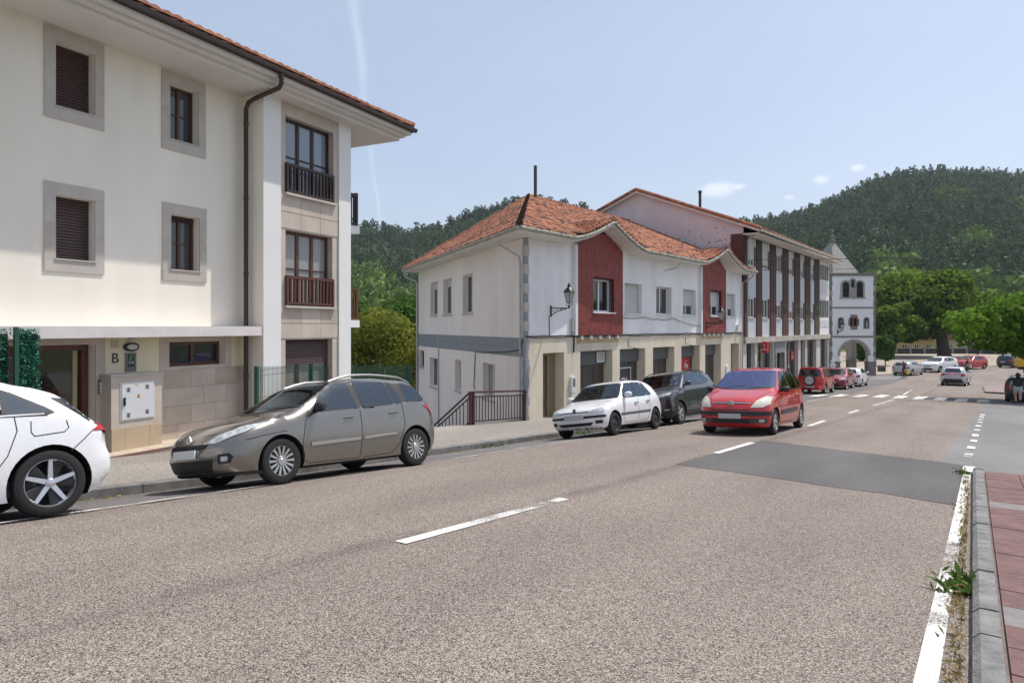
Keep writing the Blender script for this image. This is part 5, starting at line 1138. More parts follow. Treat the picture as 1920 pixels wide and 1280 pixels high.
# weeds along the kerbs
def weeds():
    np.random.seed(9); W = mat_leaf('weed_leaf', (.05, .10, .02), (.15, .24, .05), .3); DR = mat_leaf('dry_grass', (.22, .17, .06), (.45, .37, .18), .3)
    def clump(name, label, l, a, n, r, h, m, ls):
        z = gz(l, a); P = np.stack([l+np.random.normal(0, r*.5, n), a+np.random.normal(0, r, n), z+np.abs(np.random.normal(0, h*.5, n))], 1)-np.array([l, a, z]); o = link(name, leaf_mesh(name, P, np.random.uniform(.5, 1.3, n)*ls, np.random.uniform(0, 1, n), m, aspect=.28), None, (l, a, z)); tag(o, label, 'weed', kind='stuff')
    clump('weed', 'green leafy weed growing against the right kerb', RK(5.75)-.14, 5.75, 150, .12, .09, W, .055)
    clump('weed', 'small green weed at the end of the right kerb', RK(12.3)-.2, 12.6, 60, .12, .06, W, .04)
    clump('weed', 'green weeds under the white hatchback by the kerb', -9.95, 16.3, 260, .7, .07, W, .05)
    clump('weed', 'green tuft at the kerb before the white hatchback', -9.95, 12.9, 60, .2, .07, W, .05)
    n = 900; a = np.random.uniform(3.2, 12.2, n); l = np.array([RK(x) for x in a])-.11-np.abs(np.random.normal(0, .045, n)); z = np.array([gz(x, y) for x, y in zip(l, a)])+np.abs(np.random.normal(.006, .022, n))*(.4+.9*np.abs(np.sin(a*.9)))
    o = link('dry_grass', leaf_mesh('dry_grass', np.stack([l, a, z], 1), np.random.uniform(.012, .04, n), np.random.uniform(0, 1, n), DR, aspect=.22)); tag(o, 'dry yellow grass and litter in the gutter along the right kerb', 'grass', kind='stuff')
    n = 500; a = np.random.uniform(1, 20, n); l = -10.02+np.abs(np.random.normal(0, .16, n)); keep = np.sin(a*1.7)+np.sin(a*.6) > .2; a, l = a[keep], l[keep]; z = np.array([gz(x, y) for x, y in zip(l, a)])+.012
    o = link('leaf_litter', leaf_mesh('leaf_litter', np.stack([l, a, z], 1), np.random.uniform(.015, .04, len(a)), np.random.uniform(0, 1, len(a)), DR, flat=.9, aspect=.5)); tag(o, 'dry leaf litter along the left kerb', 'leaves', kind='stuff')
weeds()

# ------------------------------------------------------------------ vehicles
def smax(a, b, k):
    h = np.maximum(k-np.abs(a-b), 0)/k; return np.maximum(a, b)+h*h*k*.25
class CarShape:
    def __init__(s, L, W, top, ff, rf, belt, gc=.17, tum=.42, pf=.32, pr=.22, crown=.035, k=.09, bulge=.0):
        s.L, s.W, s.gc, s.tum, s.pf, s.pr, s.crown, s.k = L, W, gc, tum, pf, pr, crown, k
        x = np.linspace(-.2, L+.2, 500); z = np.interp(x, [p[0] for p in top], [p[1] for p in top]); ker = np.exp(-.5*(np.arange(-12, 13)/5.)**2); ker /= ker.sum(); zp = np.pad(z, 12, mode='edge'); s.tx, s.tz = x, np.convolve(zp, ker, 'valid'); s.ts = np.gradient(s.tz, x)
        s.ff, s.rf, s.bl = np.array(ff), np.array(rf), np.array(belt); s.H = max(p[1] for p in top); s.bulge = bulge
    def f(s, x, y, z):
        ay = np.abs(y); T = np.interp(x, s.tx, s.tz); sl = np.interp(x, s.tx, s.ts); q = np.minimum(ay/s.W, 1.2)
        top = (z-T+(s.crown+.10*np.abs(sl))*q**2)/np.sqrt(1+sl*sl)
        zb = np.interp(x, s.bl[:, 0], s.bl[:, 1]); w0 = s.W*(1-.055*np.abs(2*x/s.L-1)**4)
        low = np.interp(z, [s.gc-.1, s.gc, .36, .55, .70], [-.09, -.06, -.015, 0, 0]); sh = np.clip((z-.62)/np.maximum(zb-.62, .05), 0, 1)**2*-.03
        wd = w0+low+sh-np.maximum(z-zb, 0)*s.tum
        side = (ay-wd)*.92; fr = np.interp(z, s.ff[:, 0], s.ff[:, 1])+s.pf*q**3-x; re = x-(s.L-np.interp(z, s.rf[:, 0], s.rf[:, 1])-s.pr*q**3)
        r = smax(top, side, s.k); r = smax(r, fr*.9, s.k); r = smax(r, re*.9, s.k); return smax(r, s.gc-z, .04)
    def cast(s, o, d, tmax, n=44):
        t = np.zeros(len(o)); hit = np.zeros(len(o), bool); st = tmax/n
        for _ in range(n):
            p = o+d*(t+st)[:, None]; ins = s.f(p[:, 0], p[:, 1], p[:, 2]) < 0; hit |= ~ins; t = np.where(hit, t, t+st)
        lo, hi = t, t+st
        for _ in range(14):
            m = (lo+hi)/2; p = o+d*m[:, None]; ins = s.f(p[:, 0], p[:, 1], p[:, 2]) < 0; lo = np.where(ins, m, lo); hi = np.where(ins, hi, m)
        return o+d*lo[:, None]
    def body(s, nr=72, ns=56, nf=16, zs=.58):
        x0, x1 = .85, s.L-.75; ph = np.linspace(0, 2*np.pi, nr, endpoint=False); O, D = [], []
        sts = [(x0, -a) for a in np.linspace(np.pi/2*.985, .06, nf)]+[(x, 0) for x in np.linspace(x0, x1, ns)]+[(x1, a) for a in np.linspace(.06, np.pi/2*.985, nf)]
        for x, a in sts:
            for p in ph: O.append((x, 0, zs)); D.append((math.sin(a), math.cos(a)*math.cos(p), math.cos(a)*math.sin(p)))
        P = s.cast(np.array(O), np.array(D), 3.0); n = len(sts); F = [(i*nr+j, i*nr+(j+1) % nr, (i+1)*nr+(j+1) % nr, (i+1)*nr+j) for i in range(n-1) for j in range(nr)]+[tuple(range(nr-1, -1, -1)), tuple((n-1)*nr+j for j in range(nr))]
        return P, F
    def proj(s, kind, a, b, sg=1):
        a, b = np.asarray(a, float), np.asarray(b, float); n = len(a); zr = np.zeros(n)
        if kind == 'side': o = np.stack([a, zr, b], 1); d = np.tile([0, sg, 0.], (n, 1))
        elif kind == 'front': o = np.stack([zr+.9, a, b], 1); d = np.tile([-1., 0, 0], (n, 1))
        elif kind == 'rear': o = np.stack([zr+s.L-.9, a, b], 1); d = np.tile([1., 0, 0], (n, 1))
        else: o = np.stack([a, b, zr+.5], 1); d = np.tile([0, 0, 1.], (n, 1))
        return s.cast(o, d, 1.6 if kind != 'top' else 1.9)
    def normal(s, P):
        e = 1e-3; g = np.stack([s.f(P[:, 0]+e, P[:, 1], P[:, 2])-s.f(P[:, 0]-e, P[:, 1], P[:, 2]), s.f(P[:, 0], P[:, 1]+e, P[:, 2])-s.f(P[:, 0], P[:, 1]-e, P[:, 2]), s.f(P[:, 0], P[:, 1], P[:, 2]+e)-s.f(P[:, 0], P[:, 1], P[:, 2]-e)], 1); return g/(np.linalg.norm(g, axis=1)[:, None]+1e-9)
    def patch(s, kind, poly, off=.004, sg=1, step=.05, rnd=0.0):
        """polygon in the kind's 2-D plane laid onto the body surface"""
        pts = []
        poly = [Vector(p) for p in poly]
        if rnd > 0:
            q = []
            for i, p in enumerate(poly):
                a, b = poly[i-1], poly[(i+1) % len(poly)]; da, db = (a-p), (b-p); r = min(rnd, da.length*.45, db.length*.45); A, B = p+da.normalized()*r, p+db.normalized()*r
                q += [A.lerp(p, t).lerp(p.lerp(B, t), t) for t in (0, .33, .67, 1)]
            poly = q
        for i, p in enumerate(poly):
            b = poly[(i+1) % len(poly)]; n = max(1, int((b-p).length/step)); pts += [p.lerp(b, k/n) for k in range(n)]
        nb = len(pts); xs = [p.x for p in pts]; ys = [p.y for p in pts]
        def inside(x, y):
            c = False; j = nb-1
            for i in range(nb):
                if (ys[i] > y) != (ys[j] > y) and x < (xs[j]-xs[i])*(y-ys[i])/(ys[j]-ys[i])+xs[i]: c = not c
                j = i
            return c
        gx = np.arange(min(xs)+step*.5, max(xs), step); gy = np.arange(min(ys)+step*.5, max(ys), step); inner = [Vector((x, y)) for x in gx for y in gy if inside(x, y)]
        v, e, f, *_ = delaunay_2d_cdt(pts+inner, [(i, (i+1) % nb) for i in range(nb)], [list(range(nb))], 1, 1e-5)
        P = s.proj(kind, [p.x for p in v], [p.y for p in v], sg); P = P+s.normal(P)*off; m = MB(); m.add([tuple(p) for p in P], [tuple(t) for t in f]); return m
    def line(s, kind, pts, w=.008, off=.002, sg=1, step=.05, closed=False):
        pts = [Vector(p) for p in pts]
        if closed: pts = pts+[pts[0]]
        P = []
        for a, b in zip(pts, pts[1:]): n = max(1, int((b-a).length/step)); P += [a.lerp(b, k/n) for k in range(n)]
        P.append(pts[-1]); A, B = [], []
        for i, p in enumerate(P):
            t = (P[min(i+1, len(P)-1)]-P[max(i-1, 0)]).normalized(); nn = Vector((-t.y, t.x)); A.append(p+nn*w/2); B.append(p-nn*w/2)
        Q = A+B; R3 = s.proj(kind, [q.x for q in Q], [q.y for q in Q], sg); R3 = R3+s.normal(R3)*off; n = len(P); m = MB(); m.add([tuple(p) for p in R3], [(i, i+1, n+i+1, n+i) for i in range(n-1)]); return m

CARGLASS = mat('car_glass', (.016, .02, .024), .02, spec=.9); CARGLASSB = mat('car_glass_blue', (.035, .06, .085), .02, spec=1.0); RUBBER = mat('tyre_rubber', (.016, .015, .015), .85, .2, 30, .2, 90); DPLAST = mat('dark_plastic', (.022, .022, .023), .6); ALLOY = mat('alloy', (.48, .47, .455), .3, metal=.75); STEELW = mat('black_steel_rim', (.04, .038, .037), .5, .2, 10); LAMPC = mat('lamp_clear', (.52, .55, .56), .06, .5, 16, spec=.9); LAMPR = mat('lamp_red', (.42, .012, .02), .12, spec=.8); LAMPO = mat('lamp_orange', (.6, .2, .03), .15); CHROME = mat('chrome', (.62, .62, .62), .14, metal=1.0); SEAM = mat('panel_gap', (.012, .012, .012), .8); PLATE = mat('blank_plate', (.47, .46, .47), .5); PLATEW = mat('blank_plate_white', (.78, .78, .78), .5); GRILLE = mat('grille_black', (.012, .012, .013), .5); LAMPLIT = mat('lamp_red_lit', (.6, .02, .03), .2, emit=(1, .05, .05, 1.2))
def paint(name, c, metal=.0, rough=.32): return mat('paint_'+name, c, rough, .05, 30, metal=metal, coat=.9)

def mat_seeglass(name, tint, refl=.10, gcol=(.8, .9, 1)):
    m = bpy.data.materials.new(name); m.use_nodes = True; nt = m.node_tree; nt.nodes.clear(); out = nt.nodes.new('ShaderNodeOutputMaterial'); t = nt.nodes.new('ShaderNodeBsdfTransparent'); t.inputs[0].default_value = tint+(1,)
    g = nt.nodes.new('ShaderNodeBsdfGlossy'); g.inputs['Roughness'].default_value = .02; g.inputs['Color'].default_value = gcol+(1,); f = nt.nodes.new('ShaderNodeLayerWeight'); f.inputs['Blend'].default_value = .32; a = nt.nodes.new('ShaderNodeMath'); a.operation = 'MULTIPLY_ADD'; a.inputs[1].default_value = .85; a.inputs[2].default_value = refl; nt.links.new(f.outputs['Fresnel'], a.inputs[0]); a.use_clamp = True
    mx = nt.nodes.new('ShaderNodeMixShader'); nt.links.new(a.outputs[0], mx.inputs[0]); nt.links.new(t.outputs[0], mx.inputs[1]); nt.links.new(g.outputs[0], mx.inputs[2]); nt.links.new(mx.outputs[0], out.inputs[0]); MATS[name] = m; return m
SEEG = mat_seeglass('see_glass_screen', (.48, .54, .52), .06); SEES = mat_seeglass('see_glass_side', (.20, .26, .31), .10, (.62, .78, .92)); SEEB = mat_seeglass('see_glass_blue', (.30, .33, .50), .22, (.52, .58, .98))
SEAT = mat('seat_fabric', (.035, .036, .04), .9, .3, 8); DASH = mat('dashboard', (.025, .025, .027), .6)
def in_poly(x, y, poly):
    c = False; j = len(poly)-1
    for i in range(len(poly)):
        if (poly[i][1] > y) != (poly[j][1] > y) and x < (poly[j][0]-poly[i][0])*(y-poly[i][1])/(poly[j][1]-poly[i][1])+poly[i][0]: c = not c
        j = i
    return c
def open_windows(me, spec, mid, screen):
    kill = []
    for f in me.polygons:
        c, n = f.center, f.normal; x = c.x+mid
        if c.z < .8: continue
        if abs(n.y) > .35 and abs(c.y) > .3 and any(in_poly(x, c.z, p) for p in spec['side']): kill.append(f.index)
        elif n.z > .15 and abs(n.y) < .8 and x < screen[2]+.1 and in_poly(x, c.y, screen[0]): kill.append(f.index)
        elif n.x > .15 and x > spec['L']-1.3 and 'rearw' in spec and in_poly(c.y, c.z, spec['rearw']): kill.append(f.index)
    bm = bmesh.new(); bm.from_mesh(me); bm.faces.ensure_lookup_table(); bmesh.ops.delete(bm, geom=[bm.faces[i] for i in kill], context='FACES'); bm.to_mesh(me); bm.free()
def cabin(put, spec, S_, people=()):
    xs = spec['screen'][0]; zb = float(np.interp(xs+.5, S_.bl[:, 0], S_.bl[:, 1])); w = S_.W-.12; seat_z = zb-.45
    m = MB(); m.box(ID, xs+.02, spec['ra']+.25, -w, w, S_.gc+.06, seat_z-.12); put('cabin_floor', m, DASH, smooth=False)
    m = MB(); P = [(xs+.06, zb-.06), (xs+.30, zb+.005), (xs+.62, zb-.05), (xs+.66, zb-.32), (xs+.1, zb-.4)]; m.prism([(x, -w, z) for x, z in P], [(x, w, z) for x, z in P]); put('dashboard', m, DASH, smooth=False)
    m = MB(); c = (xs+.80, .36 if spec.get('lhd', True) else -.36, zb-.06); c = (c[0], -c[1], c[2]); m.tube([(c[0]+.08*math.sin(t), c[1]+.18*math.cos(t), c[2]+.17*math.sin(t)) for t in [2*math.pi*i/20 for i in range(21)]], .016, 6); put('steering_wheel', m, BLACK)
    for x, ys in ((xs+1.25, (-.36, .36)), (xs+2.1, (-.38, .0, .38))):
        for y in ys:
            m = MB(); hw = .23 if len(ys) == 2 else .18
            for pts, ww in (([(x-.45, seat_z), (x, seat_z-.05), (x+.02, seat_z-.16), (x-.45, seat_z-.14)], hw), ([(x-.06, seat_z-.05), (x+.16, seat_z+.56), (x+.26, seat_z+.56), (x+.08, seat_z-.08)], hw), ([(x+.15, seat_z+.60), (x+.19, seat_z+.78), (x+.27, seat_z+.78), (x+.26, seat_z+.60)], hw*.6)): m.prism([(a, y-ww, b) for a, b in pts], [(a, y+ww, b) for a, b in pts])
            put('seat', m, SEAT, smooth=False)
    for y, shirt in people:
        x = xs+1.18; m = MB(); m.lathe([(.001, seat_z-.05), (.17, seat_z), (.16, seat_z+.2), (.19, seat_z+.42), (.13, seat_z+.52), (.055, seat_z+.56), (.055, seat_z+.60)], lambda u, v, h: (x+u*.7, y+v, h), 14); put('occupant_torso', m, shirt); hd = ellipsoid_((x-.03, y, seat_z+.71), (.095, .08, .12)); put('occupant_head', hd, mat('skin_inside', (.45, .25, .18), .6))
def ellipsoid_(c, r, n=12, m=8):
    mb = MB(); mb.lathe([(max(math.sin(math.pi*i/m), .001), math.cos(math.pi*i/m)) for i in range(m+1)], lambda x, y, h: (c[0]+x*r[0], c[1]+y*r[1], c[2]+h*r[2]), n); return mb
def wheel_meshes(r, w, style, rr=.66):
    """tyre and rim, axis along y, outer face towards +y"""
    F = lambda x, y, h: (x, h, y); R0 = r*rr; t = MB()
    t.lathe([(R0*.96, -w/2), (r*.86, -w/2), (r*.965, -w*.44), (r*.995, -w*.30), (r, 0), (r*.995, w*.30), (r*.965, w*.44), (r*.9, w/2-.004), (r*.84, w/2), (R0*1.02, w/2-.004), (R0*.97, w*.40)], F, 36)
    for gz_ in (-.22, -.07, .07, .22): t.lathe([(r*1.001, w*gz_-.004), (r*1.001, w*gz_+.004)], F, 36)
    rim = MB(); dish = w*.36
    rim.lathe([(R0*1.03, dish+.012), (R0*.97, dish+.016), (R0*.93, dish-.01), (R0*.90, -w*.3), (R0*.25, -w*.3)], F, 36, mi=0)
    rim.lathe([(R0*.90, -w*.28), (.001, -w*.28)], F, 24, mi=1); rim.lathe([(R0*.62, -w*.1), (R0*.60, -w*.05), (R0*.2, -w*.05)], F, 24, mi=1)   # brake disc
    def spoke(t0, w0, w1, mi=0, y0=.004, r1=.95, r0=.12):
        c, s = math.cos(t0), math.sin(t0); P = lambda rad, q, y: (rad*c-q*s, y, rad*s+q*c); a, b = R0*r0, R0*r1
        lo = [P(a, -w0, dish-.02), P(b, -w1, dish-.004), P(b, w1, dish-.004), P(a, w0, dish-.02)]; hi = [P(a, -w0*.8, dish+y0), P(b, -w1*.8, dish+.010+y0), P(b, w1*.8, dish+.010+y0), P(a, w0*.8, dish+y0)]; rim.prism(lo, hi, mi)
    if style == 'five':
        for k in range(5): spoke(2*math.pi*k/5+.3, .03, .022); spoke(2*math.pi*k/5+.3+.33, .025, .075, 1, -.012); spoke(2*math.pi*k/5+.3+.16, .012, .05, 0, -.008, .96, .86)
    elif style == 'multi':
        for k in range(14): spoke(2*math.pi*k/14, .013, .022, r0=.26)
        rim.lathe([(R0*.30, dish+.012), (R0*.28, dish+.016), (.001, dish+.016)], F, 20, mi=0)
    elif style == 'steel':
        rim.lathe([(R0*.93, dish-.02), (R0*.72, dish-.03), (R0*.5, dish-.008), (R0*.3, dish-.01), (.001, dish-.01)], F, 28, mi=0)
        for k in range(10): spoke(2*math.pi*k/10, .012, .02, 0, -.012, .80, .55)
    else:
        for k in range(int(style)): spoke(2*math.pi*k/int(style), .035, .045)
    rim.lathe([(R0*.17, dish-.02), (R0*.17, dish+.014), (R0*.13, dish+.02), (.001, dish+.02)], F, 16, mi=0)
    return t, rim

def place_car(root, l, a, heading, L, wb_mid):
    """heading: unit (l,a) direction the car drives; local x runs from nose (0) to tail (L)"""
    d = Vector((heading[0], heading[1])).normalized(); q = Vector((d.y, -d.x)); e = 1.25; w = .7
    zf, zr = gz(l+d.x*e, a+d.y*e), gz(l-d.x*e, a-d.y*e); zl, zq = gz(l-q.x*w, a-q.y*w), gz(l+q.x*w, a+q.y*w)
    X = -Vector((d.x*2*e, d.y*2*e, zf-zr)).normalized(); Y = Vector((q.x*2*w, q.y*2*w, zq-zl)).normalized(); Zv = X.cross(Y).normalized(); Y = Zv.cross(X)
    M = Matrix(((X.x, Y.x, Zv.x), (X.y, Y.y, Zv.y), (X.z, Y.z, Zv.z))); base = Vector((l, a, (zf+zr+zl+zq)/4))
    root.rotation_mode = 'XYZ'; root.location = base; root.rotation_euler = M.to_euler()

def car(spec, label, loc, heading, group=None):
    """builds the whole vehicle in local space; origin mid-wheelbase on the ground"""
    S_ = CarShape(spec['L'], spec['W'], spec['top'], spec['ff'], spec['rf'], spec['belt'], **spec.get('shape', {})); L, W, r, tw = S_.L, S_.W, spec['r'], spec.get('tw', .2)
    xa, xb = spec['fa'], spec['ra']; mid = (xa+xb)/2; off = (mid, 0, 0); far = spec.get('far', False)
    root = thing(spec.get('name', 'parked_car'), label, spec.get('cat', 'car'), (0, 0, 0), group)
    def put(name, mb, m, parent=root, smooth=True):
        me = mb.mesh(name, m, off if parent is root or parent in puts else off, smooth); o = link(name, me, parent); puts.add(o); return o
    puts = set()
    P, Fc = S_.body(*((72, 56, 16) if not far else (48, 36, 11)))
    bm_ = MB(); bm_.add([tuple(p) for p in P], Fc); me = bm_.mesh('body', [spec['paint'], DPLAST], (0, 0, 0), True); tmp = bpy.data.objects.new('tmp', me); COL.objects.link(tmp)
    for i, f in enumerate(me.polygons):
        if f.normal.z < -.93 and f.center.z < S_.gc+.02: f.material_index = 1
        if spec.get('lower') and f.center.z < spec['lower']: f.material_index = 1
    ra_ = spec.get('arch', r+.055); cut = MB()
    for x in (xa, xb):
        for sg in (-1, 1): cut.lathe([(.001, sg*(W-.30)), (ra_, sg*(W-.30)), (ra_, sg*(W+.3)), (.001, sg*(W+.3))], lambda u, v, h, x=x: (x+u, h, r*.98+v), 32, mi=1)
    cme = cut.mesh('cut', [spec['paint'], DPLAST]); cobj = bpy.data.objects.new('cut', cme); COL.objects.link(cobj)
    md = tmp.modifiers.new('b', 'BOOLEAN'); md.operation = 'DIFFERENCE'; md.object = cobj; md.solver = 'EXACT'
    dg = bpy.context.evaluated_depsgraph_get(); bme = bpy.data.meshes.new_from_object(tmp.evaluated_get(dg)); bpy.data.objects.remove(tmp); bpy.data.objects.remove(cobj)
    bme.name = 'body'; bme.transform(Matrix.Translation((-mid, 0, 0))); bme.polygons.foreach_set('use_smooth', [True]*len(bme.polygons)); bme.set_sharp_from_angle(angle=R(35))
    x0, x1, w0, w1, bow = spec['screen']; scr = ([(x0+bow*(u**2)+.03, w0*u*.96) for u in np.linspace(-1, 1, 9)]+[(x1+bow*.35*(u**2)-.03, w1*u*.96) for u in np.linspace(1, -1, 9)], x0, x1+bow)
    if not far: open_windows(bme, spec, mid, scr)
    body = link('body', bme, root)
    # wheels
    t, rm = wheel_meshes(r, tw, spec.get('rim', '5'), spec.get('rr', .66)); tm = t.mesh('wheel', RUBBER, (0, 0, 0), 40); rme = rm.mesh('rim', [spec.get('rimm', ALLOY), spec.get('rimm2', STEELW)], (0, 0, 0), 35)
    for x in (xa, xb):
        for sg in (-1, 1):
            o = link('wheel', tm, root, (x-mid, sg*(W-tw/2-.025), r), (random.uniform(0, 0), 0, 0 if sg > 0 else math.pi)); link('rim', rme, o)
            if not far or spec.get('lip'):
                lp = MB(); prof = spec.get('lip', .0)
                if prof:
                    ts = [math.pi*(i/16)*1.08-.125 for i in range(17)]; pts = []
                    for rad in (ra_-.005, ra_+prof):
                        q = S_.proj('side', [x+rad*math.cos(t_) for t_ in ts], [max(S_.gc+.03, r*.98+rad*math.sin(t_)) for t_ in ts], sg); q = q+np.array([0, sg*.012, 0]); pts += [tuple(v) for v in q]
                    lp.add(pts, [(i, i+1, 18+i, 17+i) for i in range(16)]); put('arch_trim', lp, spec.get('lipm', DPLAST))
    GL = spec.get('glass', CARGLASS); GS_ = spec.get('sglass', GL)
    if not far: GL = spec.get('see', SEEG); GS_ = SEES; cabin(put, spec, S_, spec.get('people', ()))
    # windscreen: (x0 base, x1 top, halfwidth base, halfwidth top, base bow)
    x0, x1, w0, w1, bow = spec['screen']; n = 9
    bot = [(x0+bow*(u**2), w0*u) for u in np.linspace(-1, 1, n)]; tp = [(x1+bow*.35*(u**2), w1*u) for u in np.linspace(1, -1, n)]
    ws = put('windscreen', S_.patch('top', bot+tp, .005, step=.07), GL)
    if not far: put('windscreen_border', S_.line('top', [(x0+.02+bow*(u**2), w0*.955*u) for u in np.linspace(-1, 1, n)]+[(x1-.03+bow*.35*(u**2), w1*.955*u) for u in np.linspace(1, -1, n)], .085, .003, closed=True), DPLAST, ws)
    bs = [(x0-.055+bow*(u**2), w0*1.02*u) for u in np.linspace(-1, 1, n)]; cw = put('cowl', S_.patch('top', bs+[(x0-.008+bow*(u**2), w0*u) for u in np.linspace(1, -1, n)], .004, step=.07), DPLAST)
    if not far:
        for y in (-.15, .45): put('wiper', S_.line('top', [(x0+bow*.3, y), (x0+.12+bow*.2, y-.5)], .022, .018), DPLAST, ws)
    for poly in spec.get('side', []):
        for sg in (-1, 1):
            sw_ = put('side_window', S_.patch('side', poly, .005, sg, .07, rnd=.03), GS_)
            if not far:
                cx_, cz_ = sum(p[0] for p in poly)/len(poly), sum(p[1] for p in poly)/len(poly); shr = [(p[0]+(cx_-p[0])*.05, p[1]+(cz_-p[1])*.08) for p in poly]; put('window_seal', S_.line('side', shr, .06, .003, sg, closed=True), DPLAST, sw_)
    for poly in spec.get('pillar', []):
        for sg in (-1, 1): put('pillar_trim', S_.patch('side', poly, .003, sg, .07), DPLAST)
    if 'rearw' in spec: put('rear_window', S_.patch('rear', spec['rearw'], .005, step=.07, rnd=.04), GL)
    if 'rearw_top' in spec: put('rear_window', S_.patch('top', spec['rearw_top'], .005, step=.07, rnd=.04), GL)
    for nm, kind, poly, m, o_, mir in spec.get('patch', []):
        for sg in ((-1, 1) if (mir or kind == 'side') else (1,)):
            pl = [(p[0]*sg, p[1]) for p in poly] if kind in ('front', 'rear') else ([(p[0], p[1]*sg) for p in poly] if kind == 'top' else poly)
            put(nm, S_.patch(kind, pl, o_, sg, .05 if not far else .08, rnd=.012), m)
    if not spec.get('noseam'):
        for kind, pts, closed in spec.get('lines', []):
            for sg in ((-1, 1) if kind == 'side' else (1,)): put('panel_gap', S_.line(kind, pts, .009, .0025, sg, closed=closed), SEAM)
    for x, z in spec.get('handles', []):
        for sg in (-1, 1):
            y = S_.proj('side', [x], [z], sg)[0][1]; m = MB(); m.tube([(x-.09, y, z), (x-.06, y+sg*.03, z+.004), (x+.06, y+sg*.03, z+.008), (x+.09, y, z+.008)], .013, 6); put('door_handle', m, spec.get('handlem', spec['paint']))
    if 'mirror' in spec:
        x, z = spec['mirror']
        for sg in (-1, 1):
            y = S_.proj('side', [x], [z-.04], sg)[0][1]; m = MB(); ss = [(x+.02, .02, .05), (x-.03, .09, .085), (x-.02, .17, .085), (x+.0, .215, .05)]
            vs = []; 
            for xx, dy, rr_ in ss: vs += [(xx+.06*math.cos(t_)*(rr_/.085)+.02, y+sg*dy, z+rr_*.82*math.sin(t_)) for t_ in [2*math.pi*i/12 for i in range(12)]]
            m.add(vs, [(i*12+j, i*12+(j+1) % 12, (i+1)*12+(j+1) % 12, (i+1)*12+j) for i in range(3) for j in range(12)]+[tuple(range(12)), tuple(range(36, 48))]); m.tube([(x+.04, y-sg*.03, z-.06), (x+.03, y+sg*.07, z-.03)], .025, 6); mo = put('mirror', m, spec.get('mirrorm', spec['paint']))
    for (kind, y0, y1, z0, z1, m) in spec.get('plates', []):
        c = S_.proj(kind, [(y0+y1)/2], [(z0+z1)/2])[0][0]; sg = -1 if kind == 'front' else 1; e = S_.proj(kind, [y0, y1], [(z0+z1)/2]*2)[:, 0]; c = min(c, e.min()) if sg < 0 else max(c, e.max()); mb = MB(); mb.box(ID, min(c, c+sg*.02), max(c, c+sg*.02), y0, y1, z0, z1); put('number_plate', mb, m, smooth=False)
    for fn in spec.get('extra', []): fn(S_, put, spec)
    place_car(root, loc[0], loc[1], heading, L, mid); return root

def bar_rail(x0, x1, y, h=.045, m=None):
    def fn(S_, put, spec):
        for sg in (-1, 1):
            xs = np.linspace(x0, x1, 10); P = S_.proj('top', xs, [sg*y]*10); up = [.0, .6, .9, 1, 1, 1, 1, .9, .6, .0]; mb = MB(); mb.tube([(p[0], p[1], p[2]+h*u+.005) for p, u in zip(P, up)], .018, 6); put('roof_rail', mb, m or ALLOY)
    return fn
def emblem(kind, y, z, shape, size, m=None):
    def fn(S_, put, spec):
        p = S_.proj(kind, [y], [z])[0]; sg = -1 if kind == 'front' else 1; x = p[0]+sg*.012; mb = MB()
        def loop(pts, r=.010): mb.tube([(x, y+a*size, z+b*size) for a, b in pts], r*size/.06, 6)
        if shape == 'diamond': loop([(0, 1), (.62, 0), (0, -1), (-.62, 0), (0, 1)], .016)
        elif shape == 'chevron':
            for dz in (-.1, .45): loop([(-1, dz-.55), (0, dz+.25), (1, dz-.55)], .017)
        elif shape == 'ovals':
            for a, b in ((1, .68), (.45, .66), (.95, .28)): loop([(a*math.cos(t), b*math.sin(t)+(.25 if b == .28 else 0)) for t in [2*math.pi*i/16 for i in range(17)]], .008)
        elif shape == 'lion': loop([(-.7, -.9), (-.5, .2), (-.8, .7), (-.1, .9), (.3, .4), (.8, .8)], .018); loop([(.1, -.9), (.3, -.1), (.8, -.3)], .016); loop([(-.5, .2), (.3, -.1)], .018)
        elif shape == 'ring': loop([(math.cos(t), math.sin(t)) for t in [2*math.pi*i/16 for i in range(17)]], .011); loop([(-1.2, -.2), (.2, .1), (-.2, -.1), (1.2, .2)], .009)
        put('emblem', mb, m or CHROME)
    return fn

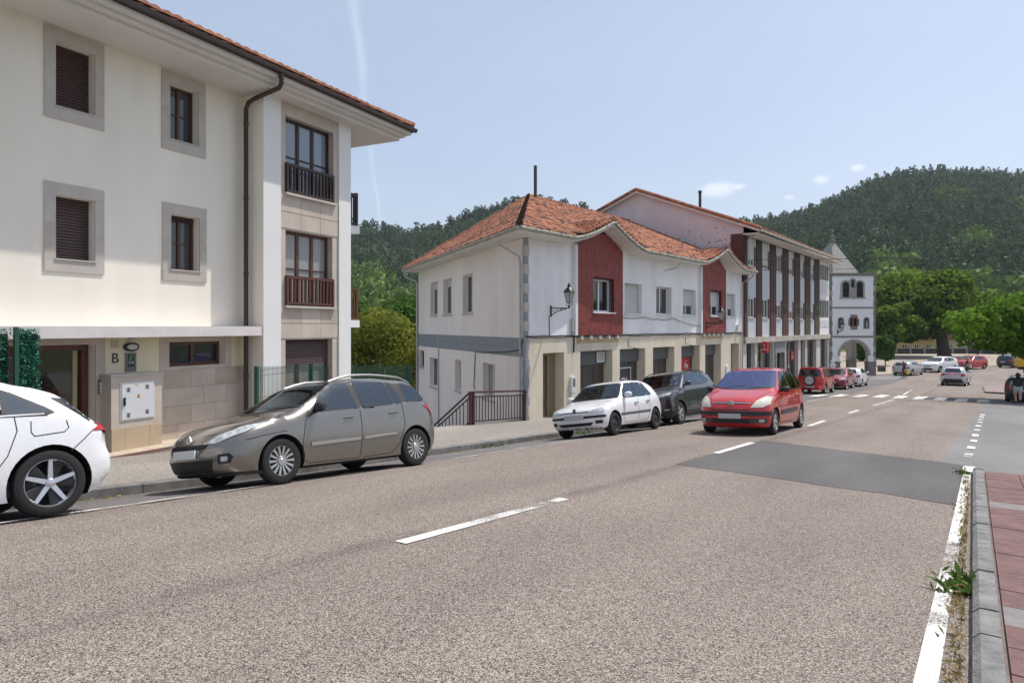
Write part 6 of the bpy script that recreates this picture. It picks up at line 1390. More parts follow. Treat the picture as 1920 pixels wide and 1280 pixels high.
def gen(L, W, H, r, paint_, kind='hatch', **kw):
    """proportioned hatchback or SUV from fractions of length and height"""
    suv = kind == 'suv'; h = lambda f: f*H; x = lambda f: f*L
    sp = dict(L=L, W=W, r=r, paint=paint_, far=True, fa=x(.195), ra=x(.80 if not suv else .79),
        top=[(-.2, h(.40)), (0, h(.46 if not suv else .54)), (x(.03), h(.53 if not suv else .60)), (x(.12), h(.60 if not suv else .645)), (x(.255), h(.67 if not suv else .69)), (x(.43), h(.945)), (x(.54), h(1.0)), (x(.72), h(.99)), (x(.86), h(.94)), (x(1.05), h(.86))],
        ff=[(h(.10), .10), (h(.22), .02), (h(.34), 0), (h(.46), .015), (h(.56), .07), (h(.68), .2)], rf=[(h(.14), .10), (h(.30), .01), (h(.45), 0), (h(.56), .035), (h(.66), .10), (h(.80), .24), (h(.92), .36), (h(1.0), .48)],
        belt=[(0, h(.62)), (x(.25), h(.66)), (x(.6), h(.685)), (x(1.0), h(.74))], shape=dict(gc=.17 if not suv else .21), screen=(x(.262), x(.425), W*.84, W*.68, .16),
        side=[[(x(.335), h(.685)), (x(.515), h(.70)), (x(.515), h(.935)), (x(.455), h(.925)), (x(.40), h(.83))], [(x(.53), h(.70)), (x(.70), h(.72)), (x(.715), h(.80)), (x(.69), h(.93)), (x(.53), h(.938))], [(x(.72), h(.725)), (x(.82), h(.765)), (x(.755), h(.905)), (x(.715), h(.92))]],
        rearw=[(-W*.62, h(.705)), (W*.62, h(.705)), (W*.54, h(.91)), (-W*.54, h(.91))],
        lines=[('side', [(x(.30), h(.66)), (x(.295), h(.30)), (x(.32), h(.17)), (x(.51), h(.16)), (x(.52), h(.70))], False), ('side', [(x(.52), h(.16)), (x(.66), h(.17)), (x(.705), h(.42)), (x(.72), h(.71))], False)],
        handles=[(x(.475), h(.60)), (x(.675), h(.62))], mirror=(x(.335), h(.73)),
        patch=[('headlight', 'front', [(W*.48, h(.435)), (W*.90, h(.455)), (W*.94, h(.54)), (W*.80, h(.535)), (W*.52, h(.485))], LAMPC, .006, True), ('grille', 'front', [(-W*.50, h(.17)), (W*.50, h(.17)), (W*.60, h(.29)), (-W*.60, h(.29))], GRILLE, .004, False), ('upper_grille', 'front', [(-W*.42, h(.40)), (W*.42, h(.40)), (W*.46, h(.455)), (-W*.46, h(.455))], GRILLE, .004, False),
            ('tail_light', 'rear', [(W*.60, h(.50)), (W*.93, h(.52)), (W*.92, h(.64)), (W*.62, h(.60))], LAMPR, .006, True), ('rear_bumper_trim', 'rear', [(-W*.70, h(.155)), (W*.70, h(.155)), (W*.66, h(.25)), (-W*.66, h(.25))], DPLAST, .004, False)],
        plates=[('front', -.26, .26, h(.30), h(.30)+.11, PLATE), ('rear', -.26, .26, h(.42), h(.42)+.11, PLATE)])
    sp.update(kw); return sp

# --- silver-beige estate
SILV = paint('beige_silver', (.25, .228, .205), .75, .26)
clio = dict(L=4.2, W=.855, r=.305, tw=.19, rim='multi', paint=SILV, fa=.90, ra=3.475, rr=.66,
    top=[(-.2, .50), (0, .60), (.10, .71), (.35, .835), (.75, .93), (1.05, .99), (1.85, 1.40), (2.3, 1.465), (2.9, 1.475), (3.5, 1.435), (3.9, 1.37), (4.4, 1.25)],
    ff=[(.16, .14), (.28, .03), (.42, 0), (.58, .01), (.70, .07), (.85, .25)], rf=[(.2, .12), (.36, .02), (.55, 0), (.72, .02), (.88, .08), (1.05, .20), (1.25, .36), (1.42, .52)], belt=[(0, .86), (1.0, .90), (2.2, .955), (3.4, 1.02), (4.2, 1.08)], shape=dict(pf=.36, pr=.26, k=.10),
    screen=(1.06, 1.83, .72, .60, .26), glass=mat('screen_green_glass', (.075, .085, .075), .03, spec=1.0), sglass=CARGLASSB,
    side=[[(1.42, .945), (2.26, .985), (2.20, 1.375), (1.98, 1.36), (1.66, 1.19)], [(2.37, .99), (3.02, 1.025), (2.96, 1.375), (2.31, 1.395)], [(3.06, 1.03), (3.22, 1.045), (3.08, 1.365), (3.00, 1.372)], [(3.33, 1.055), (3.84, 1.10), (3.72, 1.22), (3.52, 1.315), (3.30, 1.355)]],
    pillar=[[(2.265, .985), (2.365, .99), (2.30, 1.40), (2.205, 1.38)], [(3.23, 1.045), (3.33, 1.052), (3.29, 1.36), (3.09, 1.37)]], rearw=[(-.55, 1.05), (.55, 1.05), (.47, 1.36), (-.47, 1.36)],
    lines=[('side', [(1.36, .95), (1.28, .80), (1.22, .50), (1.24, .30), (1.34, .235), (2.26, .23), (2.30, .60), (2.30, .985)], False), ('side', [(2.33, .23), (2.92, .25), (3.10, .40), (3.22, .70), (3.20, 1.03)], False), ('side', [(.38, .62), (.62, .66), (.98, .70)], False), ('top', [(.16, -.55), (.5, -.62), (1.0, -.70)], False), ('top', [(.16, .55), (.5, .62), (1.0, .70)], False)],
    handles=[(2.06, .83), (2.98, .87)], mirror=(1.46, 1.0), mirrorm=DPLAST,
    patch=[('headlight', 'front', [(.34, .60), (.55, .60), (.78, .72), (.81, .83), (.70, .80), (.50, .70)], LAMPC, .006, True), ('upper_grille', 'front', [(-.40, .545), (.40, .545), (.44, .60), (-.44, .60)], GRILLE, .005, False), ('grille', 'front', [(-.46, .24), (.46, .24), (.52, .40), (-.52, .40)], GRILLE, .005, False), ('fog_recess', 'front', [(.57, .34), (.70, .34), (.74, .42), (.70, .47), (.58, .46)], DPLAST, .005, True), ('fog_lamp', 'front', [(.61, .37), (.68, .37), (.69, .43), (.62, .43)], LAMPC, .012, True), ('bumper_lip', 'front', [(-.80, .16), (.80, .16), (.80, .215), (-.80, .215)], DPLAST, .008, False), ('door_moulding', 'side', [(1.36, .47), (2.27, .50), (2.27, .54), (1.36, .52)], mat('moulding', (.40, .37, .34), .35, metal=.4), .012, False), ('door_moulding', 'side', [(2.33, .50), (3.02, .54), (3.02, .57), (2.33, .545)], mat('moulding', (.4, .37, .34), .35), .012, False),
        ('tail_light', 'rear', [(.58, .78), (.80, .80), (.82, .98), (.66, 1.04), (.60, .98)], LAMPR, .008, True), ('tail_light_side', 'side', [(3.90, .86), (4.12, .80), (4.13, .93), (3.86, 1.03)], LAMPR, .006, False), ('rear_bumper_trim', 'rear', [(-.7, .22), (.7, .22), (.7, .32), (-.7, .32)], DPLAST, .005, False)],
    plates=[('front', -.26, .26, .43, .54, PLATEW), ('rear', -.26, .26, .62, .73, PLATE)], extra=[bar_rail(1.95, 3.85, .54, .05), emblem('front', 0, .655, 'diamond', .065)])
clio['patch'] = [p if p[1] != 'side' else p for p in clio['patch']]
car(clio, 'silver-beige estate car with roof rails parked before the cream building', (-8.66, 6.87), (0, -1), 'cars parked along the left kerb')

# --- white hatchback cut by the left frame edge
WHT = paint('white', (.80, .80, .81), 0, .28)
opel = dict(L=4.20, W=.93, r=.33, tw=.225, rim='five', paint=WHT, rimm=mat('rim_bright', (.62, .62, .64), .25, metal=.8), rimm2=BLACK, rr=.72, fa=.87, ra=3.545,
    top=[(-.2, .55), (0, .64), (.12, .76), (.4, .86), (1.15, .98), (2.0, 1.40), (2.5, 1.46), (3.0, 1.43), (3.45, 1.33), (3.70, 1.26), (3.78, 1.18), (4.02, .97), (4.12, .92), (4.5, .85)],
    ff=[(.15, .12), (.3, .02), (.5, 0), (.65, .04), (.85, .25)], rf=[(.17, .20), (.28, .08), (.40, .0), (.52, .0), (.66, .05), (.86, .06), (.95, .10), (1.1, .25)], belt=[(0, .85), (1.2, .93), (2.6, .985), (3.6, 1.02), (4.3, .96)], shape=dict(pf=.34, pr=.09, k=.05, tum=.50),
    screen=(1.18, 1.98, .76, .62, .24), side=[[(1.5, .97), (2.35, 1.0), (2.32, 1.37), (2.05, 1.355), (1.75, 1.2)], [(2.42, 1.0), (3.10, 1.02), (3.08, 1.29), (2.92, 1.345), (2.40, 1.375)], [(3.14, 1.02), (3.56, 1.03), (3.50, 1.06), (3.14, 1.27)]], pillar=[[(2.355, 1.0), (2.415, 1.0), (2.395, 1.375), (2.325, 1.375)]],
    lines=[('side', [(2.37, .99), (2.38, .30), (2.42, .22), (2.9, .24), (3.16, .62), (3.24, .86), (3.22, 1.0)], False), ('side', [(3.36, .95), (3.36, .84), (3.39, .80), (3.66, .83), (3.70, .87), (3.68, .95)], False), ('side', [(3.72, .63), (3.84, .74), (3.93, .83)], False)], handles=[(2.2, .84), (2.98, .86)], mirror=(1.52, 1.0),
    patch=[('rear_glass_edge', 'side', [(3.56, 1.19), (3.69, 1.175), (3.80, 1.07), (3.97, .94), (3.90, .94), (3.74, 1.06)], CARGLASS, .006, False), ('tail_light', 'rear', [(.50, .80), (.86, .80), (.86, .92), (.62, .90)], LAMPR, .008, True), ('tail_light_side', 'side', [(3.92, .83), (4.10, .825), (4.085, .915), (4.02, .90)], LAMPR, .006, False), ('window_trim', 'side', [(1.5, .955), (3.48, 1.012), (3.48, 1.026), (1.5, .969)], CHROME, .008, False)],
    rearw_top=[(3.74, -.50), (4.0, -.55), (4.0, .55), (3.74, .50)], plates=[('rear', -.26, .26, .60, .71, PLATE)], extra=[])
opel['noseam'] = False
car(opel, 'white hatchback with black and silver alloy wheels, cut by the left edge', (-8.60, 1.46), (0, -1), 'cars parked along the left kerb')

# --- old white hatchback
peu = dict(L=3.69, W=.79, r=.28, tw=.165, rim='steel', rimm=STEELW, paint=WHT, fa=.70, ra=3.085, rr=.66,
    top=[(-.2, .52), (0, .62), (.08, .70), (.5, .80), (.98, .90), (1.58, 1.30), (1.9, 1.36), (2.7, 1.365), (3.05, 1.315), (3.7, 1.1)], ff=[(.2, .10), (.3, .03), (.42, 0), (.55, 0), (.66, .03), (.8, .2)], rf=[(.2, .10), (.35, .02), (.5, 0), (.74, .01), (.84, .06), (1.05, .22), (1.25, .42), (1.36, .55)], belt=[(0, .80), (1.0, .86), (2.2, .89), (3.6, .93)], shape=dict(pf=.22, pr=.16, k=.08, gc=.20),
    screen=(1.0, 1.56, .68, .56, .16), sglass=mat('car_glass_pale', (.09, .14, .20), .02, spec=1.0), side=[[(1.28, .90), (2.02, .915), (1.98, 1.27), (1.72, 1.26), (1.45, 1.08)], [(2.10, .915), (2.62, .93), (2.56, 1.27), (2.06, 1.275)], [(2.67, .935), (2.95, .95), (2.72, 1.24), (2.62, 1.262)]], pillar=[[(2.025, .91), (2.095, .91), (2.055, 1.28), (1.985, 1.275)]],
    rearw=[(-.5, .90), (.5, .90), (.42, 1.25), (-.42, 1.25)], lines=[('side', [(1.22, .88), (1.16, .55), (1.20, .28), (2.02, .27), (2.06, .90)], False), ('side', [(2.08, .27), (2.55, .28), (2.72, .52), (2.80, .93)], False)], handles=[(1.90, .74), (2.62, .77)], handlem=DPLAST, mirror=(1.34, .97),
    patch=[('headlight', 'front', [(.36, .565), (.73, .58), (.74, .70), (.60, .695), (.40, .62)], LAMPC, .006, True), ('bumper_strip', 'front', [(.27, .46), (.755, .46), (.755, .52), (.27, .52)], DPLAST, .012, True), ('grille', 'front', [(-.42, .285), (.42, .285), (.50, .36), (-.50, .36)], GRILLE, .005, False), ('grille_bar', 'front', [(-.40, .60), (.40, .60), (.40, .625), (-.40, .625)], GRILLE, .005, False), ('fog_recess', 'front', [(.54, .32), (.70, .32), (.70, .40), (.54, .40)], DPLAST, .006, True), ('door_moulding', 'side', [(1.0, .47), (2.74, .49), (2.74, .54), (1.0, .52)], mat('grey_moulding', (.10, .10, .105), .6), .01, False), ('tail_light', 'rear', [(.52, .62), (.74, .62), (.74, .86), (.58, .86)], LAMPR, .006, True)],
    plates=[('front', -.27, .27, .44, .56, PLATE), ('rear', -.26, .26, .45, .56, PLATE)], extra=[emblem('front', 0, .66, 'lion', .05, BLACK)])
car(peu, 'older white five-door hatchback with black steel wheels parked by the white house', (-8.50, 16.23), (0, -1), 'cars parked along the left kerb')

# --- dark SUV behind it
DKP = paint('anthracite', (.045, .047, .055), .5, .3)
rav = gen(4.6, .925, 1.685, .35, DKP, 'suv', far=False, lip=.07, rim='5', name='parked_car', lower=.42, tw=.225)
rav['top'] = [(-.2, .8), (0, .90), (.05, .98), (.35, 1.05), (1.15, 1.13), (1.95, 1.59), (2.5, 1.67), (3.5, 1.655), (4.1, 1.57), (4.9, 1.3)]; rav['ff'] = [(.2, .16), (.35, .06), (.55, .0), (.80, .0), (.95, .05), (1.1, .3)]; rav['fa'], rav['ra'] = .93, 3.62; rav['belt'] = [(0, 1.02), (1.2, 1.07), (4.6, 1.16)]; rav['screen'] = (1.18, 1.92, .78, .66, .2); rav['shape'] = dict(gc=.22, pf=.26, pr=.2, k=.08)
rav['patch'] = [('headlight', 'front', [(.45, .80), (.86, .90), (.88, .97), (.60, .94), (.45, .86)], LAMPC, .006, True), ('grille', 'front', [(-.60, .58), (.60, .58), (.46, .84), (-.46, .84)], GRILLE, .005, False), ('lower_grille', 'front', [(-.66, .32), (.66, .32), (.70, .44), (-.70, .44)], GRILLE, .005, False), ('skid_plate', 'front', [(-.6, .25), (.6, .25), (.62, .30), (-.62, .30)], ALLOY, .01, False), ('fog_lamp', 'front', [(.70, .46), (.84, .46), (.84, .49), (.70, .49)], LAMPC, .008, True), ('tail_light', 'rear', [(.5, .95), (.85, .95), (.85, 1.08), (.55, 1.05)], LAMPR, .006, True)]
rav['plates'] = [('front', -.26, .26, .46, .57, PLATE)]; rav['extra'] = [emblem('front', 0, .86, 'ovals', .075), bar_rail(2.0, 4.0, .62, .04, BLACK)]; rav['sglass'] = CARGLASSB
car(rav, 'dark grey SUV parked behind the older white hatchback', (-8.85, 21.1), (0, -1), 'cars parked along the left kerb')

# --- red MPV driving towards the camera
REDP = paint('red', (.50, .012, .014), .1, .24)
pic = dict(L=4.276, W=.875, r=.31, tw=.195, rim='6', paint=REDP, fa=.83, ra=3.59, name='red_mpv', see=SEEB, people=((-.36, mat('blue_shirt', (.10, .14, .30), .8)), (.36, mat('pale_shirt', (.5, .5, .52), .8))), top=[(-.2, .52), (0, .64), (.10, .78), (.28, .88), (.62, .985), (.98, 1.08), (1.95, 1.56), (2.4, 1.63), (3.0, 1.63), (3.6, 1.53), (3.95, 1.40), (4.5, 1.1)],
    ff=[(.18, .13), (.30, .03), (.45, 0), (.60, .0), (.72, .05), (.85, .16), (.95, .3)], rf=[(.2, .10), (.4, .01), (.6, 0), (.85, .04), (1.0, .10), (1.2, .22), (1.4, .36), (1.6, .6)], belt=[(0, .88), (.9, .95), (2.2, 1.02), (4.2, 1.10)], shape=dict(pf=.40, pr=.28, k=.12, crown=.05, gc=.18, tum=.36),
    screen=(1.0, 1.92, .76, .62, .28), glass=mat('screen_blue_glass', (.045, .055, .13), .03, spec=1.0), side=[[(1.42, 1.03), (1.62, 1.04), (1.66, 1.24)], [(1.70, 1.04), (2.42, 1.06), (2.38, 1.52), (2.12, 1.515), (1.74, 1.29)], [(2.50, 1.06), (3.28, 1.09), (3.24, 1.48), (2.46, 1.525)], [(3.36, 1.09), (3.88, 1.13), (3.74, 1.30), (3.52, 1.44), (3.32, 1.475)]], rearw=[(-.55, 1.1), (.55, 1.1), (.45, 1.45), (-.45, 1.45)],
    lines=[('side', [(1.44, 1.0), (1.28, .70), (1.26, .34), (1.34, .26), (2.40, .25), (2.45, .65), (2.45, 1.05)], False), ('side', [(2.48, .25), (3.06, .27), (3.26, .55), (3.32, 1.08)], False), ('top', [(.15, -.50), (.5, -.58), (.95, -.72)], False), ('top', [(.15, .50), (.5, .58), (.95, .72)], False)], handles=[(2.22, .88), (3.14, .93)], mirror=(1.50, 1.08), mirrorm=DPLAST,
    patch=[('headlight', 'front', [(.46, .66), (.70, .67), (.83, .74), (.83, .90), (.72, .925), (.55, .82)], mat('lamp_cream', (.62, .60, .50), .1, .25, 9, spec=.8), .008, True), ('bumper_band', 'front', [(-.85, .475), (.85, .475), (.85, .575), (-.85, .575)], DPLAST, .012, False), ('lower_intake', 'front', [(-.56, .30), (.56, .30), (.56, .41), (-.56, .41)], GRILLE, .005, False), ('fog_surround', 'front', [(.44, .31), (.78, .31), (.78, .41), (.44, .41)], mat('grey_plastic', (.06, .06, .062), .6), .008, True), ('fog_lamp', 'front', [(.63, .325), (.73, .325), (.73, .395), (.63, .395)], LAMPC, .014, True), ('grille_slot', 'front', [(-.42, .745), (.42, .745), (.42, .79), (-.42, .79)], mat('slot_dark', (.05, .01, .012), .5), .004, False), ('chrome_bar', 'front', [(-.44, .757), (.44, .757), (.44, .775), (-.44, .775)], CHROME, .010, False), ('upper_slot', 'front', [(-.45, .60), (.45, .60), (.45, .625), (-.45, .625)], GRILLE, .004, False), ('door_moulding', 'side', [(1.34, .46), (3.02, .50), (3.02, .60), (1.34, .57)], mat('grey_plastic', (.06, .06, .062), .6), .014, False), ('tail_light', 'rear', [(.6, .8), (.83, .8), (.83, 1.15), (.66, 1.15)], LAMPR, .006, True)],
    plates=[('front', -.26, .26, .41, .525, PLATE)], extra=[emblem('front', 0, .765, 'chevron', .085)])
car(pic, 'red MPV driving towards the camera in the left lane', (-5.36, 18.3), (.02, -1))

# --- small red off-roader seen from behind with its spare wheel
def jim_extra(S_, put, spec):
    mb = MB(); F = lambda x, y, h: (spec['L']+.02+h, x, .86+y); mb.lathe([(.001, -.02), (.30, -.02), (.335, .03), (.335, .13), (.31, .17), (.25, .18)], F, 28); sp = put('spare_wheel', mb, RUBBER); mb = MB(); mb.lathe([(.255, .17), (.25, .186), (.001, .19)], F, 28); put('spare_cover', mb, mat('cover_grey', (.50, .47, .45), .6, .08, 6), sp)
    me = text_mesh('SUZUKI', .085); me.materials.append(VENTD); me.transform(Matrix.Rotation(R(90), 4, 'Z') @ Matrix.Rotation(R(90), 4, 'X')); me.transform(Matrix.Translation((spec['L']+.213-(spec['fa']+spec['ra'])/2, 0, .88))); link('lettering', me, sp)
    for sg in (-1, 1):
        mb = MB(); mb.box(ID, 1.5, 3.3, sg*.52-.02, sg*.52+.02, 1.685, 1.72); put('roof_rail', mb, BLACK)
jim = gen(3.55, .80, 1.67, .34, REDP, 'suv', lip=.10, lipm=REDP, rim='6', tw=.21); jim.update(top=[(-.2, .85), (0, .92), (.06, .98), (1.0, 1.04), (1.42, 1.60), (1.8, 1.67), (3.3, 1.67), (3.8, 1.6)], ff=[(.3, .05), (.5, 0), (.9, 0), (1.0, .04)], rf=[(.3, .04), (.5, 0), (.9, .0), (1.2, .03), (1.5, .08), (1.7, .14)], belt=[(0, 1.0), (3.6, 1.06)], fa=.62, ra=2.87, screen=(1.05, 1.38, .68, .60, .08), shape=dict(gc=.26, pf=.12, pr=.06, k=.07, tum=.26),
    side=[[(1.42, 1.08), (2.12, 1.08), (2.10, 1.54), (1.66, 1.54)], [(2.3, 1.08), (3.2, 1.08), (3.12, 1.54), (2.28, 1.54)]], rearw=[(-.60, 1.10), (.60, 1.10), (.56, 1.52), (-.56, 1.52)], patch=[('tail_light', 'rear', [(.62, .55), (.74, .55), (.74, .70), (.62, .70)], LAMPR, .01, True), ('indicator', 'side', [(3.3, .92), (3.42, .92), (3.42, .97), (3.3, .97)], LAMPO, .01, False)], plates=[('rear', -.26, .26, .40, .51, PLATE)], extra=[jim_extra], lines=[('side', [(1.3, 1.04), (1.3, .5), (2.2, .45), (2.2, 1.06)], False)], handles=[(2.08, .92)], mirror=(1.4, 1.12), mirrorm=DPLAST)
car(jim, 'small red off-roader with grey spare wheel cover on its tail', (-9.92, 46.85), (0, 1), 'cars parked along the left kerb')
far = 'cars parked along the left kerb'
car(gen(3.95, .85, 1.50, .31, paint('crimson', (.30, .01, .03), .2)), 'crimson hatchback facing the camera, parked beyond the small red off-roader', (-9.98, 53.9), (0, -1), far)
car(gen(4.05, .84, 1.45, .31, WHT), 'white hatchback seen from behind before the church tower', (-9.78, 58.9), (0, 1), far)
chr_ = gen(4.39, .90, 1.56, .34, paint('pearl_grey', (.50, .52, .55), .3), 'suv', name='grey_crossover', lip=.04)
chr_['patch'] += [('light_bar', 'rear', [(-.78, .93), (.78, .93), (.80, 1.0), (-.80, 1.0)], LAMPR, .006, False), ('brake_light', 'rear', [(-.14, .955), (.14, .955), (.14, .985), (-.14, .985)], LAMPLIT, .012, False), ('diffuser', 'rear', [(-.78, .28), (.78, .28), (.60, .58), (-.60, .58)], DPLAST, .012, False), ('indicator', 'rear', [(-.86, .93), (-.79, .93), (-.79, 1.0), (-.86, 1.0)], mat('indicator_lit', (.7, .3, .05), .3, emit=(1, .4, .05, 1.5)), .008, False)]
car(chr_, 'pale grey crossover with lit rear lights driving away past the crossing', (-3.5, 67.4), (0.05, 1))
pz = 'cars parked along the plaza'
car(gen(4.26, .885, 1.46, .32, paint('silver', (.45, .46, .48), .6)), 'silver hatchback parked at the plaza edge behind the cyclist', (-8.28, 80.8), (.8, 3.07), pz)
car(gen(4.63, .95, 1.71, .36, WHT, 'suv'), 'white SUV facing the camera at the plaza edge', (-6.15, 88.4), (-.42, -.9), pz)
car(gen(4.3, .90, 1.62, .34, REDP, 'suv'), 'red SUV parked beside the white SUV at the plaza', (-3.6, 96.6), (-.5, -.866), pz)
car(gen(4.4, .9, 1.6, .34, paint('navy', (.02, .024, .035), .3), 'suv'), 'dark SUV parked far up the street under the plane tree', (.5, 103.4), (.45, .9), pz)
dk = gen(4.2, .87, 1.46, .31, paint('black', (.035, .036, .04), .2)); car(dk, 'black car with its tail cut by the right edge, beside the pedestrian', (.85, 48.1), (.1, 1))

# yellow tipper truck, mostly outside the frame
def truck():
    l, a = 3.5, 84.0; T = thing('yellow_truck', 'yellow tipper truck bed behind the plane tree at the right edge', 'truck', (l, a, gz(l, a))); F = Fr((l, a), (math.cos(R(12)), math.sin(R(12)))); z = gz(l, a); Y = mat('truck_yellow', (.62, .36, .01), .45, .12, 2)
    m = MB(); m.box(F, -2.6, 2.6, -2.2, 0, z+1.0, z+1.12); m.box(F, -2.6, 2.6, -.06, .0, z+1.12, z+1.75); m.box(F, -2.6, 2.6, -2.2, -2.14, z+1.12, z+1.75); m.box(F, -2.6, -2.54, -2.14, -.06, z+1.12, z+1.75); m.box(F, 2.54, 2.6, -2.14, -.06, z+1.12, z+1.9); part('bed', m, Y, T)
    m = MB(); m.box(F, -2.5, 4.4, -1.6, -.6, z+.7, z+1.0); part('chassis', m, DPLAST, T); m = MB(); m.box(F, 2.8, 4.6, -2.1, -.1, z+.75, z+2.5); part('cab', m, Y, T)
    for s in (-1.4, 3.4):
        for p in (-.15, -1.95): m = MB(); m.lathe([(.2, -.13), (.48, -.13), (.5, 0), (.48, .13), (.2, .13)], lambda x, y, h: F(s+x, p+h, z+.5+y), 20); part('wheel', m, RUBBER, T, smooth=40)
    m = MB(); m.box(F, -2.62, -2.605, -2.1, -1.85, z+.8, z+.98); part('tail_light', m, LAMPR, T)
truck()

# ------------------------------------------------------------------ people and bicycles
SKIN = mat('skin', (.50, .27, .19), .6); HAIR = mat('dark_hair', (.018, .011, .009), .6, .3, 40)
def person(label, joints, edges, mats_, rule, loc, yaw, hair=None, extras=()):
    """one continuous skinned body; joints {name:(x,y,z,r)}; rule(co)->material index"""
    names = list(joints); me = bpy.data.meshes.new('body'); me.from_pydata([joints[n][:3] for n in names], [(names.index(a), names.index(b)) for a, b in edges], [])
    o = bpy.data.objects.new('tmp', me); COL.objects.link(o); md = o.modifiers.new('s', 'SKIN'); md.use_smooth_shade = True
    for i, n in enumerate(names): v = me.skin_vertices[0].data[i]; v.radius = (joints[n][3], joints[n][3]*(.78 if n in ('pelvis', 'waist', 'chest') else 1)); v.use_root = n == 'pelvis'
    o.modifiers.new('u', 'SUBSURF').levels = 2; dg = bpy.context.evaluated_depsgraph_get(); bm_ = bpy.data.meshes.new_from_object(o.evaluated_get(dg)); bpy.data.objects.remove(o); bm_.name = 'body'; bm_.materials.clear()
    for m in mats_: bm_.materials.append(m)
    for f in bm_.polygons: f.use_smooth = True; f.material_index = rule(f.center)
    root = thing('person', label, 'person', loc); root.rotation_euler = (0, 0, yaw); link('body', bm_, root)
    for nm, mb, m in extras: link(nm, mb.mesh(nm, m, (0, 0, 0), 50), root)
    return root
def hand(J, E, s, w, d):
    J[s+'hand'] = (w[0]+d[0]*.08, w[1]+d[1]*.08, w[2]+d[2]*.08, .034); E.append((s+'wrist', s+'hand')); sd = Vector(d).cross(Vector((0, 1, 0)) if abs(d[1]) < .7 else Vector((1, 0, 0))).normalized()
    for k in range(4):
        q = (k-1.5)*.019; L = (.075, .088, .082, .065)[k]; J[s+'f%d' % k] = (w[0]+d[0]*(.09+L)+sd.x*q, w[1]+d[1]*(.09+L)+sd.y*q-.01, w[2]+d[2]*(.09+L)+sd.z*q, .009); E.append((s+'hand', s+'f%d' % k))
    J[s+'thumb'] = (w[0]+d[0]*.09+sd.x*.055, w[1]+d[1]*.09+sd.y*.055+.02, w[2]+d[2]*.09+sd.z*.055, .011); E.append((s+'wrist', s+'thumb'))
def ellipsoid(c, r, n=12, m=8, zmin=-1.0):
    mb = MB(); pr = [(math.sin(math.pi*i/m), math.cos(math.pi*i/m)) for i in range(m+1) if math.cos(math.pi*i/m) >= zmin]; mb.lathe([(max(p[0], .001), p[1]) for p in pr], lambda x, y, h: (c[0]+x*r[0], c[1]+y*r[1], c[2]+h*r[2]), n); return mb
def face_parts(c, r):
    f = []
    for sx in (-1, 1): f.append(('eye', ellipsoid((c[0]+sx*r*.36, c[1]+r*.88, c[2]+.01), (.014, .01, .012), 6, 4), BLACK)); f.append(('ear', ellipsoid((c[0]+sx*r*.98, c[1], c[2]-.005), (.014, .022, .032), 6, 5), SKIN))
    f.append(('nose', ellipsoid((c[0], c[1]+r*1.02, c[2]-.025), (.015, .022, .025), 6, 5), SKIN)); f.append(('mouth', ellipsoid((c[0], c[1]+r*.90, c[2]-.065), (.024, .008, .007), 6, 4), LAMPR)); return f
def woman():
    J = dict(pelvis=(0, 0, .90, .185), waist=(0, 0, 1.03, .175), chest=(0, .01, 1.22, .175), neck=(0, .01, 1.39, .06), head=(0, .02, 1.50, .095), crown=(0, .02, 1.565, .075))
    E = [('pelvis', 'waist'), ('waist', 'chest'), ('chest', 'neck'), ('neck', 'head'), ('head', 'crown')]
    for s, sx, el, wr in (('l', -1, (-.30, -.06, 1.10), (-.31, .06, .90)), ('r', 1, (.31, .02, 1.10), (.38, .18, .96))):
        J[s+'sho'] = (sx*.19, .0, 1.325, .075); J[s+'elb'] = el+(.052,); J[s+'wrist'] = wr+(.034,); E += [('chest', s+'sho'), (s+'sho', s+'elb'), (s+'elb', s+'wrist')]; hand(J, E, s, wr, (0, .3, -.95))
    for s, sx, k, a, t in (('l', -1, (-.10, .10, .50), (-.08, -.02, .10), (-.09, .14, .04)), ('r', 1, (.10, .03, .50), (.07, -.24, .24), (.07, -.17, .12))):
        J[s+'hip'] = (sx*.11, 0, .80, .125); J[s+'knee'] = k+(.078,); J[s+'ank'] = a+(.048,); J[s+'toe'] = t+(.042,); E += [('pelvis', s+'hip'), (s+'hip', s+'knee'), (s+'knee', s+'ank'), (s+'ank', s+'toe')]
    def rule(c):
        if c.z > 1.39: return 2
        if c.z > .93 and not (abs(c.x) > .235 and c.z < 1.20): return 0
        if c.z > .58 and abs(c.x) < .27: return 1
        if c.z < .13 or (c.y < -.14 and c.z < .24 and c.x > 0): return 3
        return 2
    hair = ellipsoid((0, -.01, 1.53), (.118, .125, .125), 12, 8, -.4); hb = ellipsoid((0, -.06, 1.46), (.105, .075, .13), 10, 7)
    person('woman in black t-shirt and pale shorts walking away at the right edge', J, E, [mat('black_shirt', (.018, .019, .021), .85, .2, 14), mat('pale_shorts', (.50, .50, .52), .85, .1, 14), SKIN, mat('dark_shoes', (.02, .02, .025), .6)], rule, (.42, 44.6, gz(.42, 44.6)), R(8), extras=[('hair', hair, HAIR), ('hair', hb, HAIR)]+face_parts((0, .02, 1.51), .1))
woman()
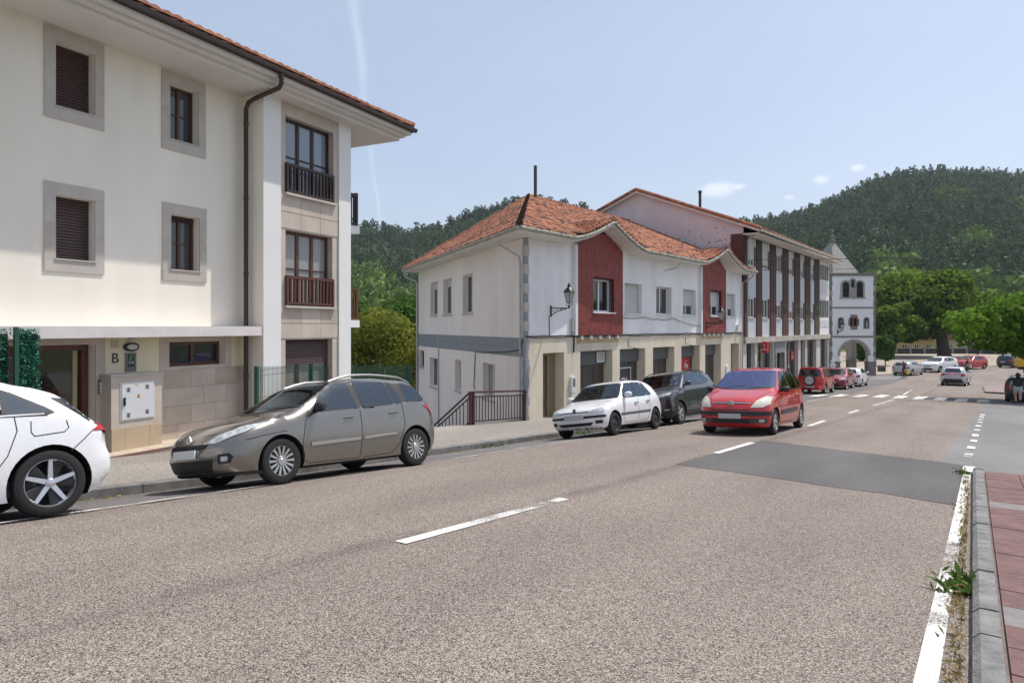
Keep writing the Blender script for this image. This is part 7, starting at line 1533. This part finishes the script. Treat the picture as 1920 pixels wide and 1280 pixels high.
def bicycle(label, l, a, yaw, fc, bags):
    B = thing('bicycle', label, 'bicycle', (l, a, gz(l, a))); B.rotation_euler = (0, 0, yaw)
    def put(n, mb, m, par=B): return link(n, mb.mesh(n, m, (0, 0, 0), 50), par)
    for y in (.53, -.50):
        mb = MB(); mb.tube([(0, y+.335*math.cos(t), .345+.335*math.sin(t)) for t in [2*math.pi*i/28 for i in range(29)]], .02, 6, cap=False); w = put('wheel', mb, RUBBER); mb = MB()
        for k in range(10): t = math.pi*2*k/10; mb.tube([(0, y, .345), (0, y+.32*math.cos(t), .345+.32*math.sin(t))], .003, 3)
        put('spokes', mb, ALLOY, w)
    mb = MB(); bb = (0, -.08, .30); hd = (0, .40, .88); st = (0, -.24, .86)
    for p in ((bb, hd), (bb, st), (st, (0, .38, .93)), (bb, (.05, -.50, .345)), (bb, (-.05, -.50, .345)), (st, (.05, -.50, .345)), (st, (-.05, -.50, .345)), ((0, .37, .97), (.05, .53, .345)), ((0, .37, .97), (-.05, .53, .345)), (st, (0, -.27, .97)), (hd, (0, .38, 1.0))): mb.tube(list(p), .016, 6)
    put('frame', mb, fc); mb = MB(); mb.tube([(-.29, .30, 1.02), (-.2, .40, 1.03), (0, .40, 1.0), (.2, .40, 1.03), (.29, .30, 1.02)], .014, 6); put('handlebar', mb, BLACK); put('saddle', ellipsoid((0, -.28, .985), (.075, .14, .035)), BLACK)
    mb = MB(); mb.tube([(.10, -.08, .15), (.05, -.08, .15), (0, -.08, .30), (-.05, -.08, .45), (-.10, -.08, .45)], .012, 5); put('crank', mb, BLACK)
    for sx, m in bags: mb = MB(); mb.box(ID, min(sx*.06, sx*.24), max(sx*.06, sx*.24), -.72, -.36, .38, .76); put('pannier', mb, m)
    return B
def rider(label, l, a, yaw, shirt, shorts, helmet):
    J = dict(pelvis=(0, -.24, 1.04, .15), waist=(0, -.14, 1.17, .14), chest=(0, .0, 1.36, .165), neck=(0, .09, 1.50, .058), head=(0, .14, 1.61, .09), crown=(0, .15, 1.67, .07)); E = [('pelvis', 'waist'), ('waist', 'chest'), ('chest', 'neck'), ('neck', 'head'), ('head', 'crown')]
    for s, sx, kz, fy, fz in (('l', -1, .70, -.06, .47), ('r', 1, .60, -.06, .19)):
        J[s+'sho'] = (sx*.18, .03, 1.43, .07); J[s+'elb'] = (sx*.28, .18, 1.22, .045); J[s+'wrist'] = (sx*.27, .31, 1.07, .032); E += [('chest', s+'sho'), (s+'sho', s+'elb'), (s+'elb', s+'wrist')]; hand(J, E, s, (sx*.27, .31, 1.07), (0, .3, -.5))
        J[s+'hip'] = (sx*.10, -.20, .96, .105); J[s+'knee'] = (sx*.12, .18, kz, .07); J[s+'ank'] = (sx*.11, fy-.08, fz+.07, .042); J[s+'toe'] = (sx*.11, fy+.10, fz, .04); E += [('pelvis', s+'hip'), (s+'hip', s+'knee'), (s+'knee', s+'ank'), (s+'ank', s+'toe')]
    def rule(c):
        if c.z > 1.50: return 2
        if c.z > 1.12 and not (abs(c.x) > .22 and c.z < 1.26): return 0
        if c.z > .72 and c.y < .12 and abs(c.x) < .24: return 1
        if c.z < .58 and c.y > -.12 and (c.z < .24 or c.x < 0) and c.z < (.24 if c.x > 0 else .52): return 3
        return 2
    hm = ellipsoid((0, .13, 1.67), (.105, .135, .10), 12, 8, -.05)
    person(label, J, E, [shirt, shorts, SKIN, mat('dark_shoes', (.02, .02, .025), .6)], rule, (l, a, gz(l, a)), yaw, extras=[('helmet', hm, helmet)]+face_parts((0, .14, 1.61), .092))
YB = mat('yellow_bag', (.62, .50, .06), .6); RB = mat('red_bag', (.32, .02, .03), .6)
bicycle('dark touring bicycle with yellow and red panniers under the cyclist by the silver hatchback', -8.0, 74.4, R(172), BLACK, ((-1, YB), (1, RB)))
rider('cyclist with white helmet and grey-brown top riding past the silver hatchback', -8.0, 74.4, R(172), mat('taupe_top', (.15, .11, .10), .85), mat('dark_shorts', (.02, .02, .022), .85), mat('white_helmet', (.72, .72, .72), .4))
bicycle('dark touring bicycle with pale panniers in front of the red SUV', -3.7, 91.6, R(165), BLACK, ((-1, mat('pale_bag', (.55, .52, .52), .6)), (1, MATS['pale_bag'])))
rider('cyclist in an orange top riding in front of the red SUV', -3.7, 91.6, R(165), mat('orange_top', (.62, .20, .10), .8), mat('dark_shorts', (.02, .02, .022), .85), mat('salmon_helmet', (.5, .24, .18), .4))

# ------------------------------------------------------------------ summer haze over the valley
def haze():
    m = bpy.data.materials.new('haze'); m.use_nodes = True; nt = m.node_tree; nt.nodes.clear(); out = nt.nodes.new('ShaderNodeOutputMaterial'); v = nt.nodes.new('ShaderNodeVolumePrincipled')
    v.inputs['Color'].default_value = (.80, .88, 1, 1); v.inputs['Density'].default_value = .00013; v.inputs['Anisotropy'].default_value = .2; nt.links.new(v.outputs[0], out.inputs['Volume'])
    mb = MB(); mb.box(ID, -1500, 1700, -400, 1500, -9, 175); o = link('haze', mb.mesh('haze', m)); o['kind'] = 'stuff'; tag(o, 'thin pale summer haze over the valley', 'haze')
haze()
scene.cycles.volume_bounces = 0
